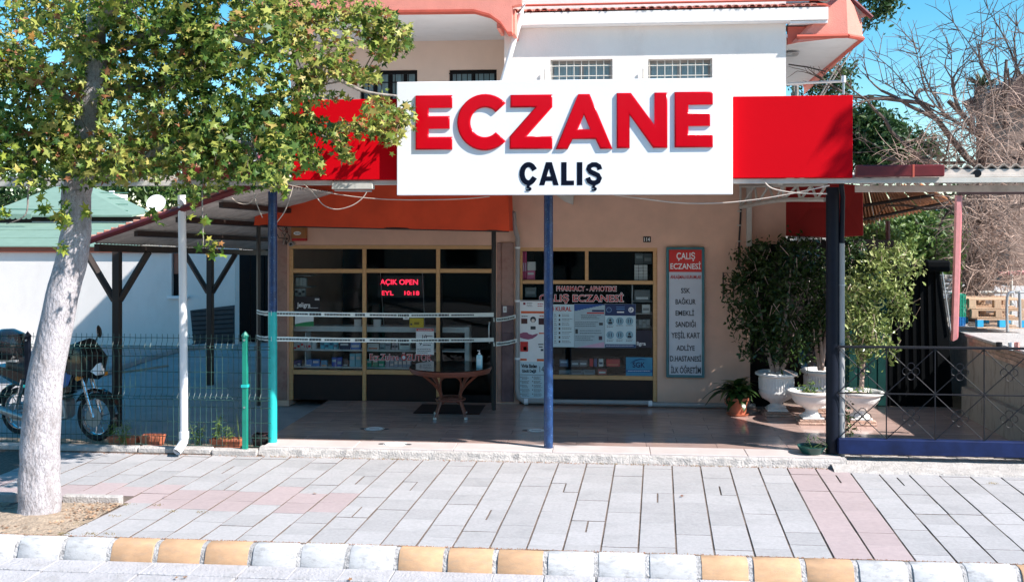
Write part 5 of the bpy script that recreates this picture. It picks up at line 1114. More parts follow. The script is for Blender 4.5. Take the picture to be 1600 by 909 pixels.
# ---- motorbike
MX, MY = X(152, 13.4), 13.4
mk = thing('motorbike', 'parked black and blue motorbike with top box behind the fence', 'motorbike', (MX, MY, .01), rz=R(-14)); mk.scale = (1.08, 1.08, 1.10)
def wheel(x, fr=True, r=.30):
    w = part('wheel', MB().lathe([(.0, 0)], n=3) if False else MB().tube([(x, -.055, r), (x, .055, r)], .035, 12), M_steel, mk, True)
    tt = [(x+(r-.04)*math.cos(a), 0, r+(r-.04)*math.sin(a)) for a in [2*math.pi*k/32 for k in range(32)]]
    def ring(rad, rt, nm, m, n=10):
        mb = MB(); N_ = 36; vs_ = []; fs = []
        for i in range(N_):
            a = 2*math.pi*i/N_
            for k in range(n): b = 2*math.pi*k/n; q = rad+rt[0]*math.cos(b); vs_.append((x+q*math.cos(a), rt[1]*math.sin(b), r+q*math.sin(a)))
        for i in range(N_):
            for k in range(n): fs.append((i*n+k, i*n+(k+1) % n, ((i+1) % N_)*n+(k+1) % n, ((i+1) % N_)*n+k))
        mb.add(vs_, fs); part(nm, mb, m, w, True, loc=(0, 0, 0))
    ring(r-.035, (.035, .042), 'tyre', M_tyre); ring(r-.075, (.012, .03), 'rim', M_chrome)
    mb = MB()
    for k in range(10):
        a = 2*math.pi*k/10; b = a+.25; mb.tube([(x+.03*math.cos(a), .015, r+.03*math.sin(a)), (x+(r-.08)*math.cos(b), -.01, r+(r-.08)*math.sin(b))], .007, 4)
    part('spokes', mb, M_chrome, w, kind='stuff', loc=(0, 0, 0))
    part('brake_disc', MB().lathe([(.05, -.003), (.12, -.003), (.12, .003), (.05, .003)], n=20), M_steel, w, loc=(x, -.07, r)).rotation_euler = (R(90), 0, 0)
wheel(0); wheel(-1.25)
def arc(cx, cz, r, a0, a1, w, th=.012, n=12):
    mb = MB(); vs_ = []
    for i in range(n+1):
        a = R(a0+(a1-a0)*i/n)
        for (rr, yy) in ((r, -w), (r+.02, -w*.6), (r+.02, w*.6), (r, w), (r-th, w), (r+.02-th, w*.6), (r+.02-th, -w*.6), (r-th, -w)): vs_.append((cx+rr*math.cos(a), yy, cz+rr*math.sin(a)))
    fs = [(i*8+k, i*8+(k+1) % 8, (i+1)*8+(k+1) % 8, (i+1)*8+k) for i in range(n) for k in range(8)]+[tuple(range(8)), tuple(range(n*8, n*8+8))[::-1]]
    return mb.add(vs_, fs)
def mp(nm, mb, m, lbl=None, sm=True): return part(nm, mb, m, mk, sm, lbl)
mp('mudguard', arc(0, .3, .335, 10, 150, .055), M_blackgloss); mp('mudguard', arc(-1.25, .3, .345, 40, 170, .075), M_blackgloss)
for s in (-1, 1): mp('fork_leg', MB().tube([(0, s*.075, .30), (-.10, s*.075, .58), (-.22, s*.075, .95)], [.03, .027, .021], 12), M_chrome)
mp('frame', MB().tube([(-.24, 0, .92), (-.42, 0, .72), (-.55, 0, .42), (-.75, 0, .25), (-.95, 0, .35), (-1.0, 0, .62), (-1.55, 0, .78)], .028, 8), M_black)
tank_ = mp('fuel_tank', MB().lathe([(.001, -.30), (.07, -.28), (.13, -.18), (.155, 0), (.14, .16), (.08, .27), (.001, .30)], n=16, sx=1, sy=1), cmat(14, 30, 80, .3))
tank_.rotation_euler = (0, R(80), 0); tank_.location = (-.50, 0, .86); tank_.scale = (.9, .95, 1)
mp('side_fairing', MB().prism([(-.22, -.13, .95), (-.30, -.14, .62), (-.48, -.15, .55), (-.62, -.14, .72), (-.40, -.14, .93)], (0, .28, 0)), M_blackgloss, sm=False)
mp('fairing_stripe', MB().prism([(-.25, -.155, .86), (-.33, -.155, .68), (-.50, -.155, .64), (-.42, -.155, .84)], (0, .008, 0)), cmat(60, 110, 180, .3), sm=False)
mp('engine', MB().bbox(-.82, -.42, -.13, .13, .24, .52, .05).bbox(-.62, -.44, -.10, .10, .50, .68, .03), M_steel, sm=False)
mb = MB()
for k in range(5): mb.bbox(-.64, -.42, -.12, .12, .52+k*.035, .53+k*.035, .003)
mp('cooling_fins', mb, M_black, sm=False)['kind'] = 'stuff'
mp('exhaust', MB().tube([(-.42, -.14, .50), (-.35, -.16, .30), (-.60, -.17, .20), (-.95, -.18, .24), (-1.5, -.18, .36)], [.02, .02, .025, .045, .05], 12), M_steel)
mp('seat', MB().tube([(-.68, 0, .84), (-.85, 0, .82), (-1.05, 0, .85), (-1.40, 0, .90)], [.08, .13, .13, .09], 12), M_black)
mp('tail_cowl', MB().prism([(-.95, -.11, .62), (-1.0, -.11, .78), (-1.60, -.08, .88), (-1.62, -.08, .80), (-1.25, -.11, .66)], (0, .2, 0)), M_blackgloss, sm=False)
mp('top_box', MB().tube([(-1.45, 0, .97), (-1.45, 0, 1.02), (-1.45, 0, 1.16), (-1.45, 0, 1.28), (-1.45, 0, 1.34)], [.20, .23, .235, .20, .08], 16), M_blackgloss)
mp('rack', MB().bbox(-1.6, -1.2, -.12, .12, .93, .96, .01), M_steel, sm=False)
mp('nose_fairing', MB().add([(-.02, -.16, .80), (-.02, .16, .80), (.0, -.19, 1.02), (.0, .19, 1.02), (-.16, -.13, 1.24), (-.16, .13, 1.24), (-.30, -.20, .84), (-.30, .20, .84), (-.32, -.17, 1.18), (-.32, .17, 1.18), (.02, 0, .76), (.05, 0, 1.02), (-.12, 0, 1.27)], [(0, 2, 11, 10), (10, 11, 3, 1), (2, 4, 12, 11), (11, 12, 5, 3), (0, 6, 8, 2), (2, 8, 4), (1, 3, 9, 7), (3, 5, 9), (4, 8, 9, 5, 12), (0, 10, 1, 7, 6), (6, 7, 9, 8)]), M_blackgloss)
mp('headlight', MB().add([(-.04, -.17, .93), (.055, 0, .97), (-.04, .17, .93), (.045, .07, .82), (.045, -.07, .82), (.07, 0, .88)], [(0, 4, 5), (4, 3, 5), (3, 2, 5), (2, 1, 5), (1, 0, 5)]), mat('headlight glass', (0.75, .80, .85), .08, var=.1, coat=.8))
mp('handlebar', MB().tube([(-.42, -.38, 1.03), (-.30, -.22, 1.08), (-.24, 0, 1.02), (-.30, .22, 1.08), (-.42, .38, 1.03)], .014, 8), M_steel)
for s in (-1, 1):
    mp('grip', MB().tube([(-.36, s*.28, 1.06), (-.43, s*.40, 1.03)], .02, 8), M_black); mp('indicator', MB().tube([(-.10, s*.16, .80), (-.08, s*.26, .80)], [.015, .03], 8), mat('amber lens', (0.7, .25, .03), .2)); 
    q = mp('mirror', MB().tube([(-.30, s*.24, 1.08), (-.28, s*.30, 1.22), (-.28, s*.34, 1.27)], .009, 6), M_black); o = part('mirror_glass', MB().lathe([(.001, -.012), (.07, -.01), (.085, .0), (.07, .012), (.001, .014)], n=14, sy=.65), M_blackgloss, q, True, loc=(-.28, s*.35, 1.31)); o.rotation_euler = (R(0), R(80), R(10*s))
mp('side_stand', MB().tube([(-.75, -.1, .28), (-.80, -.30, .0)], .014, 6), M_steel); mp('swing_arm', MB().tube([(-.72, -.08, .36), (-1.25, -.08, .3)], .025, 8), M_steel); mp('shock_absorber', MB().tube([(-1.18, -.12, .34), (-1.08, -.12, .72)], .03, 10), M_chrome)
# ================================================================ THE STREET TREE
TY = 10.0
TR = thing('sweetgum_tree', 'street tree with whitewashed leaning trunk and yellow green star leaves', 'tree', G(62, 800))
tp = [(60, 815, 10.0), (62, 790, 10.0), (62, 740, 10.0), (64, 690, 10.0), (71, 600, 10.02), (93, 480, 10.06), (112, 400, 10.1), (118, 360, 10.12), (119, 300, 10.15)]
tw = [35, 31, 30, 29, 27, 24.5, 23.5, 22.5, 22]
def curve_pts(pts, per=6):
    pts = [Vector(p) for p in pts]; out = []
    for i in range(len(pts)-1):
        p0 = pts[max(i-1, 0)]; p1 = pts[i]; p2 = pts[i+1]; p3 = pts[min(i+2, len(pts)-1)]
        for k in range(per):
            u = k/per; out.append(0.5*((2*p1)+(p2-p0)*u+(2*p0-5*p1+4*p2-p3)*u*u+(3*p1-p0-3*p2+p3)*u**3))
    out.append(pts[-1]); return out
def trunk_mesh(pts, rad, n=22, rough=.04, seed=0):
    c = curve_pts(pts, 6); m = len(c); rr = [np.interp(i/(m-1)*(len(rad)-1), range(len(rad)), rad) for i in range(m)]
    mb = MB(); mb.tube(c, rr, n); r_ = random.Random(seed)
    ph = [r_.uniform(0, 6) for _ in range(6)]
    for i in range(m):
        for k in range(n):
            p = Vector(mb.v[i*n+k]); d = p-c[i]; a = 2*math.pi*k/n; f = 1+rough*(math.sin(3*a+ph[0]+i*.15)+.6*math.sin(5*a+ph[1]-i*.3)+.8*math.sin(i*.9+ph[2]+a)+r_.uniform(-.5, .5)); mb.v[i*n+k] = tuple(c[i]+d*f)
    return mb
pts = [P(a, b, y) for a, b, y in tp]; part('trunk', trunk_mesh(pts, [w/F*10.5 for w in tw], rough=.03), M_bark, TR, True)
up = [(119, 302, 10.15), (134, 225, 10.15), (146, 140, 10.1), (150, 60, 10.05), (156, -40, 10.0), (160, -170, 10.0)]
part('trunk', trunk_mesh([P(a, b, y) for a, b, y in up], [22/F*10.5, 20/F*10.5, 21/F*10.5, 15/F*10.5, 11/F*10.5, 6/F*10.5], rough=.06, seed=2), M_bark, TR, True, label='upper trunk half hidden in leaves')
limbs = [[(122, 262, 10.15), (160, 268, 10.0), (205, 264, 9.9), (240, 240, 9.8), (300, 215, 9.8), (360, 220, 9.9), (440, 235, 10.1)],
         [(146, 160, 10.1), (190, 140, 10.2), (260, 130, 10.5), (340, 60, 10.8), (380, 5, 11.0), (420, -40, 11.1)],
         [(150, 100, 10.1), (220, 60, 10.0), (310, 45, 10.0), (400, 70, 10.1), (480, 95, 10.3), (560, 140, 10.6), (620, 150, 10.8)],
         [(318, 45, 10.1), (315, 90, 10.0), (317, 160, 9.9), (322, 235, 9.9), (316, 300, 9.9), (318, 385, 9.9)],
         [(300, 215, 9.8), (380, 190, 10.2), (460, 195, 10.7), (530, 205, 11.2), (590, 200, 11.4), (638, 188, 11.5)],
         [(400, 70, 10.1), (470, 40, 10.4), (540, 25, 10.8), (600, 50, 11.0), (645, 60, 11.1)],
         [(400, 150, 10.2), (450, 210, 10.6), (475, 240, 10.8), (495, 262, 10.9)],
         [(440, 195, 10.6), (500, 210, 10.9), (530, 230, 11.1), (542, 250, 11.2)],
         [(140, 180, 10.1), (100, 150, 9.8), (50, 120, 9.5), (0, 100, 9.3), (-60, 90, 9.2)],
         [(130, 240, 10.15), (90, 230, 9.7), (40, 240, 9.4), (-10, 230, 9.3)],
         [(148, 120, 10.1), (120, 60, 10.4), (70, 10, 10.8), (20, -60, 11)],
         [(152, 40, 10.0), (230, -20, 9.8), (330, -70, 9.9), (430, -90, 10.1), (520, -80, 10.4)],
         [(150, 60, 10.05), (180, 0, 9.2), (210, -60, 8.6), (240, -120, 8.4)],
         [(60, 235, 9.5), (45, 290, 9.4), (40, 335, 9.4), (10, 350, 9.4)],
         [(390, 225, 10.0), (410, 260, 10.0), (430, 290, 10.1), (440, 300, 10.1)],
         [(560, 140, 10.6), (600, 95, 10.9), (625, 60, 11.0)], [(470, 130, 10.4), (520, 130, 10.7), (560, 118, 10.9), (575, 115, 10.9)]]
lc = []
for k, l in enumerate(limbs):
    pts = curve_pts([P(*p) for p in l], 5); r0_ = [.075, .055, .055, .022, .03, .022, .015, .012, .045, .04, .04, .05, .05, .015, .012, .012, .01][k]
    part('limb', MB().tube(pts, [r0_*(1-.8*i/(len(pts)-1)) for i in range(len(pts))], 9), M_barkraw, TR, True); lc.append((pts, r0_))
polys = [[(440,-80),(560,-60),(600,0),(650,50),(640,85),(600,95),(560,80),(540,100),(592,110),(590,130),(540,128),(510,115),(500,140),(550,150),(548,158),(490,165),(480,200),(440,290)],
 [(470,165),(500,190),(560,190),(580,150),(600,145),(615,165),(648,170),(650,200),(625,225),(600,235),(590,215),(560,215),(500,212),(465,195)], [(440,190),(465,190),(500,235),(505,270),(490,275),(470,250),(440,225)], [(520,215),(535,215),(552,240),(545,258),(530,250)]]
def inpoly(x, y, pl):
    r = np.zeros(len(x), bool)
    for (x1, y1), (x2, y2) in zip(pl, pl[1:]+pl[:1]):
        c = (y1 > y) != (y2 > y); xi = (x2-x1)*(y-y1)/((y2-y1) if y2 != y1 else 1e-9)+x1; r ^= c & (x < xi)
    return r
def in_crown(p):
    xc = p.x*cc+p.y*ss; z_ = -p.x*ss+p.y*cc; a, b = 800+F*xc/z_, 352-F*(p.z-CAM_H)/z_
    if b < -10 and a < 560: return True
    return b < 275 and (a < 440 or any(inpoly(np.array([a]), np.array([b]), q)[0] for q in polys))
# twigs
tw_ = MB(); tips = []
for pts, r0_ in lc:
    for k in range(int(len(pts)*1.6)):
        p = random.choice(pts[len(pts)//4:]); d = Vector((random.gauss(0, 1), random.gauss(0, .8), random.gauss(-.1, .8))).normalized()*random.uniform(.2, .6)
        q = p+d*.5+Vector((0, 0, .04)); e = p+d+Vector((0, 0, -.08)); 
        if in_crown(e) and in_crown(q): tw_.tube([p, q, e], [.007, .005, .002], 4); tips += [q, e]
part('twigs', tw_, M_twig, TR, kind='stuff')
# leaves: clumps round limbs and tips, plus the full crown on the left
def inside(p):        # keep the crown's outline of the photograph: project and test against a lower/right boundary
    xc = p[:, 0]*cc+p[:, 1]*ss; zc = -p[:, 0]*ss+p[:, 1]*cc; px = 800+F*xc/zc; py = 352-F*(p[:, 2]-CAM_H)/zc; return px, py
cl = []
for pts, r0_ in lc:
    a = np.array([tuple(p) for p in pts]); big = r0_ > .05
    for q in a: cl.append(q+rng.normal(size=(26, 3))*np.array([.13, .16, .11]))
for e in tips: cl.append(np.array(e)+rng.normal(size=(11, 3))*np.array([.09, .10, .08]))
cen = [((P(120, 120, 9.9)), (1.35, .9, .85), 2300), (P(300, 120, 10.1), (1.25, .9, .95), 2100), (P(20, 170, 9.6), (.9, .7, .6), 1000), (P(60, 20, 10), (1.2, 1, .6), 1000), (P(330, 20, 10), (1.3, .9, .6), 1300), (P(420, 110, 10.2), (.8, .6, .7), 800),
       (P(320, 230, 9.9), (.75, .5, .30), 600), (P(60, 235, 9.6), (.65, .5, .28), 520), (P(180, 235, 9.8), (.6, .5, .35), 450), (P(200, -160, 10), (2.6, 1.6, 1.1), 3600), (P(390, 200, 10.1), (.5, .5, .4), 350), (P(500, 30, 10.6), (.7, .4, .35), 350)]
for c_, r_, n_ in cen:
    k = n_//20; ctrs = ellipsoid_pts(k, c_, r_, .35)
    for q in ctrs: cl.append(q+rng.normal(size=(13, 3))*.085)
L_ = np.concatenate(cl); px, py = inside(L_)
lim = np.interp(px, [-200, 0, 40, 130, 150, 230, 280, 340, 400, 440, 470, 520, 600, 650, 700], [290, 275, 290, 300, 285, 285, 300, 300, 290, 300, 270, 262, 235, 215, 100]); 
keep = (py < lim+rng.normal(size=len(px))*6) & (px < 652-rng.random(len(px))*14)
jxx = px+rng.normal(size=len(px))*4; jyy = py+rng.normal(size=len(px))*4
okr = px < 445
for pl in polys: okr |= inpoly(jxx, jyy, pl)
keep &= okr | (py < -10)
# gaps where the sky shows
for gx, gy, gr in ((105, 150, 10), (240, 110, 7), (205, 85, 8), (282, 150, 7), (180, 165, 12), (190, 190, 10), (300, 95, 6), (60, 70, 7), (140, 30, 7), (20, 110, 7), (250, 190, 7), (330, 130, 8), (420, 60, 10), (405, 140, 9), (430, 175, 9), (470, 100, 9), (350, 185, 10), (45, 200, 9), (160, 60, 12), (270, 55, 10), (230, 240, 9), (310, 265, 9), (75, 255, 8), (500, 70, 9), (455, 130, 9), (215, 150, 9), (120, 190, 7), (85, 90, 14), (350, 30, 12), (385, 215, 16), (352, 16, 10), (390, 60, 12), (30, 60, 9), (65, 140, 9), (372, 70, 12), (398, 240, 14)): keep &= ~(((px-gx)**2+(py-gy)**2) < gr*gr*rng.uniform(.5, 1.3, len(px)))
keep &= ~((abs(px-(134+(225-py)*.12)) < 13) & (py > 95) & (py < 215) & (L_[:, 1] < 10.2) & (rng.random(len(px)) < .93))
L_ = L_[keep]
extra = []
for (a, b, s_, n_, y) in ((333, 386, 9, 20, 9.9), (318, 345, 5, 7, 9.9), (313, 362, 4, 4, 9.9), (94, 345, 9, 16, 9.7), (100, 325, 9, 12, 9.7), (94, 388, 8, 12, 9.72), (138, 332, 8, 10, 9.75), (68, 320, 9, 16, 9.6), (8, 335, 7, 8, 9.4), (632, 180, 14, 22, 11.5), (600, 205, 16, 26, 11.4), (470, 255, 14, 26, 10.8), (495, 258, 8, 10, 10.9), (442, 298, 8, 8, 10.1), (370, 292, 8, 6, 10), (238, 333, 9, 9, 10), (300, 318, 10, 14, 9.9), (545, 248, 7, 8, 11.2), (528, 225, 10, 14, 11.1), (558, 200, 10, 12, 11.2)):
    c_ = np.array(P(a, b, y)); extra.append(c_+rng.normal(size=(n_, 3))*np.array([s_, s_*.8, s_])/F*y*.8)
E_ = np.concatenate(extra)
# the 300 that show largest become leaves of their own
allp = np.concatenate([L_, E_]); px, py = inside(allp); vis = (px > -5) & (px < 660) & (py > -5) & (py < 400)
score = allp[:, 1]+np.where(vis, 0, 50); score[len(L_):] -= 1.2; order = np.argsort(score); near = order[:300]; rest = order[300:]
lme = bpy.data.meshes.new('leaf'); lme.from_pydata([tuple(v) for v in star[0]], [], star[1]); lme.materials.append(LF_tree_o)
Mx = rot_mats(300, .55, (.25, -.6, .75))
for k, i in enumerate(near):
    o = put('leaf', lme, None, TR, loc=Vector(allp[i])-TR.location); s_ = .063*random.uniform(.65, 1.3); m4 = Matrix([list(Mx[k][r]) for r in range(3)]).to_quaternion(); o.rotation_mode = 'QUATERNION'; o.rotation_quaternion = m4; o.scale = (s_, s_, s_)
rp = allp[rest]
hgt = np.clip(rng.normal(.52, .27, len(rp))+ (np.sin(rp[:, 0]*2.3+rp[:, 2]*1.7)*.12), 0, 1)
m2_ = rng.random(len(rp)) < .45
leafcloud('foliage', rp[m2_], .062, star_leaf2(), LF_tree, TR, bias=(.25, -.55, .8), up=.35, tint=hgt[m2_]); leafcloud('foliage', rp[~m2_], .060, star, LF_tree, TR, bias=(.25, -.55, .8), up=.4, tint=hgt[~m2_])
print('leaves', len(rp))
# ================================================================ RIGHT SIDE OF THE PATIO
def urn(name, lbl, px, Yu, kind, loc=None):
    b = G(px, 640, FZ); x = X(px, Yu); t = thing(name, lbl, 'planter', (x, Yu, FZ+.004), 'white urn planters'); s = 1.0
    if kind == 'tall':
        prof = [(.0, .09), (.13, .09), (.145, .12), (.10, .15), (.085, .17), (.12, .20), (.22, .26), (.25, .31), (.255, .36), (.245, .38), (.25, .56), (.26, .575), (.31, .60), (.31, .625), (.28, .64), (.25, .635), (.235, .60), (.0, .58)]
        zr = .58
    else:
        prof = [(.0, .09), (.13, .09), (.14, .115), (.09, .15), (.085, .19), (.13, .22), (.23, .28), (.27, .33), (.285, .40), (.33, .43), (.335, .455), (.30, .465), (.27, .45), (.25, .42), (.0, .41)]
        zr = .41
    part('bowl', MB().lathe(prof, n=40), M_urn, t, True, loc=(0, 0, 0))
    mb = MB(); r0, z0 = (.253, .34) if kind == 'tall' else (.265, .34)
    for k in range(22):      # pointed leaf collar
        a = 2*math.pi*k/22; w = .12
        tip = (r0*.72, z0-.10) if kind != 'tall' else (r0*.80, z0-.105)
        p = [(r0+.006, a-w, z0), (r0+.014, a, z0+.01), (r0+.006, a+w, z0), (tip[0]+.01, a, tip[1])]
        mb.add([(q[0]*math.cos(q[1]), q[0]*math.sin(q[1]), q[2]) for q in p], [(0, 1, 3), (1, 2, 3)])
    part('leaf_collar', mb, M_urn, t, loc=(0, 0, 0), kind='stuff')
    if kind == 'tall':
        mb = MB()
        for k in range(40): a = 2*math.pi*k/40; mb.tube([(.250*math.cos(a), .250*math.sin(a), .385), (.253*math.cos(a), .253*math.sin(a), .545)], .009, 5)
        part('fluting', mb, M_urn, t, loc=(0, 0, 0), kind='stuff')
    part('soil', MB().lathe([(.0, zr+.012), (.22, zr+.008)], n=20), M_soil, t, loc=(0, 0, 0))
    part('foot', MB().bbox(-.15, .15, -.15, .15, .065, .092, .008), M_urn, t, loc=(0, 0, 0))
    return t
def bricks(lbl, px, Yu, n=4):
    x = X(px, Yu); t = thing('brick_base', lbl, 'bricks', (x, Yu, FZ+.002), 'brick bases under the urns')
    for k in range(n):
        mb = MB(); w = .10; mb.bbox(-.20, .20, -w/2, w/2, 0, .03, .006); part('brick', mb, M_brick, t, loc=(random.uniform(-.02, .02), (k-(n-1)/2)*.105, .0)).rotation_euler = (0, 0, random.uniform(-.06, .06))
    for k in range(3): mb = MB(); mb.bbox(-.18, .18, -.05, .05, 0, .03, .006); part('brick', mb, M_brick, t, loc=(random.uniform(-.03, .03), (k-1)*.105, .032)).rotation_euler = (0, 0, random.uniform(-.1, .1))
    return t
for lbl, px, Yu, kd in (('tall fluted white urn left of the others, nearest the wall', 1213, 15.62, 'tall'), ('tall fluted white urn half hidden by the dark pole', 1283, 15.95, 'tall'), ('wide white bowl urn just left of the dark pole', 1268, 15.05, 'bowl'), ('wide white bowl urn seen right of the dark pole through the railing', 1343, 15.05, 'bowl')):
    urn('urn_planter', lbl, px, Yu, kd); bricks({1213: 'flat old bricks under the tall urn nearest the wall', 1283: 'flat old bricks under the tall urn behind the dark pole', 1268: 'flat old bricks under the bowl urn left of the dark pole', 1343: 'flat old bricks under the bowl urn right of the dark pole'}[px], px, Yu)
FT_ = mat('ficus bark', (0.42, 0.30, 0.25), .8, var=.2, scale=20)
def ficus(lbl, px, Yu, z0, stems, blobs, n, lm=None):
    t = thing('ficus_tree', lbl, 'tree', (X(px, Yu), Yu, z0), 'potted ficus trees')
    for st in stems: pts = curve_pts([P(a, b, y) for a, b, y in st], 4); part('trunk', MB().tube(pts, [.035-.024*i/(len(pts)-1) for i in range(len(pts))], 8), FT_, t, True)
    tot = sum(b[-1] for b in blobs); pos = []
    for (bx, by, y, rx, ry, rz, wgt) in blobs:
        c_ = P(bx, by, y); k = int(n*wgt/tot/12)+1; rX = rx/F*y; rZ = rz/F*y
        for q in ellipsoid_pts(k, c_, (rX, ry, rZ), .3): pos.append(q+rng.normal(size=(12, 3))*np.array([.06, .06, .08]))
    pos = np.concatenate(pos); leafcloud('foliage', pos, .042, oval, lm or LF_ficus, t, bias=(.6, -.5, .2), up=.4, tint=np.clip(rng.normal(.5 if lm else .16, .25 if lm else .16, len(pos)), 0, 1))  # tint adds shade to the urn trees, sunlight to the brighter one
    tw2 = MB()
    for k in range(60): p = Vector(random.choice(pos.tolist())); tw2.tube([p, p+Vector((random.gauss(0, .1), random.gauss(0, .1), .15))], .004, 4)
    part('twigs', tw2, FT_, t, kind='stuff'); return t
ficus('ficus with shade-darkened leaf colour growing from the left tall urn against the wall', 1213, 15.62, .7, [[(1208, 580, 15.62), (1200, 550, 15.6), (1190, 500, 15.6), (1180, 440, 15.7)], [(1214, 580, 15.62), (1216, 540, 15.6), (1230, 480, 15.6), (1235, 420, 15.7)], [(1220, 580, 15.62), (1232, 555, 15.5), (1240, 520, 15.5)]],
      [(1200, 440, 15.7, 50, .45, 45, 5), (1215, 500, 15.6, 52, .45, 40, 4), (1175, 400, 15.8, 28, .3, 22, 1.6), (1150, 438, 15.7, 16, .2, 10, .6), (1165, 485, 15.6, 24, .3, 24, 1.2), (1240, 400, 15.8, 40, .4, 28, 3), (1215, 548, 15.5, 24, .3, 16, .9), (1245, 535, 15.4, 18, .25, 18, .6), (1190, 525, 15.6, 22, .25, 22, .8), (1140, 462, 15.6, 9, .12, 14, .2), (1150, 510, 15.5, 10, .12, 14, .2), (1168, 548, 15.4, 12, .15, 12, .3), (1252, 560, 15.3, 10, .15, 10, .25)], 5200)
ficus('ficus rising behind the dark pole from the half hidden tall urn', 1283, 15.95, .7, [[(1281, 578, 15.95), (1275, 540, 15.95), (1268, 500, 15.9), (1262, 450, 15.9)], [(1283, 578, 15.95), (1290, 530, 15.95), (1298, 480, 15.9), (1300, 430, 15.9)], [(1285, 578, 15.95), (1283, 540, 15.9), (1280, 500, 15.9)]],
      [(1290, 440, 15.9, 48, .45, 50, 5), (1280, 500, 15.8, 40, .4, 26, 2), (1330, 410, 15.9, 32, .4, 32, 2.5), (1345, 450, 15.9, 20, .35, 45, 2), (1262, 530, 15.6, 14, .2, 14, .5)], 3600)
ficus('ficus with sunlight painted into its pale green leaves between the dark pole and black shed', 1348, 15.3, .2, [[(1346, 606, 15.3), (1347, 570, 15.3), (1342, 530, 15.3), (1335, 480, 15.3)], [(1347, 590, 15.3), (1352, 550, 15.3), (1362, 500, 15.4), (1370, 450, 15.4)], [(1347, 560, 15.3), (1335, 540, 15.3), (1322, 520, 15.3)]],
      [(1350, 500, 15.3, 42, .40, 30, 3), (1370, 440, 15.4, 40, .45, 32, 3), (1395, 402, 15.5, 36, .3, 14, 1.3), (1350, 530, 15.2, 36, .35, 16, 1.6), (1402, 470, 15.3, 16, .22, 24, .9), (1330, 470, 15.3, 26, .4, 50, 2), (1340, 555, 15.2, 22, .2, 10, .4), (1418, 425, 15.4, 14, .2, 14, .35), (1412, 495, 15.2, 10, .15, 16, .3), (1385, 545, 15.1, 16, .2, 14, .4), (1432, 408, 15.5, 9, .12, 6, .12), (1375, 395, 15.5, 24, .2, 10, .4)], 3600, lm=LF_ficus_sunlit)
# small potted plant
b_ = Vector((X(1153, 15.55), 15.55, FZ+.004)); t = thing('potted_plant', 'broad leafed plant in a terracotta pot at the foot of the beige wall', 'potted plant', b_)
part('saucer', MB().lathe([(.0, 0), (.15, 0), (.17, .025), (.155, .025), (.0, .012)], n=24), M_terracotta, t, True, loc=(0, 0, 0))
part('pot', MB().lathe([(.0, .015), (.115, .015), (.15, .22), (.165, .222), (.168, .265), (.15, .265), (.14, .23), (.0, .225)], n=28), M_terracotta, t, True, loc=(0, 0, 0))
part('handle', MB().tube([(-.165, -.02, .25), (-.20, -.02, .23), (-.19, -.02, .17), (-.155, -.02, .14)], .009, 6), M_terracotta, t, True, loc=(0, 0, 0))
lfm = bpy.data.meshes.new('leaf'); V = []; Fc = []; nL = 6
for i in range(nL+1):
    u = i/nL; w = .19*math.sin(min(1, .08+u*.95)*math.pi)**.75; z = .25*u-.62*u*u*u; y = u*.8
    V += [(-w, y, z-.0), (0, y+.02, z-.06*w*4), (w, y, z)]
for i in range(nL): a = i*3; Fc += [(a, a+1, a+4, a+3), (a+1, a+2, a+5, a+4)]
lfm.from_pydata(V, [], Fc); lfm.materials.append(leafmat('broad leaf', [(0, (.02, .05, .012)), (.6, (.05, .10, .02)), (1, (.16, .18, .06))], attr=False, trans=.15, rough=.3)); lfm.polygons.foreach_set('use_smooth', [True]*len(lfm.polygons))
for k in range(56):
    o = put('leaf', lfm, None, t, loc=(random.gauss(0, .03), random.gauss(0, .03), .24+random.uniform(0, .16))); o.rotation_euler = (random.uniform(-.15, 1.05), random.uniform(-.2, .2), k*2.4); s_ = random.uniform(.26, .44); o.scale = (s_, s_, s_)
for (rz_, rx_) in ((1.5, .15), (1.75, .0)):
    o = put('leaf', lfm, None, t, loc=(-.03, 0, .33)); o.rotation_euler = (rx_, 0, rz_); o.scale = (.46, .58, .5)
# bowl plant by the step
b_ = Vector((X(1268, 13.0), 13.0, FZ+.01)); t = thing('bowl_plant', 'small trailing plant in a dark green bowl at the step beside the dark pole', 'potted plant', b_)
part('bowl', MB().lathe([(.0, 0), (.12, 0), (.17, .08), (.18, .09), (.165, .09), (.15, .07), (.0, .06)], n=24), mat('green bowl', (.01, .06, .05), .35), t, True, loc=(0, 0, 0))
pos = ellipsoid_pts(26, (b_.x+.05, b_.y, b_.z+.13), (.17, .12, .09), 0); pos = np.concatenate([pos, ellipsoid_pts(10, (b_.x+.22, b_.y-.02, b_.z+.06), (.1, .08, .05), 0)]); 
lb = oval_mesh('leaf', .6, .25); lb.materials.append(leafmat('bowl leaf', [(0, (.03, .07, .02)), (1, (.14, .2, .07))], attr=False))
for p in pos: o = put('leaf', lb, None, t, loc=Vector(p)-t.location); o.rotation_euler = (random.uniform(-.5, .9), random.uniform(-.5, .5), random.uniform(0, 6.3)); o.scale = (.032,)*3
part('stems', MB().tube([b_+Vector((0, 0, .07)), b_+Vector((-.05, 0, .18)), b_+Vector((-.02, 0, .24))], .005, 5).tube([b_+Vector((.03, 0, .07)), b_+Vector((.15, 0, .14)), b_+Vector((.25, 0, .08))], .005, 5), MATS['weed stem'], t, kind='stuff')
t = thing('trailing_plant', 'leafy creeper at the foot of the railing just right of the dark pole', 'plant', P(1326, 680, 13.3)); c_ = np.array(P(1325, 672, 13.3)); pos = np.concatenate([c_+rng.normal(size=(90, 3))*np.array([.07, .05, .08]), np.array(P(1320, 640, 13.3))+rng.normal(size=(60, 3))*np.array([.04, .04, .12]), np.array(P(1318, 590, 13.35))+rng.normal(size=(60, 3))*np.array([.04, .04, .18])])
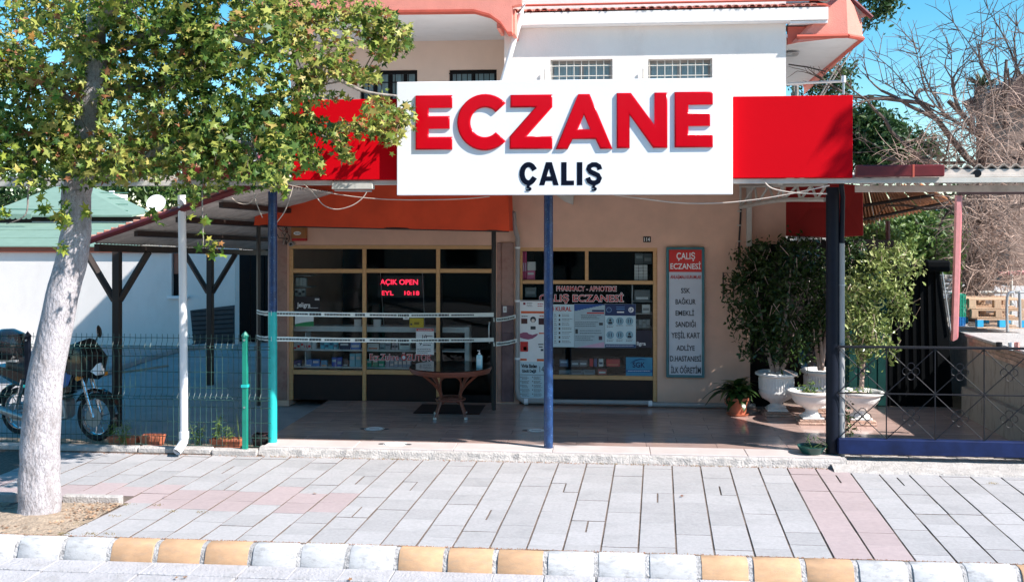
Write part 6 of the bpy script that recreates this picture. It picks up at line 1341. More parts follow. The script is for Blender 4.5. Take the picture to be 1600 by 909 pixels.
leafcloud('foliage', pos, .026, oval, LF_ficus, t); part('stem', MB().tube([P(1322, 684, 13.3), P(1320, 640, 13.3), P(1318, 570, 13.35)], .008, 5), FT_, t)
c_ = np.array((X(1262, 15.05), 15.0, FZ+.5)); t = thing('seedling', 'small fresh green seedling in the wide bowl urn left of the dark pole', 'plant', c_); leafcloud('foliage', c_+rng.normal(size=(150, 3))*np.array([.07, .06, .055]), .022, oval, LF_bush, t); part('stem', MB().tube([c_-np.array([0, 0, .08]), c_], .006, 5), FT_, t)
c_ = np.array((X(1343, 15.05), 15.0, FZ+.47)); t = thing('seedling', 'thin grassy shoots in the wide bowl urn right of the dark pole', 'plant', c_); leafcloud('foliage', c_+rng.normal(size=(90, 3))*np.array([.11, .08, .04]), .022, oval, LF_bush, t)
# ---- railing
YRg = 12.92
t = thing('iron_railing', 'black iron railing with looped flower ornaments on a blue base right of the patio', 'railing', (X(1460, YRg), YRg, .07))
xa, xb = X(1309, YRg), X(1309, YRg)+77*5.2/F*YRg*1.02
cellw = (X(1461, YRg)-X(1385, YRg)); zt2, zm, zb2 = Z(1460, 541, YRg), Z(1460, 616, YRg), Z(1460, 687, YRg)
part('base_beam', MB().bbox(xa, xa+cellw*5, YRg-.06, YRg+.06, Z(1460, 708, YRg)-.02, zb2, .006), M_bluebase, t)
part('top_rail', MB().bbox(xa, xa+cellw*5, YRg-.018, YRg+.018, zt2-.030, zt2+.0, .004), M_rail, t); part('mid_rail', MB().bbox(xa, xa+cellw*5, YRg-.008, YRg+.008, zm-.008, zm+.008, .002), M_rail, t)
for k in range(5):
    x0 = X(1385, YRg)+(k-1)*cellw; x1 = x0+cellw
    for (z0, z1, gap) in ((zb2, zm-.008, 0), (zm+.008, zt2-.035, 0)):
        c_ = Vector(((x0+x1)/2, YRg, (z0+z1)/2)); 
        for (a, b) in (((x0, z0), (x1, z1)), ((x0, z1), (x1, z0))):
            part('diagonal_bar', MB().tube([(a[0], YRg, a[1]), (c_.x, YRg-.0, c_.z), (b[0], YRg, b[1])], .006, 6), M_rail, t)
        for q in range(4):
            an = math.pi/2*q; pts = [c_+Vector((math.cos(an)*(.058+.045*math.cos(w))-math.sin(an)*.045*math.sin(w), -.012, math.sin(an)*(.058+.045*math.cos(w))+math.cos(an)*.045*math.sin(w))) for w in [2*math.pi*j/14 for j in range(14)]]
            part('flower_loop', MB().tube(pts, .005, 5, closed=True), M_rail, t, True)
    part('upright', MB().tube([(x1, YRg, zb2), (x1, YRg, zt2-.03)], .008, 6), M_rail, t)
# ---- low wall, terrace
XW = 5.36
W_ = thing('boundary_wall', 'old stained low wall with pale coping running back on the right', 'wall', (XW+.15, 14, 0))
part('body', MB().prism([(XW, 12.98, -.1), (XW, 15.95, -.1), (XW, 15.95, 1.30), (XW, 12.98, 1.28)], (.28, 0, 0)), M_wallstone, W_)
for k in range(4): y0 = 12.96+k*.76; part('coping', MB().bbox(XW-.03, XW+.34, y0, y0+.75, 1.285, 1.325, .008), M_conc, W_)
part('ledge', MB().prism([(XW-.10, 13.0, FZ), (XW-.001, 13.0, FZ), (XW-.001, 15.9, FZ), (XW-.10, 15.9, FZ)], (0, 0, .42)), M_wallstone, W_)
tb = [MB().bbox(-.0, .014, 0, .26, 0, .055, .004).mesh('brick')]
nb_ = 0
for row in range(3):
    for k in range(11):
        y = 13.0+(.14 if row % 2 else 0)+k*.27
        if y+.26 < 15.94: o = put('brick', tb[0], M_brick, W_, loc=Vector((XW-.013, y, 1.10+row*.062))-W_.location)
mb = MB(); mb.box(XW+.281, 40, 12.9, 60, .2, 1.235); struct('terrace', mb, M_conc)
mb = MB(); mb.box(XW+.283, 40, 12.60, 12.9, -.1, 1.0); 
# ---- pink post, black shed
x = X(1493, 15.8); t = thing('pink_post', 'pink painted steel post standing on the end of the low wall', 'post', (x, 15.8, 1.1)); part('shaft', MB().prism([P(1489, 533, 15.75), P(1495.5, 530, 15.75), P(1502, 305, 15.75), P(1495.5, 305, 15.75)], (0, .1, 0)), M_pinkpost, t)
part('side_face', MB().prism([P(1495.6, 530, 15.76), P(1497.5, 526, 15.85), P(1504, 305, 15.85), P(1502.1, 305, 15.76)], (0, .08, 0)), cmat(190, 105, 110), t)
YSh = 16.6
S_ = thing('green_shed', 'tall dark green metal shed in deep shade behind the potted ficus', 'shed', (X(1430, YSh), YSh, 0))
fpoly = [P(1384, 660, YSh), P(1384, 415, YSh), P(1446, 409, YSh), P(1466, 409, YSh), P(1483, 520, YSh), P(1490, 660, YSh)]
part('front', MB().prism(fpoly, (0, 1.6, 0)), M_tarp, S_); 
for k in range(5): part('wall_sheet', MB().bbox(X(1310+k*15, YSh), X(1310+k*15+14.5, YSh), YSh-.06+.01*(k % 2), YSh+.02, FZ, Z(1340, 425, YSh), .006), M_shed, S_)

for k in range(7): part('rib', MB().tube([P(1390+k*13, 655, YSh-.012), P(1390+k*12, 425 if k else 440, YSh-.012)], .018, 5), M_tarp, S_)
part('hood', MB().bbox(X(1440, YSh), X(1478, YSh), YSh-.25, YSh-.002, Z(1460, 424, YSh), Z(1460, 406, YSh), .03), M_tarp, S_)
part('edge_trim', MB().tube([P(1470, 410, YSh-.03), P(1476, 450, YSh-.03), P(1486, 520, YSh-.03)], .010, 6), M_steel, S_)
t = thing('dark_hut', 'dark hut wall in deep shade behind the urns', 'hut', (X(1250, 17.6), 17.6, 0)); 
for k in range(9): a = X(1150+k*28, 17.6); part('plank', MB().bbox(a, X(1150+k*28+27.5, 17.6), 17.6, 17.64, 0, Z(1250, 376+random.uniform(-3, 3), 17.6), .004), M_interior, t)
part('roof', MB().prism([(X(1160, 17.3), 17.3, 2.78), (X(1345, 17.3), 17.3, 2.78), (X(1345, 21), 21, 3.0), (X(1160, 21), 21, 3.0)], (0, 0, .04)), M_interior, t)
# round mirror / plate behind the urns
t = thing('round_tray', 'round dark glassy tray leaning behind the tall urns', 'tray', P(1265, 562, 16.35)); o = part('disc', MB().lathe([(.001, 0), (.17, 0), (.18, .012), (.001, .018)], n=28), M_blackgloss, t, True, loc=(0, 0, 0)); o.rotation_euler = (R(75), 0, 0)
t = thing('wall_frame', 'empty dark metal frame on the wall edge beside the ficus', 'frame', P(1140, 446, YF-.05)); r = RECT(1130, 1146, 426, 465, YF-.03); part('frame', MB().tube([(r[0], YF-.03, r[2]), (r[1], YF-.03, r[2]), (r[1], YF-.03, r[3]), (r[0], YF-.03, r[3])], .012, 6, closed=True), M_cabledk, t)
# ---- rusty awning further back
YR0 = 17.0
t = thing('rusty_awning', 'rusty corrugated awning with sunlit orange gaps behind the right canopy', 'awning', P(1420, 320, 18))
c00, c10, c11, c01 = P(1345, 297, 17.2), P(1440, 289, 17.2), P(1496, 319, 21.5), P(1350, 352, 21.5)
n = 8
for k in range(n):
    u0, u1 = k/n, (k+1)/n-.006; a, b = c00.lerp(c10, u0), c01.lerp(c11, u0); c, d = c00.lerp(c10, u1), c01.lerp(c11, u1); l_ = Vector((0, 0, .02*(k % 2)+random.uniform(-.01, .01))); ext = random.uniform(-.25, .15)*(b-a).normalized()
    part('rusty_sheet', corrugated(a+l_, c+l_, b+l_+ext, d+l_+ext, 3, .025, sub=5), M_rust, t)
for u in (.3, .7): part('batten', MB().tube([c00.lerp(c01, u)+Vector((0, 0, -.06)), c10.lerp(c11, u)+Vector((0, 0, -.06))], .03, 5), M_brownpost, t)
part('prop', MB().tube([P(1387, 345, 20.5), P(1388, 420, 20.5), P(1388, 560, 20.5)], .045, 8), cmat(90, 35, 30), t)
# ---- right roof strip (corrugated, above the beam)
t = thing('side_roof', 'old corrugated roof strip with pipe end right of the sign', 'roof', (X(1500, 13), 13, 3.5))
a, b = P(1336, 263, 12.1), P(1640, 258, 12.1); c, d = P(1336, 288, 12.6), P(1640, 288, 12.6)
a2, b2 = a.lerp(b, .44), b
part('corrugated_sheet', corrugated(a2, b2, c.lerp(d, .44), d, 9, .022, sub=6), M_corr, t); part('corrugated_sheet', corrugated(a+Vector((0, .05, -.02)), a2+Vector((0, .05, -.02)), c, c.lerp(d, .44)-Vector((.01, 0, 0)), 9, .022, sub=6), M_corr, t)
part('face_board', MB().bbox(X(1474, 12.1), X(1640, 12.1), 12.12, 12.16, Z(1550, 281, 12.1), Z(1550, 264, 12.1), .006), M_corr, t); part('face_board', MB().bbox(X(1336, 12.5), X(1640, 12.5), 12.48, 12.52, Z(1500, 300, 12.5), Z(1500, 289.5, 12.5), .006), M_corr, t)
part('pipe_end', MB().tube([P(1527, 271, 12.14), P(1527, 271, 12.06)], .045, 12), M_black, t)
part('timber', MB().bbox(X(1496, 15.8), X(1640, 15.8), 15.7, 15.85, Z(1550, 304, 15.8), Z(1550, 297, 15.8), .006), cmat(50, 22, 22), t)
# bracket with white post above the right panel
t = thing('aerial_bar', 'thin metal bar with white upright above the right red panel', 'bar', P(1320, 130, 13.5)); part('bar', MB().tube([P(1232, 131, 15), P(1319, 127, 13.5)], .02, 6), M_steel, t); part('upright', MB().tube([P(1318, 148, 13.5), P(1318, 128, 13.5)], .014, 6), M_steel, t); part('cap', MB().tube([P(1318, 129, 13.5), P(1318, 119, 13.5)], .03, 8), M_white, t)
o = part('loose_cable', MB().tube([P(1232, 101, 18), P(1260, 105, 18), P(1290, 112, 18)], .012, 5), M_cabledk); tag(o, 'thin dark cable under the white side eave', 'cable')
# ---- pallets, crates, railings on the terrace
def pallet(lbl, px0, px1, py0, py1, Yp, blk, loc_dx=0):
    r = RECT(px0, px1, py0, py1, Yp); t = thing('pallet', lbl, 'pallet', ((r[0]+r[1])/2, Yp, r[2]), 'pallets stacked on the terrace'); h = r[3]-r[2]; dp = .8; tb_ = .022
    for k in range(5): y = Yp+k*(dp-.1)/4; part('deck_board', MB().bbox(r[0], r[1], y, y+.095, r[3]-tb_, r[3], .002), M_wood, t)
    for y in (Yp, Yp+dp/2-.05, Yp+dp-.1): part('bottom_board', MB().bbox(r[0], r[1], y, y+.1, r[2], r[2]+tb_*.8, .002), M_wood, t)
    for u in (0, .46, .92):
        a = r[0]+(r[1]-r[0])*u; 
        for y in (Yp-.002, Yp+dp-.1): part('block', MB().bbox(a+.002, a+(r[1]-r[0])*.13, y, y+.1, r[2]+tb_*.8+.001, r[3]-tb_-.001, .003), blk, t)
# terrace surface under the stack
pallet('blue blocked pallet at the bottom of the stack', 1527, 1602, 498, 513, 17.0, M_blueblock); pallet('raw wood pallet in the middle of the stack', 1518, 1600, 483.5, 497, 17.0, M_wood); pallet('raw wood pallet on top of the stack', 1514, 1600, 467, 482.5, 17.0, M_wood)
M_crg = cmat(20, 150, 120); M_crb = cmat(20, 120, 190)
def crate(lbl, px0, px1, py0, py1, Yc, m):
    r = RECT(px0, px1, py0, py1, Yc); t = thing('crate', lbl, 'crate', ((r[0]+r[1])/2, Yc, r[2]), 'plastic crates stacked on the terrace'); mb = MB(); w = r[1]-r[0]
    for k in range(4): z = r[2]+(r[3]-r[2])*k/3; part('rail', MB().bbox(r[0], r[1], Yc, Yc+.4, z-.012, z, .003), m, t)
    for k in range(4): x = r[0]+w*k/3.2; part('upright', MB().box(x, x+.012, Yc-.003, Yc+.012, r[2], r[3]-.002), m, t)
for k in range(5): crate('green plastic crate, number from the top of the leaning stack beside the pink post: '+['topmost', 'second', 'third', 'fourth', 'fifth'][k], 1496, 1509, 460+k*7, 466.2+k*7, 16.6, M_crg)
for k in range(2): crate('blue plastic crate under the green ones, '+['upper', 'lower'][k]+' of the two', 1496, 1508, 495+k*7, 501.4+k*7, 16.6, M_crb)
def hrail(lbl, pts, r, m, cat='railing'):
    t = thing('handrail', lbl, cat, pts[0][0], 'handrails on the terrace')
    for l in pts: part('tube', MB().tube(curve_pts(l, 3), r, 8), m, t, True)
hrail('grey steel hoop handrail in front of the pallets', [[P(1574, 518, 15.9), P(1573, 480, 15.9), P(1575, 460, 15.9), P(1584, 456.5, 15.9), P(1612, 457, 15.9)], [P(1594, 512, 15.9), P(1593, 458, 15.9)]], .022, M_steel)
hrail('pale horizontal handrail behind the pallets', [[P(1530, 457, 17.9), P(1612, 456, 17.9)], [P(1580, 520, 17.9), P(1580, 428, 17.9)]], .028, M_offwhite)
hrail('pink horizontal bar under the bare branches', [[P(1560, 428, 18.2), P(1612, 425, 18.2)]], .035, M_pinkpost)
for lbl, px0, px1, py0, py1, m in (('small black plastic pot on the wall coping', 1556, 1566, 512, 522, M_black), ('small pale plastic pot on the wall coping at the handrail foot', 1575, 1584, 514, 525, M_white), ('small pink box on the wall coping at the right edge', 1584, 1594, 515, 523, cmat(225, 150, 140))):
    Yq = 13.9; r = RECT(px0, px1, py0, py1, Yq); cx = (r[0]+r[1])/2; w = (r[1]-r[0])/2; t = thing('small_pot', lbl, 'pot', (cx, Yq, r[2])); zb3 = 1.326; o = part('pot', MB().lathe([(.0, zb3), (w*.75, zb3), (w, zb3+.1), (w*.9, zb3+.1), (w*.8, zb3+.06), (.0, zb3+.05)], (cx, Yq, 0), 16 if 'box' not in lbl else 4), m, t, True)
t = thing('white_cabinet', 'pale slatted cabinet seen between the black shed and the pink post', 'cabinet', P(1485, 520, 18.5)); r = RECT(1468, 1492, 430, 530, 18.5); part('body', MB().bbox(r[0], r[1], 18.5, 18.9, 1.2, r[3], .01), M_offwhite, t)
for k in range(5): q = RECT(1474, 1490, 436+k*6, 439+k*6, 18.47); part('slat', MB().bbox(q[0], q[1], 18.46, 18.498, q[2], q[3], .003), M_white, t)
q = RECT(1470, 1492, 459, 466, 18.45); part('shelf', MB().bbox(q[0], q[1], 18.40, 18.497, q[2], q[3], .003), M_white, t)
# ---- background greenery and the bare tree
def bgtree(lbl, base, crown, n, m, size, tint=(.5, .25), cat='tree', name='background_tree', tr=.14, clump=.22, group=None, tpl=None):
    t = thing(name, lbl, cat, base, group); base = Vector(base); top = Vector(crown[0][0]); part('trunk', MB().tube(curve_pts([base, base.lerp(top, .5)+Vector((.1, 0, 0)), top], 4), tr, 8), M_barkraw, t, True)
    pos = []
    for c_, r_, w in crown:
        k = max(1, int(n*w/14)); q = ellipsoid_pts(k, c_, r_, .45)
        for a in q: pos.append(a+rng.normal(size=(14, 3))*clump)
    for c_, r_, w in crown[1:3]: part('limb', MB().tube([base.lerp(top, .6), Vector(c_)], tr*.45, 6), M_barkraw, t)
    pos = np.concatenate(pos); leafcloud('foliage', pos, size, tpl or oval, m, t, up=.4, tint=np.clip(rng.normal(tint[0], tint[1], len(pos)), 0, 1)); return t
def gz(px, Y): return (X(px, Y), Y, -.3)
bgtree('dark conifer behind the right end of the sign', gz(1365, 40), [(P(1365, 215, 40), (1.5, 1.5, 1.0), .5), (P(1352, 195, 40), (.9, .9, .7), .2), (P(1400, 235, 40), (1.5, 1.2, .7), .3), (P(1370, 250, 40), (2, 1.5, .8), .4)], 5200, LF_dark, .13, (.45, .25))
bgtree('eucalyptus crown hanging beside the upper right roof corner', gz(1240, 32), [(P(1242, 20, 32), (.3, .3, .3), .05), (P(1362, 12, 32), (.75, .7, .55), .6), (P(1378, 5, 32), (.5, .5, .3), .2), (P(1356, -40, 32), (1.2, 1, 1), .6)], 1300, LF_dark, .085, (.6, .25), clump=.14, tr=.06)
bgtree('eucalyptus branch seen under the white side eave', gz(1240, 36), [(P(1240, 130, 36), (.3, .3, .3), .05), (P(1300, 125, 36), (.75, .7, .6), .6), (P(1322, 115, 36), (.4, .4, .4), .2), (P(1290, 150, 36), (1, .8, .6), .5)], 1300, LF_dark, .085, (.6, .25), clump=.14, tr=.06)
bgtree('broad green shrub mass behind the rusty awning', gz(1430, 25), [(P(1400, 400, 25), (1.1, 1, .9), .5), (P(1440, 385, 25), (1.0, 1, .8), .6), (P(1470, 400, 25), (.8, 1, .9), .5), (P(1435, 350, 26), (.5, .8, .35), .15), (P(1360, 385, 24), (.7, .8, .5), .3)], 5600, LF_bush, .075, (.5, .28), 'shrub', 'background_shrub', clump=.16)
bgtree('yellow green shrub top right behind the red valance', gz(1375, 21), [(P(1375, 378, 21), (.7, .5, .22), .6), (P(1350, 400, 21), (.5, .5, .4), .4)], 1400, LF_bush, .06, (.75, .2), 'shrub', 'background_shrub', clump=.1)
for lbl, px, Y, py, rx, rz, n, m in (('dark tree far behind the left outbuilding', 60, 46, 300, 4, 1.5, 2000, LF_dark), ('mid green tree far behind the satellite dish', 280, 44, 285, 3, 1.3, 2000, LF_bush), ('dark tree behind the distant pink tank', 385, 50, 255, 2.2, 2.4, 1800, LF_dark), ('tall dark tree behind the street tree', 180, 52, 210, 4, 3, 2600, LF_dark), ('far green tree at the right edge beyond the bare tree', 1590, 48, 330, 3.6, 3, 2600, LF_dark), ('far tree behind the black shed', 1440, 50, 360, 3, 1.6, 1800, LF_dark), ('far dark tree behind the pallets', 1540, 40, 430, 3.4, 1.8, 2200, LF_dark)):
    c_ = P(px, py, Y); bgtree(lbl, gz(px, Y), [(c_, (rx, 2, rz), 1), (c_+Vector((rx*.6, 0, -rz*.4)), (rx*.6, 1.5, rz*.6), .4), (c_+Vector((-rx*.6, 0, -rz*.3)), (rx*.6, 1.5, rz*.6), .4)], n, m, .17, clump=.35, tr=.25)
t = thing('far_building', 'pale blue grey building seen beyond the shrubs on the right', 'building', (X(1485, 60), 60, 0)); r = RECT(1458, 1514, 322, 356, 60); part('wall', MB().box(r[0], r[1], 60, 66, 0, r[3]), cmat(150, 175, 205, .8), t); q = RECT(1478, 1518, 348, 352, 59.8); part('awning', MB().bbox(q[0], q[1], 59, 59.9, q[2], q[3], .02), M_white, t)
for k in range(4): q = RECT(1462+k*13, 1470+k*13, 330, 340, 59.9); part('window', MB().box(q[0], q[1], 59.9, 59.99, q[2], q[3]), cmat(90, 110, 130), t)
# bare tree with vines
BTm = mat('bare tree bark', (0.13, 0.095, 0.08), .95, var=.3, scale=6, bump=.8, bscale=15)
Yb_ = 19.0
T_ = thing('bare_tree', 'leafless gnarled tree smothered in pale bare vines at the right edge', 'tree', (X(1530, Yb_), Yb_, 1.2))
part('trunk', trunk_mesh([P(1535, 505, Yb_), P(1530, 440, Yb_), P(1538, 370, Yb_), P(1530, 310, Yb_), P(1545, 240, Yb_)], [.26, .22, .20, .17, .12], 14, .14, 4), BTm, T_, True)
part('limb', trunk_mesh([P(1538, 380, Yb_), P(1520, 400, Yb_-.3), P(1512, 450, Yb_-.4), P(1520, 490, Yb_-.3)], [.12, .10, .10, .09], 10, .1, 5), BTm, T_, True)
segs = []
def grow(p, d, L, r, depth, up=.25):
    n = 4; pts = [p]; q = p; dd = d
    for k in range(n): dd = (dd+Vector((random.gauss(0, .18), random.gauss(0, .14), random.gauss(up*.1, .15)))).normalized(); q = q+dd*L/n; pts.append(q)
    segs.append((pts, r, depth))
    if depth > 0:
        for k in range(random.choice((2, 3, 3))):
            s_ = pts[random.choice((2, 3, 4))]; nd = (dd+Vector((random.gauss(0, .6), random.gauss(0, .4), random.gauss(.15, .5)))).normalized(); grow(s_, nd, L*random.uniform(.5, .78), r*.58, depth-1)
for (a, b, dx, dz, L, r) in ((1545, 250, -.2, 1, 1.3, .10), (1540, 270, -.9, .6, 1.7, .10), (1545, 260, .8, .8, 1.5, .10), (1535, 300, -1, .25, 1.7, .09), (1545, 290, 1, .1, 1.3, .09), (1570, 200, .3, 1, 1.2, .06), (1530, 320, -.8, -.1, 1.0, .06), (1540, 330, .9, .2, 1.2, .07), (1590, 260, .1, 1, 1.5, .07)):
    grow(P(a, b, Yb_+random.uniform(-.3, .3)), Vector((dx, random.uniform(-.2, .2), dz)).normalized(), L, r, 4)
big = [s for s in segs if s[2] >= 3]; small = [s for s in segs if s[2] < 3]
for pts, r, d in big: part('branch', MB().tube(pts, [r*.7*(1-.4*i/4) for i in range(5)], 7), BTm, T_, True)
mb = MB()
for pts, r, d in small: mb.tube(pts, [max(.003, r*.55*(1-.6*i/4)) for i in range(5)], 4, cap=False)
part('twigs', mb, BTm, T_, kind='stuff')
# long thin leader sprays against the sky
sp = MB()
for (pts) in ([(1590, 250), (1500, 195), (1440, 160), (1395, 110), (1356, 78)], [(1500, 195), (1450, 150), (1430, 70)], [(1460, 168), (1420, 150), (1380, 130)], [(1560, 190), (1540, 110), (1490, 35)], [(1600, 130), (1570, 60), (1544, 16)], [(1545, 120), (1530, 90), (1541, 32)], [(1590, 120), (1585, 60), (1590, 38)], [(1480, 185), (1445, 120), (1436, 70)], [(1520, 200), (1490, 150), (1487, 80)], [(1575, 170), (1560, 120), (1555, 60)]):
    c_ = curve_pts([P(a, b, Yb_+random.uniform(-.2, .2)) for a, b in pts], 4); sp.tube(c_, [.026*(1-.85*i/(len(c_)-1)) for i in range(len(c_))], 5, cap=False)
    for k in range(16):
        p = random.choice(c_[2:]); d = Vector((random.gauss(-.2, .5), random.gauss(0, .3), random.gauss(.4, .5))).normalized()*random.uniform(.2, .75); q = p+d*.6+Vector((0, 0, .05)); sp.tube([p, q, p+d], [.010, .007, .004], 3, cap=False); e = q+Vector((random.gauss(0, .2), 0, random.gauss(.15, .15))); sp.tube([q, e], [.006, .003], 3, cap=False)
part('leader_twigs', sp, BTm, T_, kind='stuff')
vi = MB()
def vine_blob(cx, cy, rx, ry, n, Y0, L=(.3, .9), r=.0065):
    for k in range(n):
        a = random.uniform(0, 6.28); q = random.random()**.5; p = P(cx+rx*q*math.cos(a), cy+ry*q*math.sin(a), Y0+random.uniform(-.6, .5)); d = Vector((random.gauss(0, 1), random.gauss(0, .4), random.gauss(0, .6))).normalized(); l = random.uniform(*L); pts = [p]; c2 = random.gauss(0, .7); 
        for j in range(6): d = (d+Vector((random.gauss(0, .15), random.gauss(0, .1), c2*.22-.05))).normalized(); pts.append(pts[-1]+d*l/6)
        r2 = r*random.choice((.5, .7, 1, 1.5)); vi.tube(pts, [r2, r2, r2*.9, r2*.8, r2*.7, r2*.5, r2*.2], 3, cap=False)
vine_blob(1555, 185, 50, 45, 150, 18.4, (.3, 1.2)); vine_blob(1500, 205, 50, 35, 150, 18.6, r=.007); vine_blob(1440, 240, 55, 22, 110, 18.6, r=.006); vine_blob(1565, 260, 50, 35, 150, 18.5, r=.007); vine_blob(1550, 350, 50, 50, 400, 18.2, (.4, 1.0)); vine_blob(1555, 420, 50, 30, 200, 18.0); vine_blob(1515, 430, 20, 50, 60, 18.0, (.3, .6));  vine_blob(1525, 340, 25, 45, 120, 18)
part('vines', vi, M_vine, T_, kind='stuff')
# palm like tuft in the bare tree
t = thing('palm_tuft', 'small dark spiky palm tuft poking out above the vines', 'palm', P(1533, 140, 22)); mb = MB(); c_ = P(1533, 135, 22)
for k in range(60): a = random.uniform(0, 6.28); e = random.uniform(-.3, 1.2); d = Vector((math.cos(a)*math.cos(e), math.sin(a)*math.cos(e), math.sin(e)))*random.uniform(.3, .5); s_ = d.cross(Vector((0, 0, 1))).normalized()*.03; mb.add([c_, c_+d*.5+s_, c_+d+Vector((0, 0, -.05)), c_+d*.5-s_], [(0, 1, 2, 3)])
part('fronds', mb, LF_dark if False else mat('palm green', (.03, .06, .02), .6), t, kind='stuff'); part('stem', MB().tube([c_, c_+Vector((0, 0, -3.5))], .09, 8), BTm, t)
# brown tiled roof at the right edge behind the tree
t = thing('far_roof_house', 'dark house gable with brown roof behind the bare tree', 'house', (X(1600, 30), 30, 1)); part('roof', MB().prism([P(1560, 140, 30), P(1640, 100, 30), P(1640, 165, 30), P(1575, 165, 30)], (0, 3, 0)), cmat(70, 45, 40), t); part('wall', MB().box(X(1580, 30.2), X(1700, 30.2), 30.3, 33, 0, Z(1600, 165, 30)), mat('brown render', (.22, .15, .12), .9, var=.2), t); part('window', MB().box(X(1615, 30.2), X(1650, 30.2), 30.26, 30.299, 3.2, 4.4), M_darkframe, t)
# ================================================================ PATIO THINGS
T0 = Vector((X(704, 15.0), 15.0, FZ+.004))
t = thing('rattan_table', 'round red brown rattan table with dark glass top in front of the dark door', 'table', T0)
zt3 = .735; rt = .60
part('table_top', MB().lathe([(.0, zt3), (rt, zt3), (rt+.006, zt3+.006), (rt, zt3+.012), (.0, zt3+.012)], n=48), M_blackgloss, t, True, loc=(0, 0, 0))
def ring_(r, z, th, n=40): return MB().tube([(r*math.cos(2*math.pi*k/n), r*math.sin(2*math.pi*k/n), z) for k in range(n)], th, 8, closed=True)
for z, r_, nm in ((zt3-.015, rt, 'rim_band'), (zt3-.04, rt-.012, 'rim_band'), (zt3-.065, rt-.03, 'rim_band')): part(nm, ring_(r_, z, .015), M_rattan, t, True, loc=(0, 0, 0))
part('lower_ring', ring_(.21, .26, .016, 24), M_rattan, t, True, loc=(0, 0, 0)); part('lower_ring', ring_(.17, .285, .014, 24), M_rattan, t, True, loc=(0, 0, 0))
for k in range(4):
    a = math.pi/4+k*math.pi/2+.15; c1, s1 = math.cos(a), math.sin(a)
    part('leg', MB().tube(curve_pts([(c1*.32, s1*.32, 0), (c1*.25, s1*.25, .14), (c1*.19, s1*.19, .30), (c1*.30, s1*.30, .48), (c1*.56, s1*.56, zt3-.06)], 5), .019, 8), M_rattan, t, True, loc=(0, 0, 0))
    part('foot', MB().lathe([(.0, 0), (.026, 0), (.024, .03), (.0, .035)], (c1*.32, s1*.32, 0), 12), M_steel, t, loc=(0, 0, 0))
    b = a+math.pi/2; m1 = (a+b)/2; part('arch', MB().tube(curve_pts([(c1*.20, s1*.20, .30), (math.cos(a+.2)*.26, math.sin(a+.2)*.26, .56), (math.cos(m1)*.30, math.sin(m1)*.30, .64), (math.cos(b-.2)*.26, math.sin(b-.2)*.26, .56), (math.cos(b)*.20, math.sin(b)*.20, .30)], 4), .014, 7), M_rattan, t, True, loc=(0, 0, 0))
    part('brace', MB().tube(curve_pts([(c1*.22, s1*.22, .2), (.0, 0, .27), (-c1*.05, -s1*.05, .27)], 4), .012, 6), M_rattan, t, True, loc=(0, 0, 0))
x, y = X(749, 14.85), 14.85; t = thing('sanitizer_bottle', 'clear blue pump bottle of hand sanitizer on the rattan table', 'bottle', (x, y, FZ+zt3+.017))
part('bottle', MB().lathe([(.0, 0), (.042, 0), (.046, .008), (.046, .16), (.038, .185), (.016, .195), (.0, .195)], n=20, sx=1, sy=.75), mat('pale blue gel', (.35, .62, .72), .12, var=.05, coat=.5), t, True, loc=(0, 0, 0))
part('pump', MB().lathe([(.0, .196), (.019, .196), (.019, .215), (.006, .217), (.006, .243), (.0, .243)], n=12).bbox(-.028, .010, -.008, .008, .243, .254, .003), M_white, t, loc=(0, 0, 0)); part('label', MB().box(-.03, .03, -.0362, -.0345, .04, .13), M_papblue, t, loc=(0, 0, 0))
r = (X(655, 15.7), X(752, 15.4)); t = thing('doormat', 'dark brown doormat in front of the dark glass door under the table', 'doormat', ((r[0]+r[1])/2, 15.55, FZ)); part('mat', MB().bbox(r[0], r[1], 15.2, 15.95, FZ+.004, FZ+.016, .003), cmat(45, 14, 10, .95), t)
def floor_disc(lbl, px, py, rr):
    c_ = G(px, py, FZ+.004); t = thing('floor_sticker', lbl, 'floor sticker', c_, 'distance stickers on the patio floor'); part('disc', MB().lathe([(.0, .0), (rr, .0), (rr, .0012), (.0, .0012)], n=32), M_paper, t, loc=(0, 0, .001)); part('ring', MB().lathe([(rr*.86, .0015), (rr*.92, .0015), (rr*.92, .0022), (rr*.86, .0022), (rr*.86, .0015)], n=32, cap=False), M_ink, t, loc=(0, 0, .001))
    part('print', MB().box(-rr*.5, rr*.5, -.012, .012, .0015, .0022), M_ink, t, loc=(0, 0, .001))
    for s in (-1, 1): part('footprint_mark', MB().lathe([(.0, .0), (.035, .0), (.035, .0012), (.0, .0012)], (s*rr*1.18, 0, 0), 14, sx=1.2), M_ink, t, loc=(0, 0, .001))
floor_disc('white round floor sticker lying on the sunlit threshold', 617, 693.5, .15); floor_disc('pale round floor sticker on the shaded tiles left of the table', 585, 669.5, .14); floor_disc('faint round floor sticker on the shaded tiles left of the blue pole', 838, 672, .13)
# fallen leaves and litter on the pavement: individual leaves
dl = bpy.data.meshes.new('fallen_leaf'); dl.from_pydata([(v[0], v[1], abs(v[2])*.8) for v in star[0].tolist()], [], star[1]); dl.materials.append(LF_dry)
spots = [(491, 771, 'curled brown leaf alone on the grey pavers'), (1065, 775, 'small green leaf fallen on the pavers right of the middle'), (290, 902, 'brown leaf on the gutter below the orange kerb'), (548, 905, 'reddish leaf lying in the gutter at the picture bottom'), (258, 776, 'brown leaf near the tip of the tree pit'), (275, 903, 'dark leaf in the gutter at the left')]
for a, b, lbl in spots:
    zz = .006 if b < 830 else -.146; c_ = G(a, b, zz); o = put('fallen_leaf', dl, None, None, loc=c_+Vector((0, 0, .006))); o.scale = (.035,)*3; o.rotation_euler = (random.uniform(-.3, .3), random.uniform(-.3, .3), random.uniform(0, 6)); tag(o, lbl, 'leaf', 'fallen leaves')
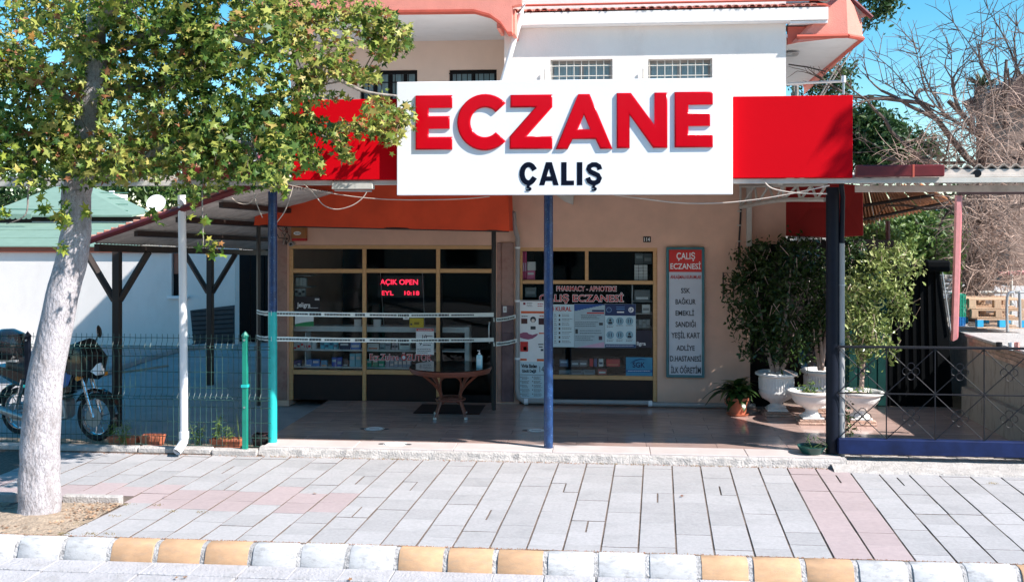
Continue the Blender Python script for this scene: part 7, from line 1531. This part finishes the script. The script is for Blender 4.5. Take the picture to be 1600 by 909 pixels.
pos = []
for k in range(260):
    x = random.uniform(pit_x0+.6, pit_edge(9.9)); y = random.uniform(YK+.05, 10.3); 
    if x < pit_edge(y)-.03: pos.append((x, y, .02))
for k in range(170): y = random.uniform(9.8, 10.36); pos.append((pit_edge(y)-abs(random.gauss(0, .25)), y, .025))
pos = np.array(pos); lt = leafcloud('leaf_litter', pos, .022, star, leafmat('litter', [(0, (.3, .17, .1)), (.5, (.5, .32, .2)), (1, (.15, .08, .05))], trans=.05), None, bias=(0, 0, 1), up=1.5)
gr = MB()
def tuft(c, n, h, s):
    for k in range(n): p = c+Vector((random.gauss(0, s), random.gauss(0, s*.5), 0)); d = Vector((random.gauss(0, h*.5), random.gauss(0, h*.4), h*random.uniform(.5, 1))); w = Vector((.004, .002, 0)); gr.add([p-w, p+w, p+d], [(0, 1, 2)])
for k in range(420): tuft(Vector((random.uniform(-7, 8), YK-.004+random.gauss(0, .004), .0)), 2, .012, .02)
for k in range(200): tuft(Vector((random.uniform(-5, 5), YS-.02+random.gauss(0, .008), .0)), 3, .022, .03)
for a, b, n in ((172, 776, 12), (198, 788, 8), (246, 789, 8), (270, 799, 8), (315, 800, 6), (180, 806, 6), (120, 818, 6), (100, 834, 16), (140, 834, 14), (175, 834, 8), (1550, 755, 14), (290, 708, 20), (360, 706, 14)): tuft(G(a, b, 0), n*2, .022, .04)
o = part('joint_weeds', gr, mat('dry moss', (.24, .19, .10), .95, var=.4, scale=9), None, kind='stuff')
gr = MB()
for k in range(3200):      # crumbs of soil and gravel along kerb and step
    u = random.random(); x = random.uniform(-7, 8); y = YK-.006+random.gauss(0, .008) if u < .5 else YS-.03+random.gauss(0, .02); s_ = random.uniform(.003, .009); c_ = Vector((x, y, .002)); gr.add([c_+Vector((s_, 0, 0)), c_+Vector((-s_*.5, s_*.8, 0)), c_+Vector((-s_*.5, -s_*.8, 0)), c_+Vector((0, 0, s_))], [(0, 1, 3), (1, 2, 3), (2, 0, 3)])
part('grit', gr, mat('grit', (.26, .13, .08), .95, var=.5, scale=30), None, kind='stuff')
# ================================================================ ACROSS THE STREET (behind the viewer; seen only in reflections)
t = thing('street_house', 'plain house across the street behind the viewer', 'house', (0, -12, 0)); part('wall', MB().box(-22, 20, -18, -12, -.2, 6.5), M_wallbeige, t); part('roof', MB().prism([(-22.3, -11.6, 6.5), (-22.3, -18.4, 6.5), (-22.3, -15, 8.2)], (42.6, 0, 0)), M_tile, t)
for k in range(9): x = -20+k*4.3; part('window', MB().box(x, x+1.4, -11.99, -11.95, 1.2, 2.8), M_darkframe, t); part('window', MB().box(x, x+1.4, -11.99, -11.95, 4.2, 5.6), M_darkframe, t)

# a tall tree beyond the right edge: its crown shades the end of the red panel
t = thing('overhanging_tree', 'tall leaning tree beyond the right edge whose leaves shade the red panel end', 'tree', (9.9, 12.6, 1.2))
part('trunk', MB().tube(curve_pts([(9.9, 12.6, 1.2), (9.9, 12.2, 4), (9.6, 11.2, 7), (9.0, 10.1, 9.0), (8.6, 9.5, 10)], 4), [.2-.009*i for i in range(17)], 9), BTm, t, True)
pos = []
for c_, r_, k_ in (((8.75, 9.62, 9.75), (.30, .22, .35), 9), ((8.62, 9.58, 9.25), (.30, .18, .25), 7), ((8.45, 9.6, 9.0), (.22, .15, .16), 4), ((8.85, 9.7, 10.2), (.4, .3, .3), 10)):
    for a in ellipsoid_pts(k_, c_, r_, 0): pos.append(a+rng.normal(size=(14, 3))*.09)
leafcloud('foliage', np.concatenate(pos), .07, oval, LF_bush, t)
for e in ((8.7, 9.6, 9.6), (8.5, 9.55, 9.1), (8.9, 9.7, 10.2)): part('limb', MB().tube([(9.3, 10.6, 8.2), Vector(e)], .025, 6), BTm, t)
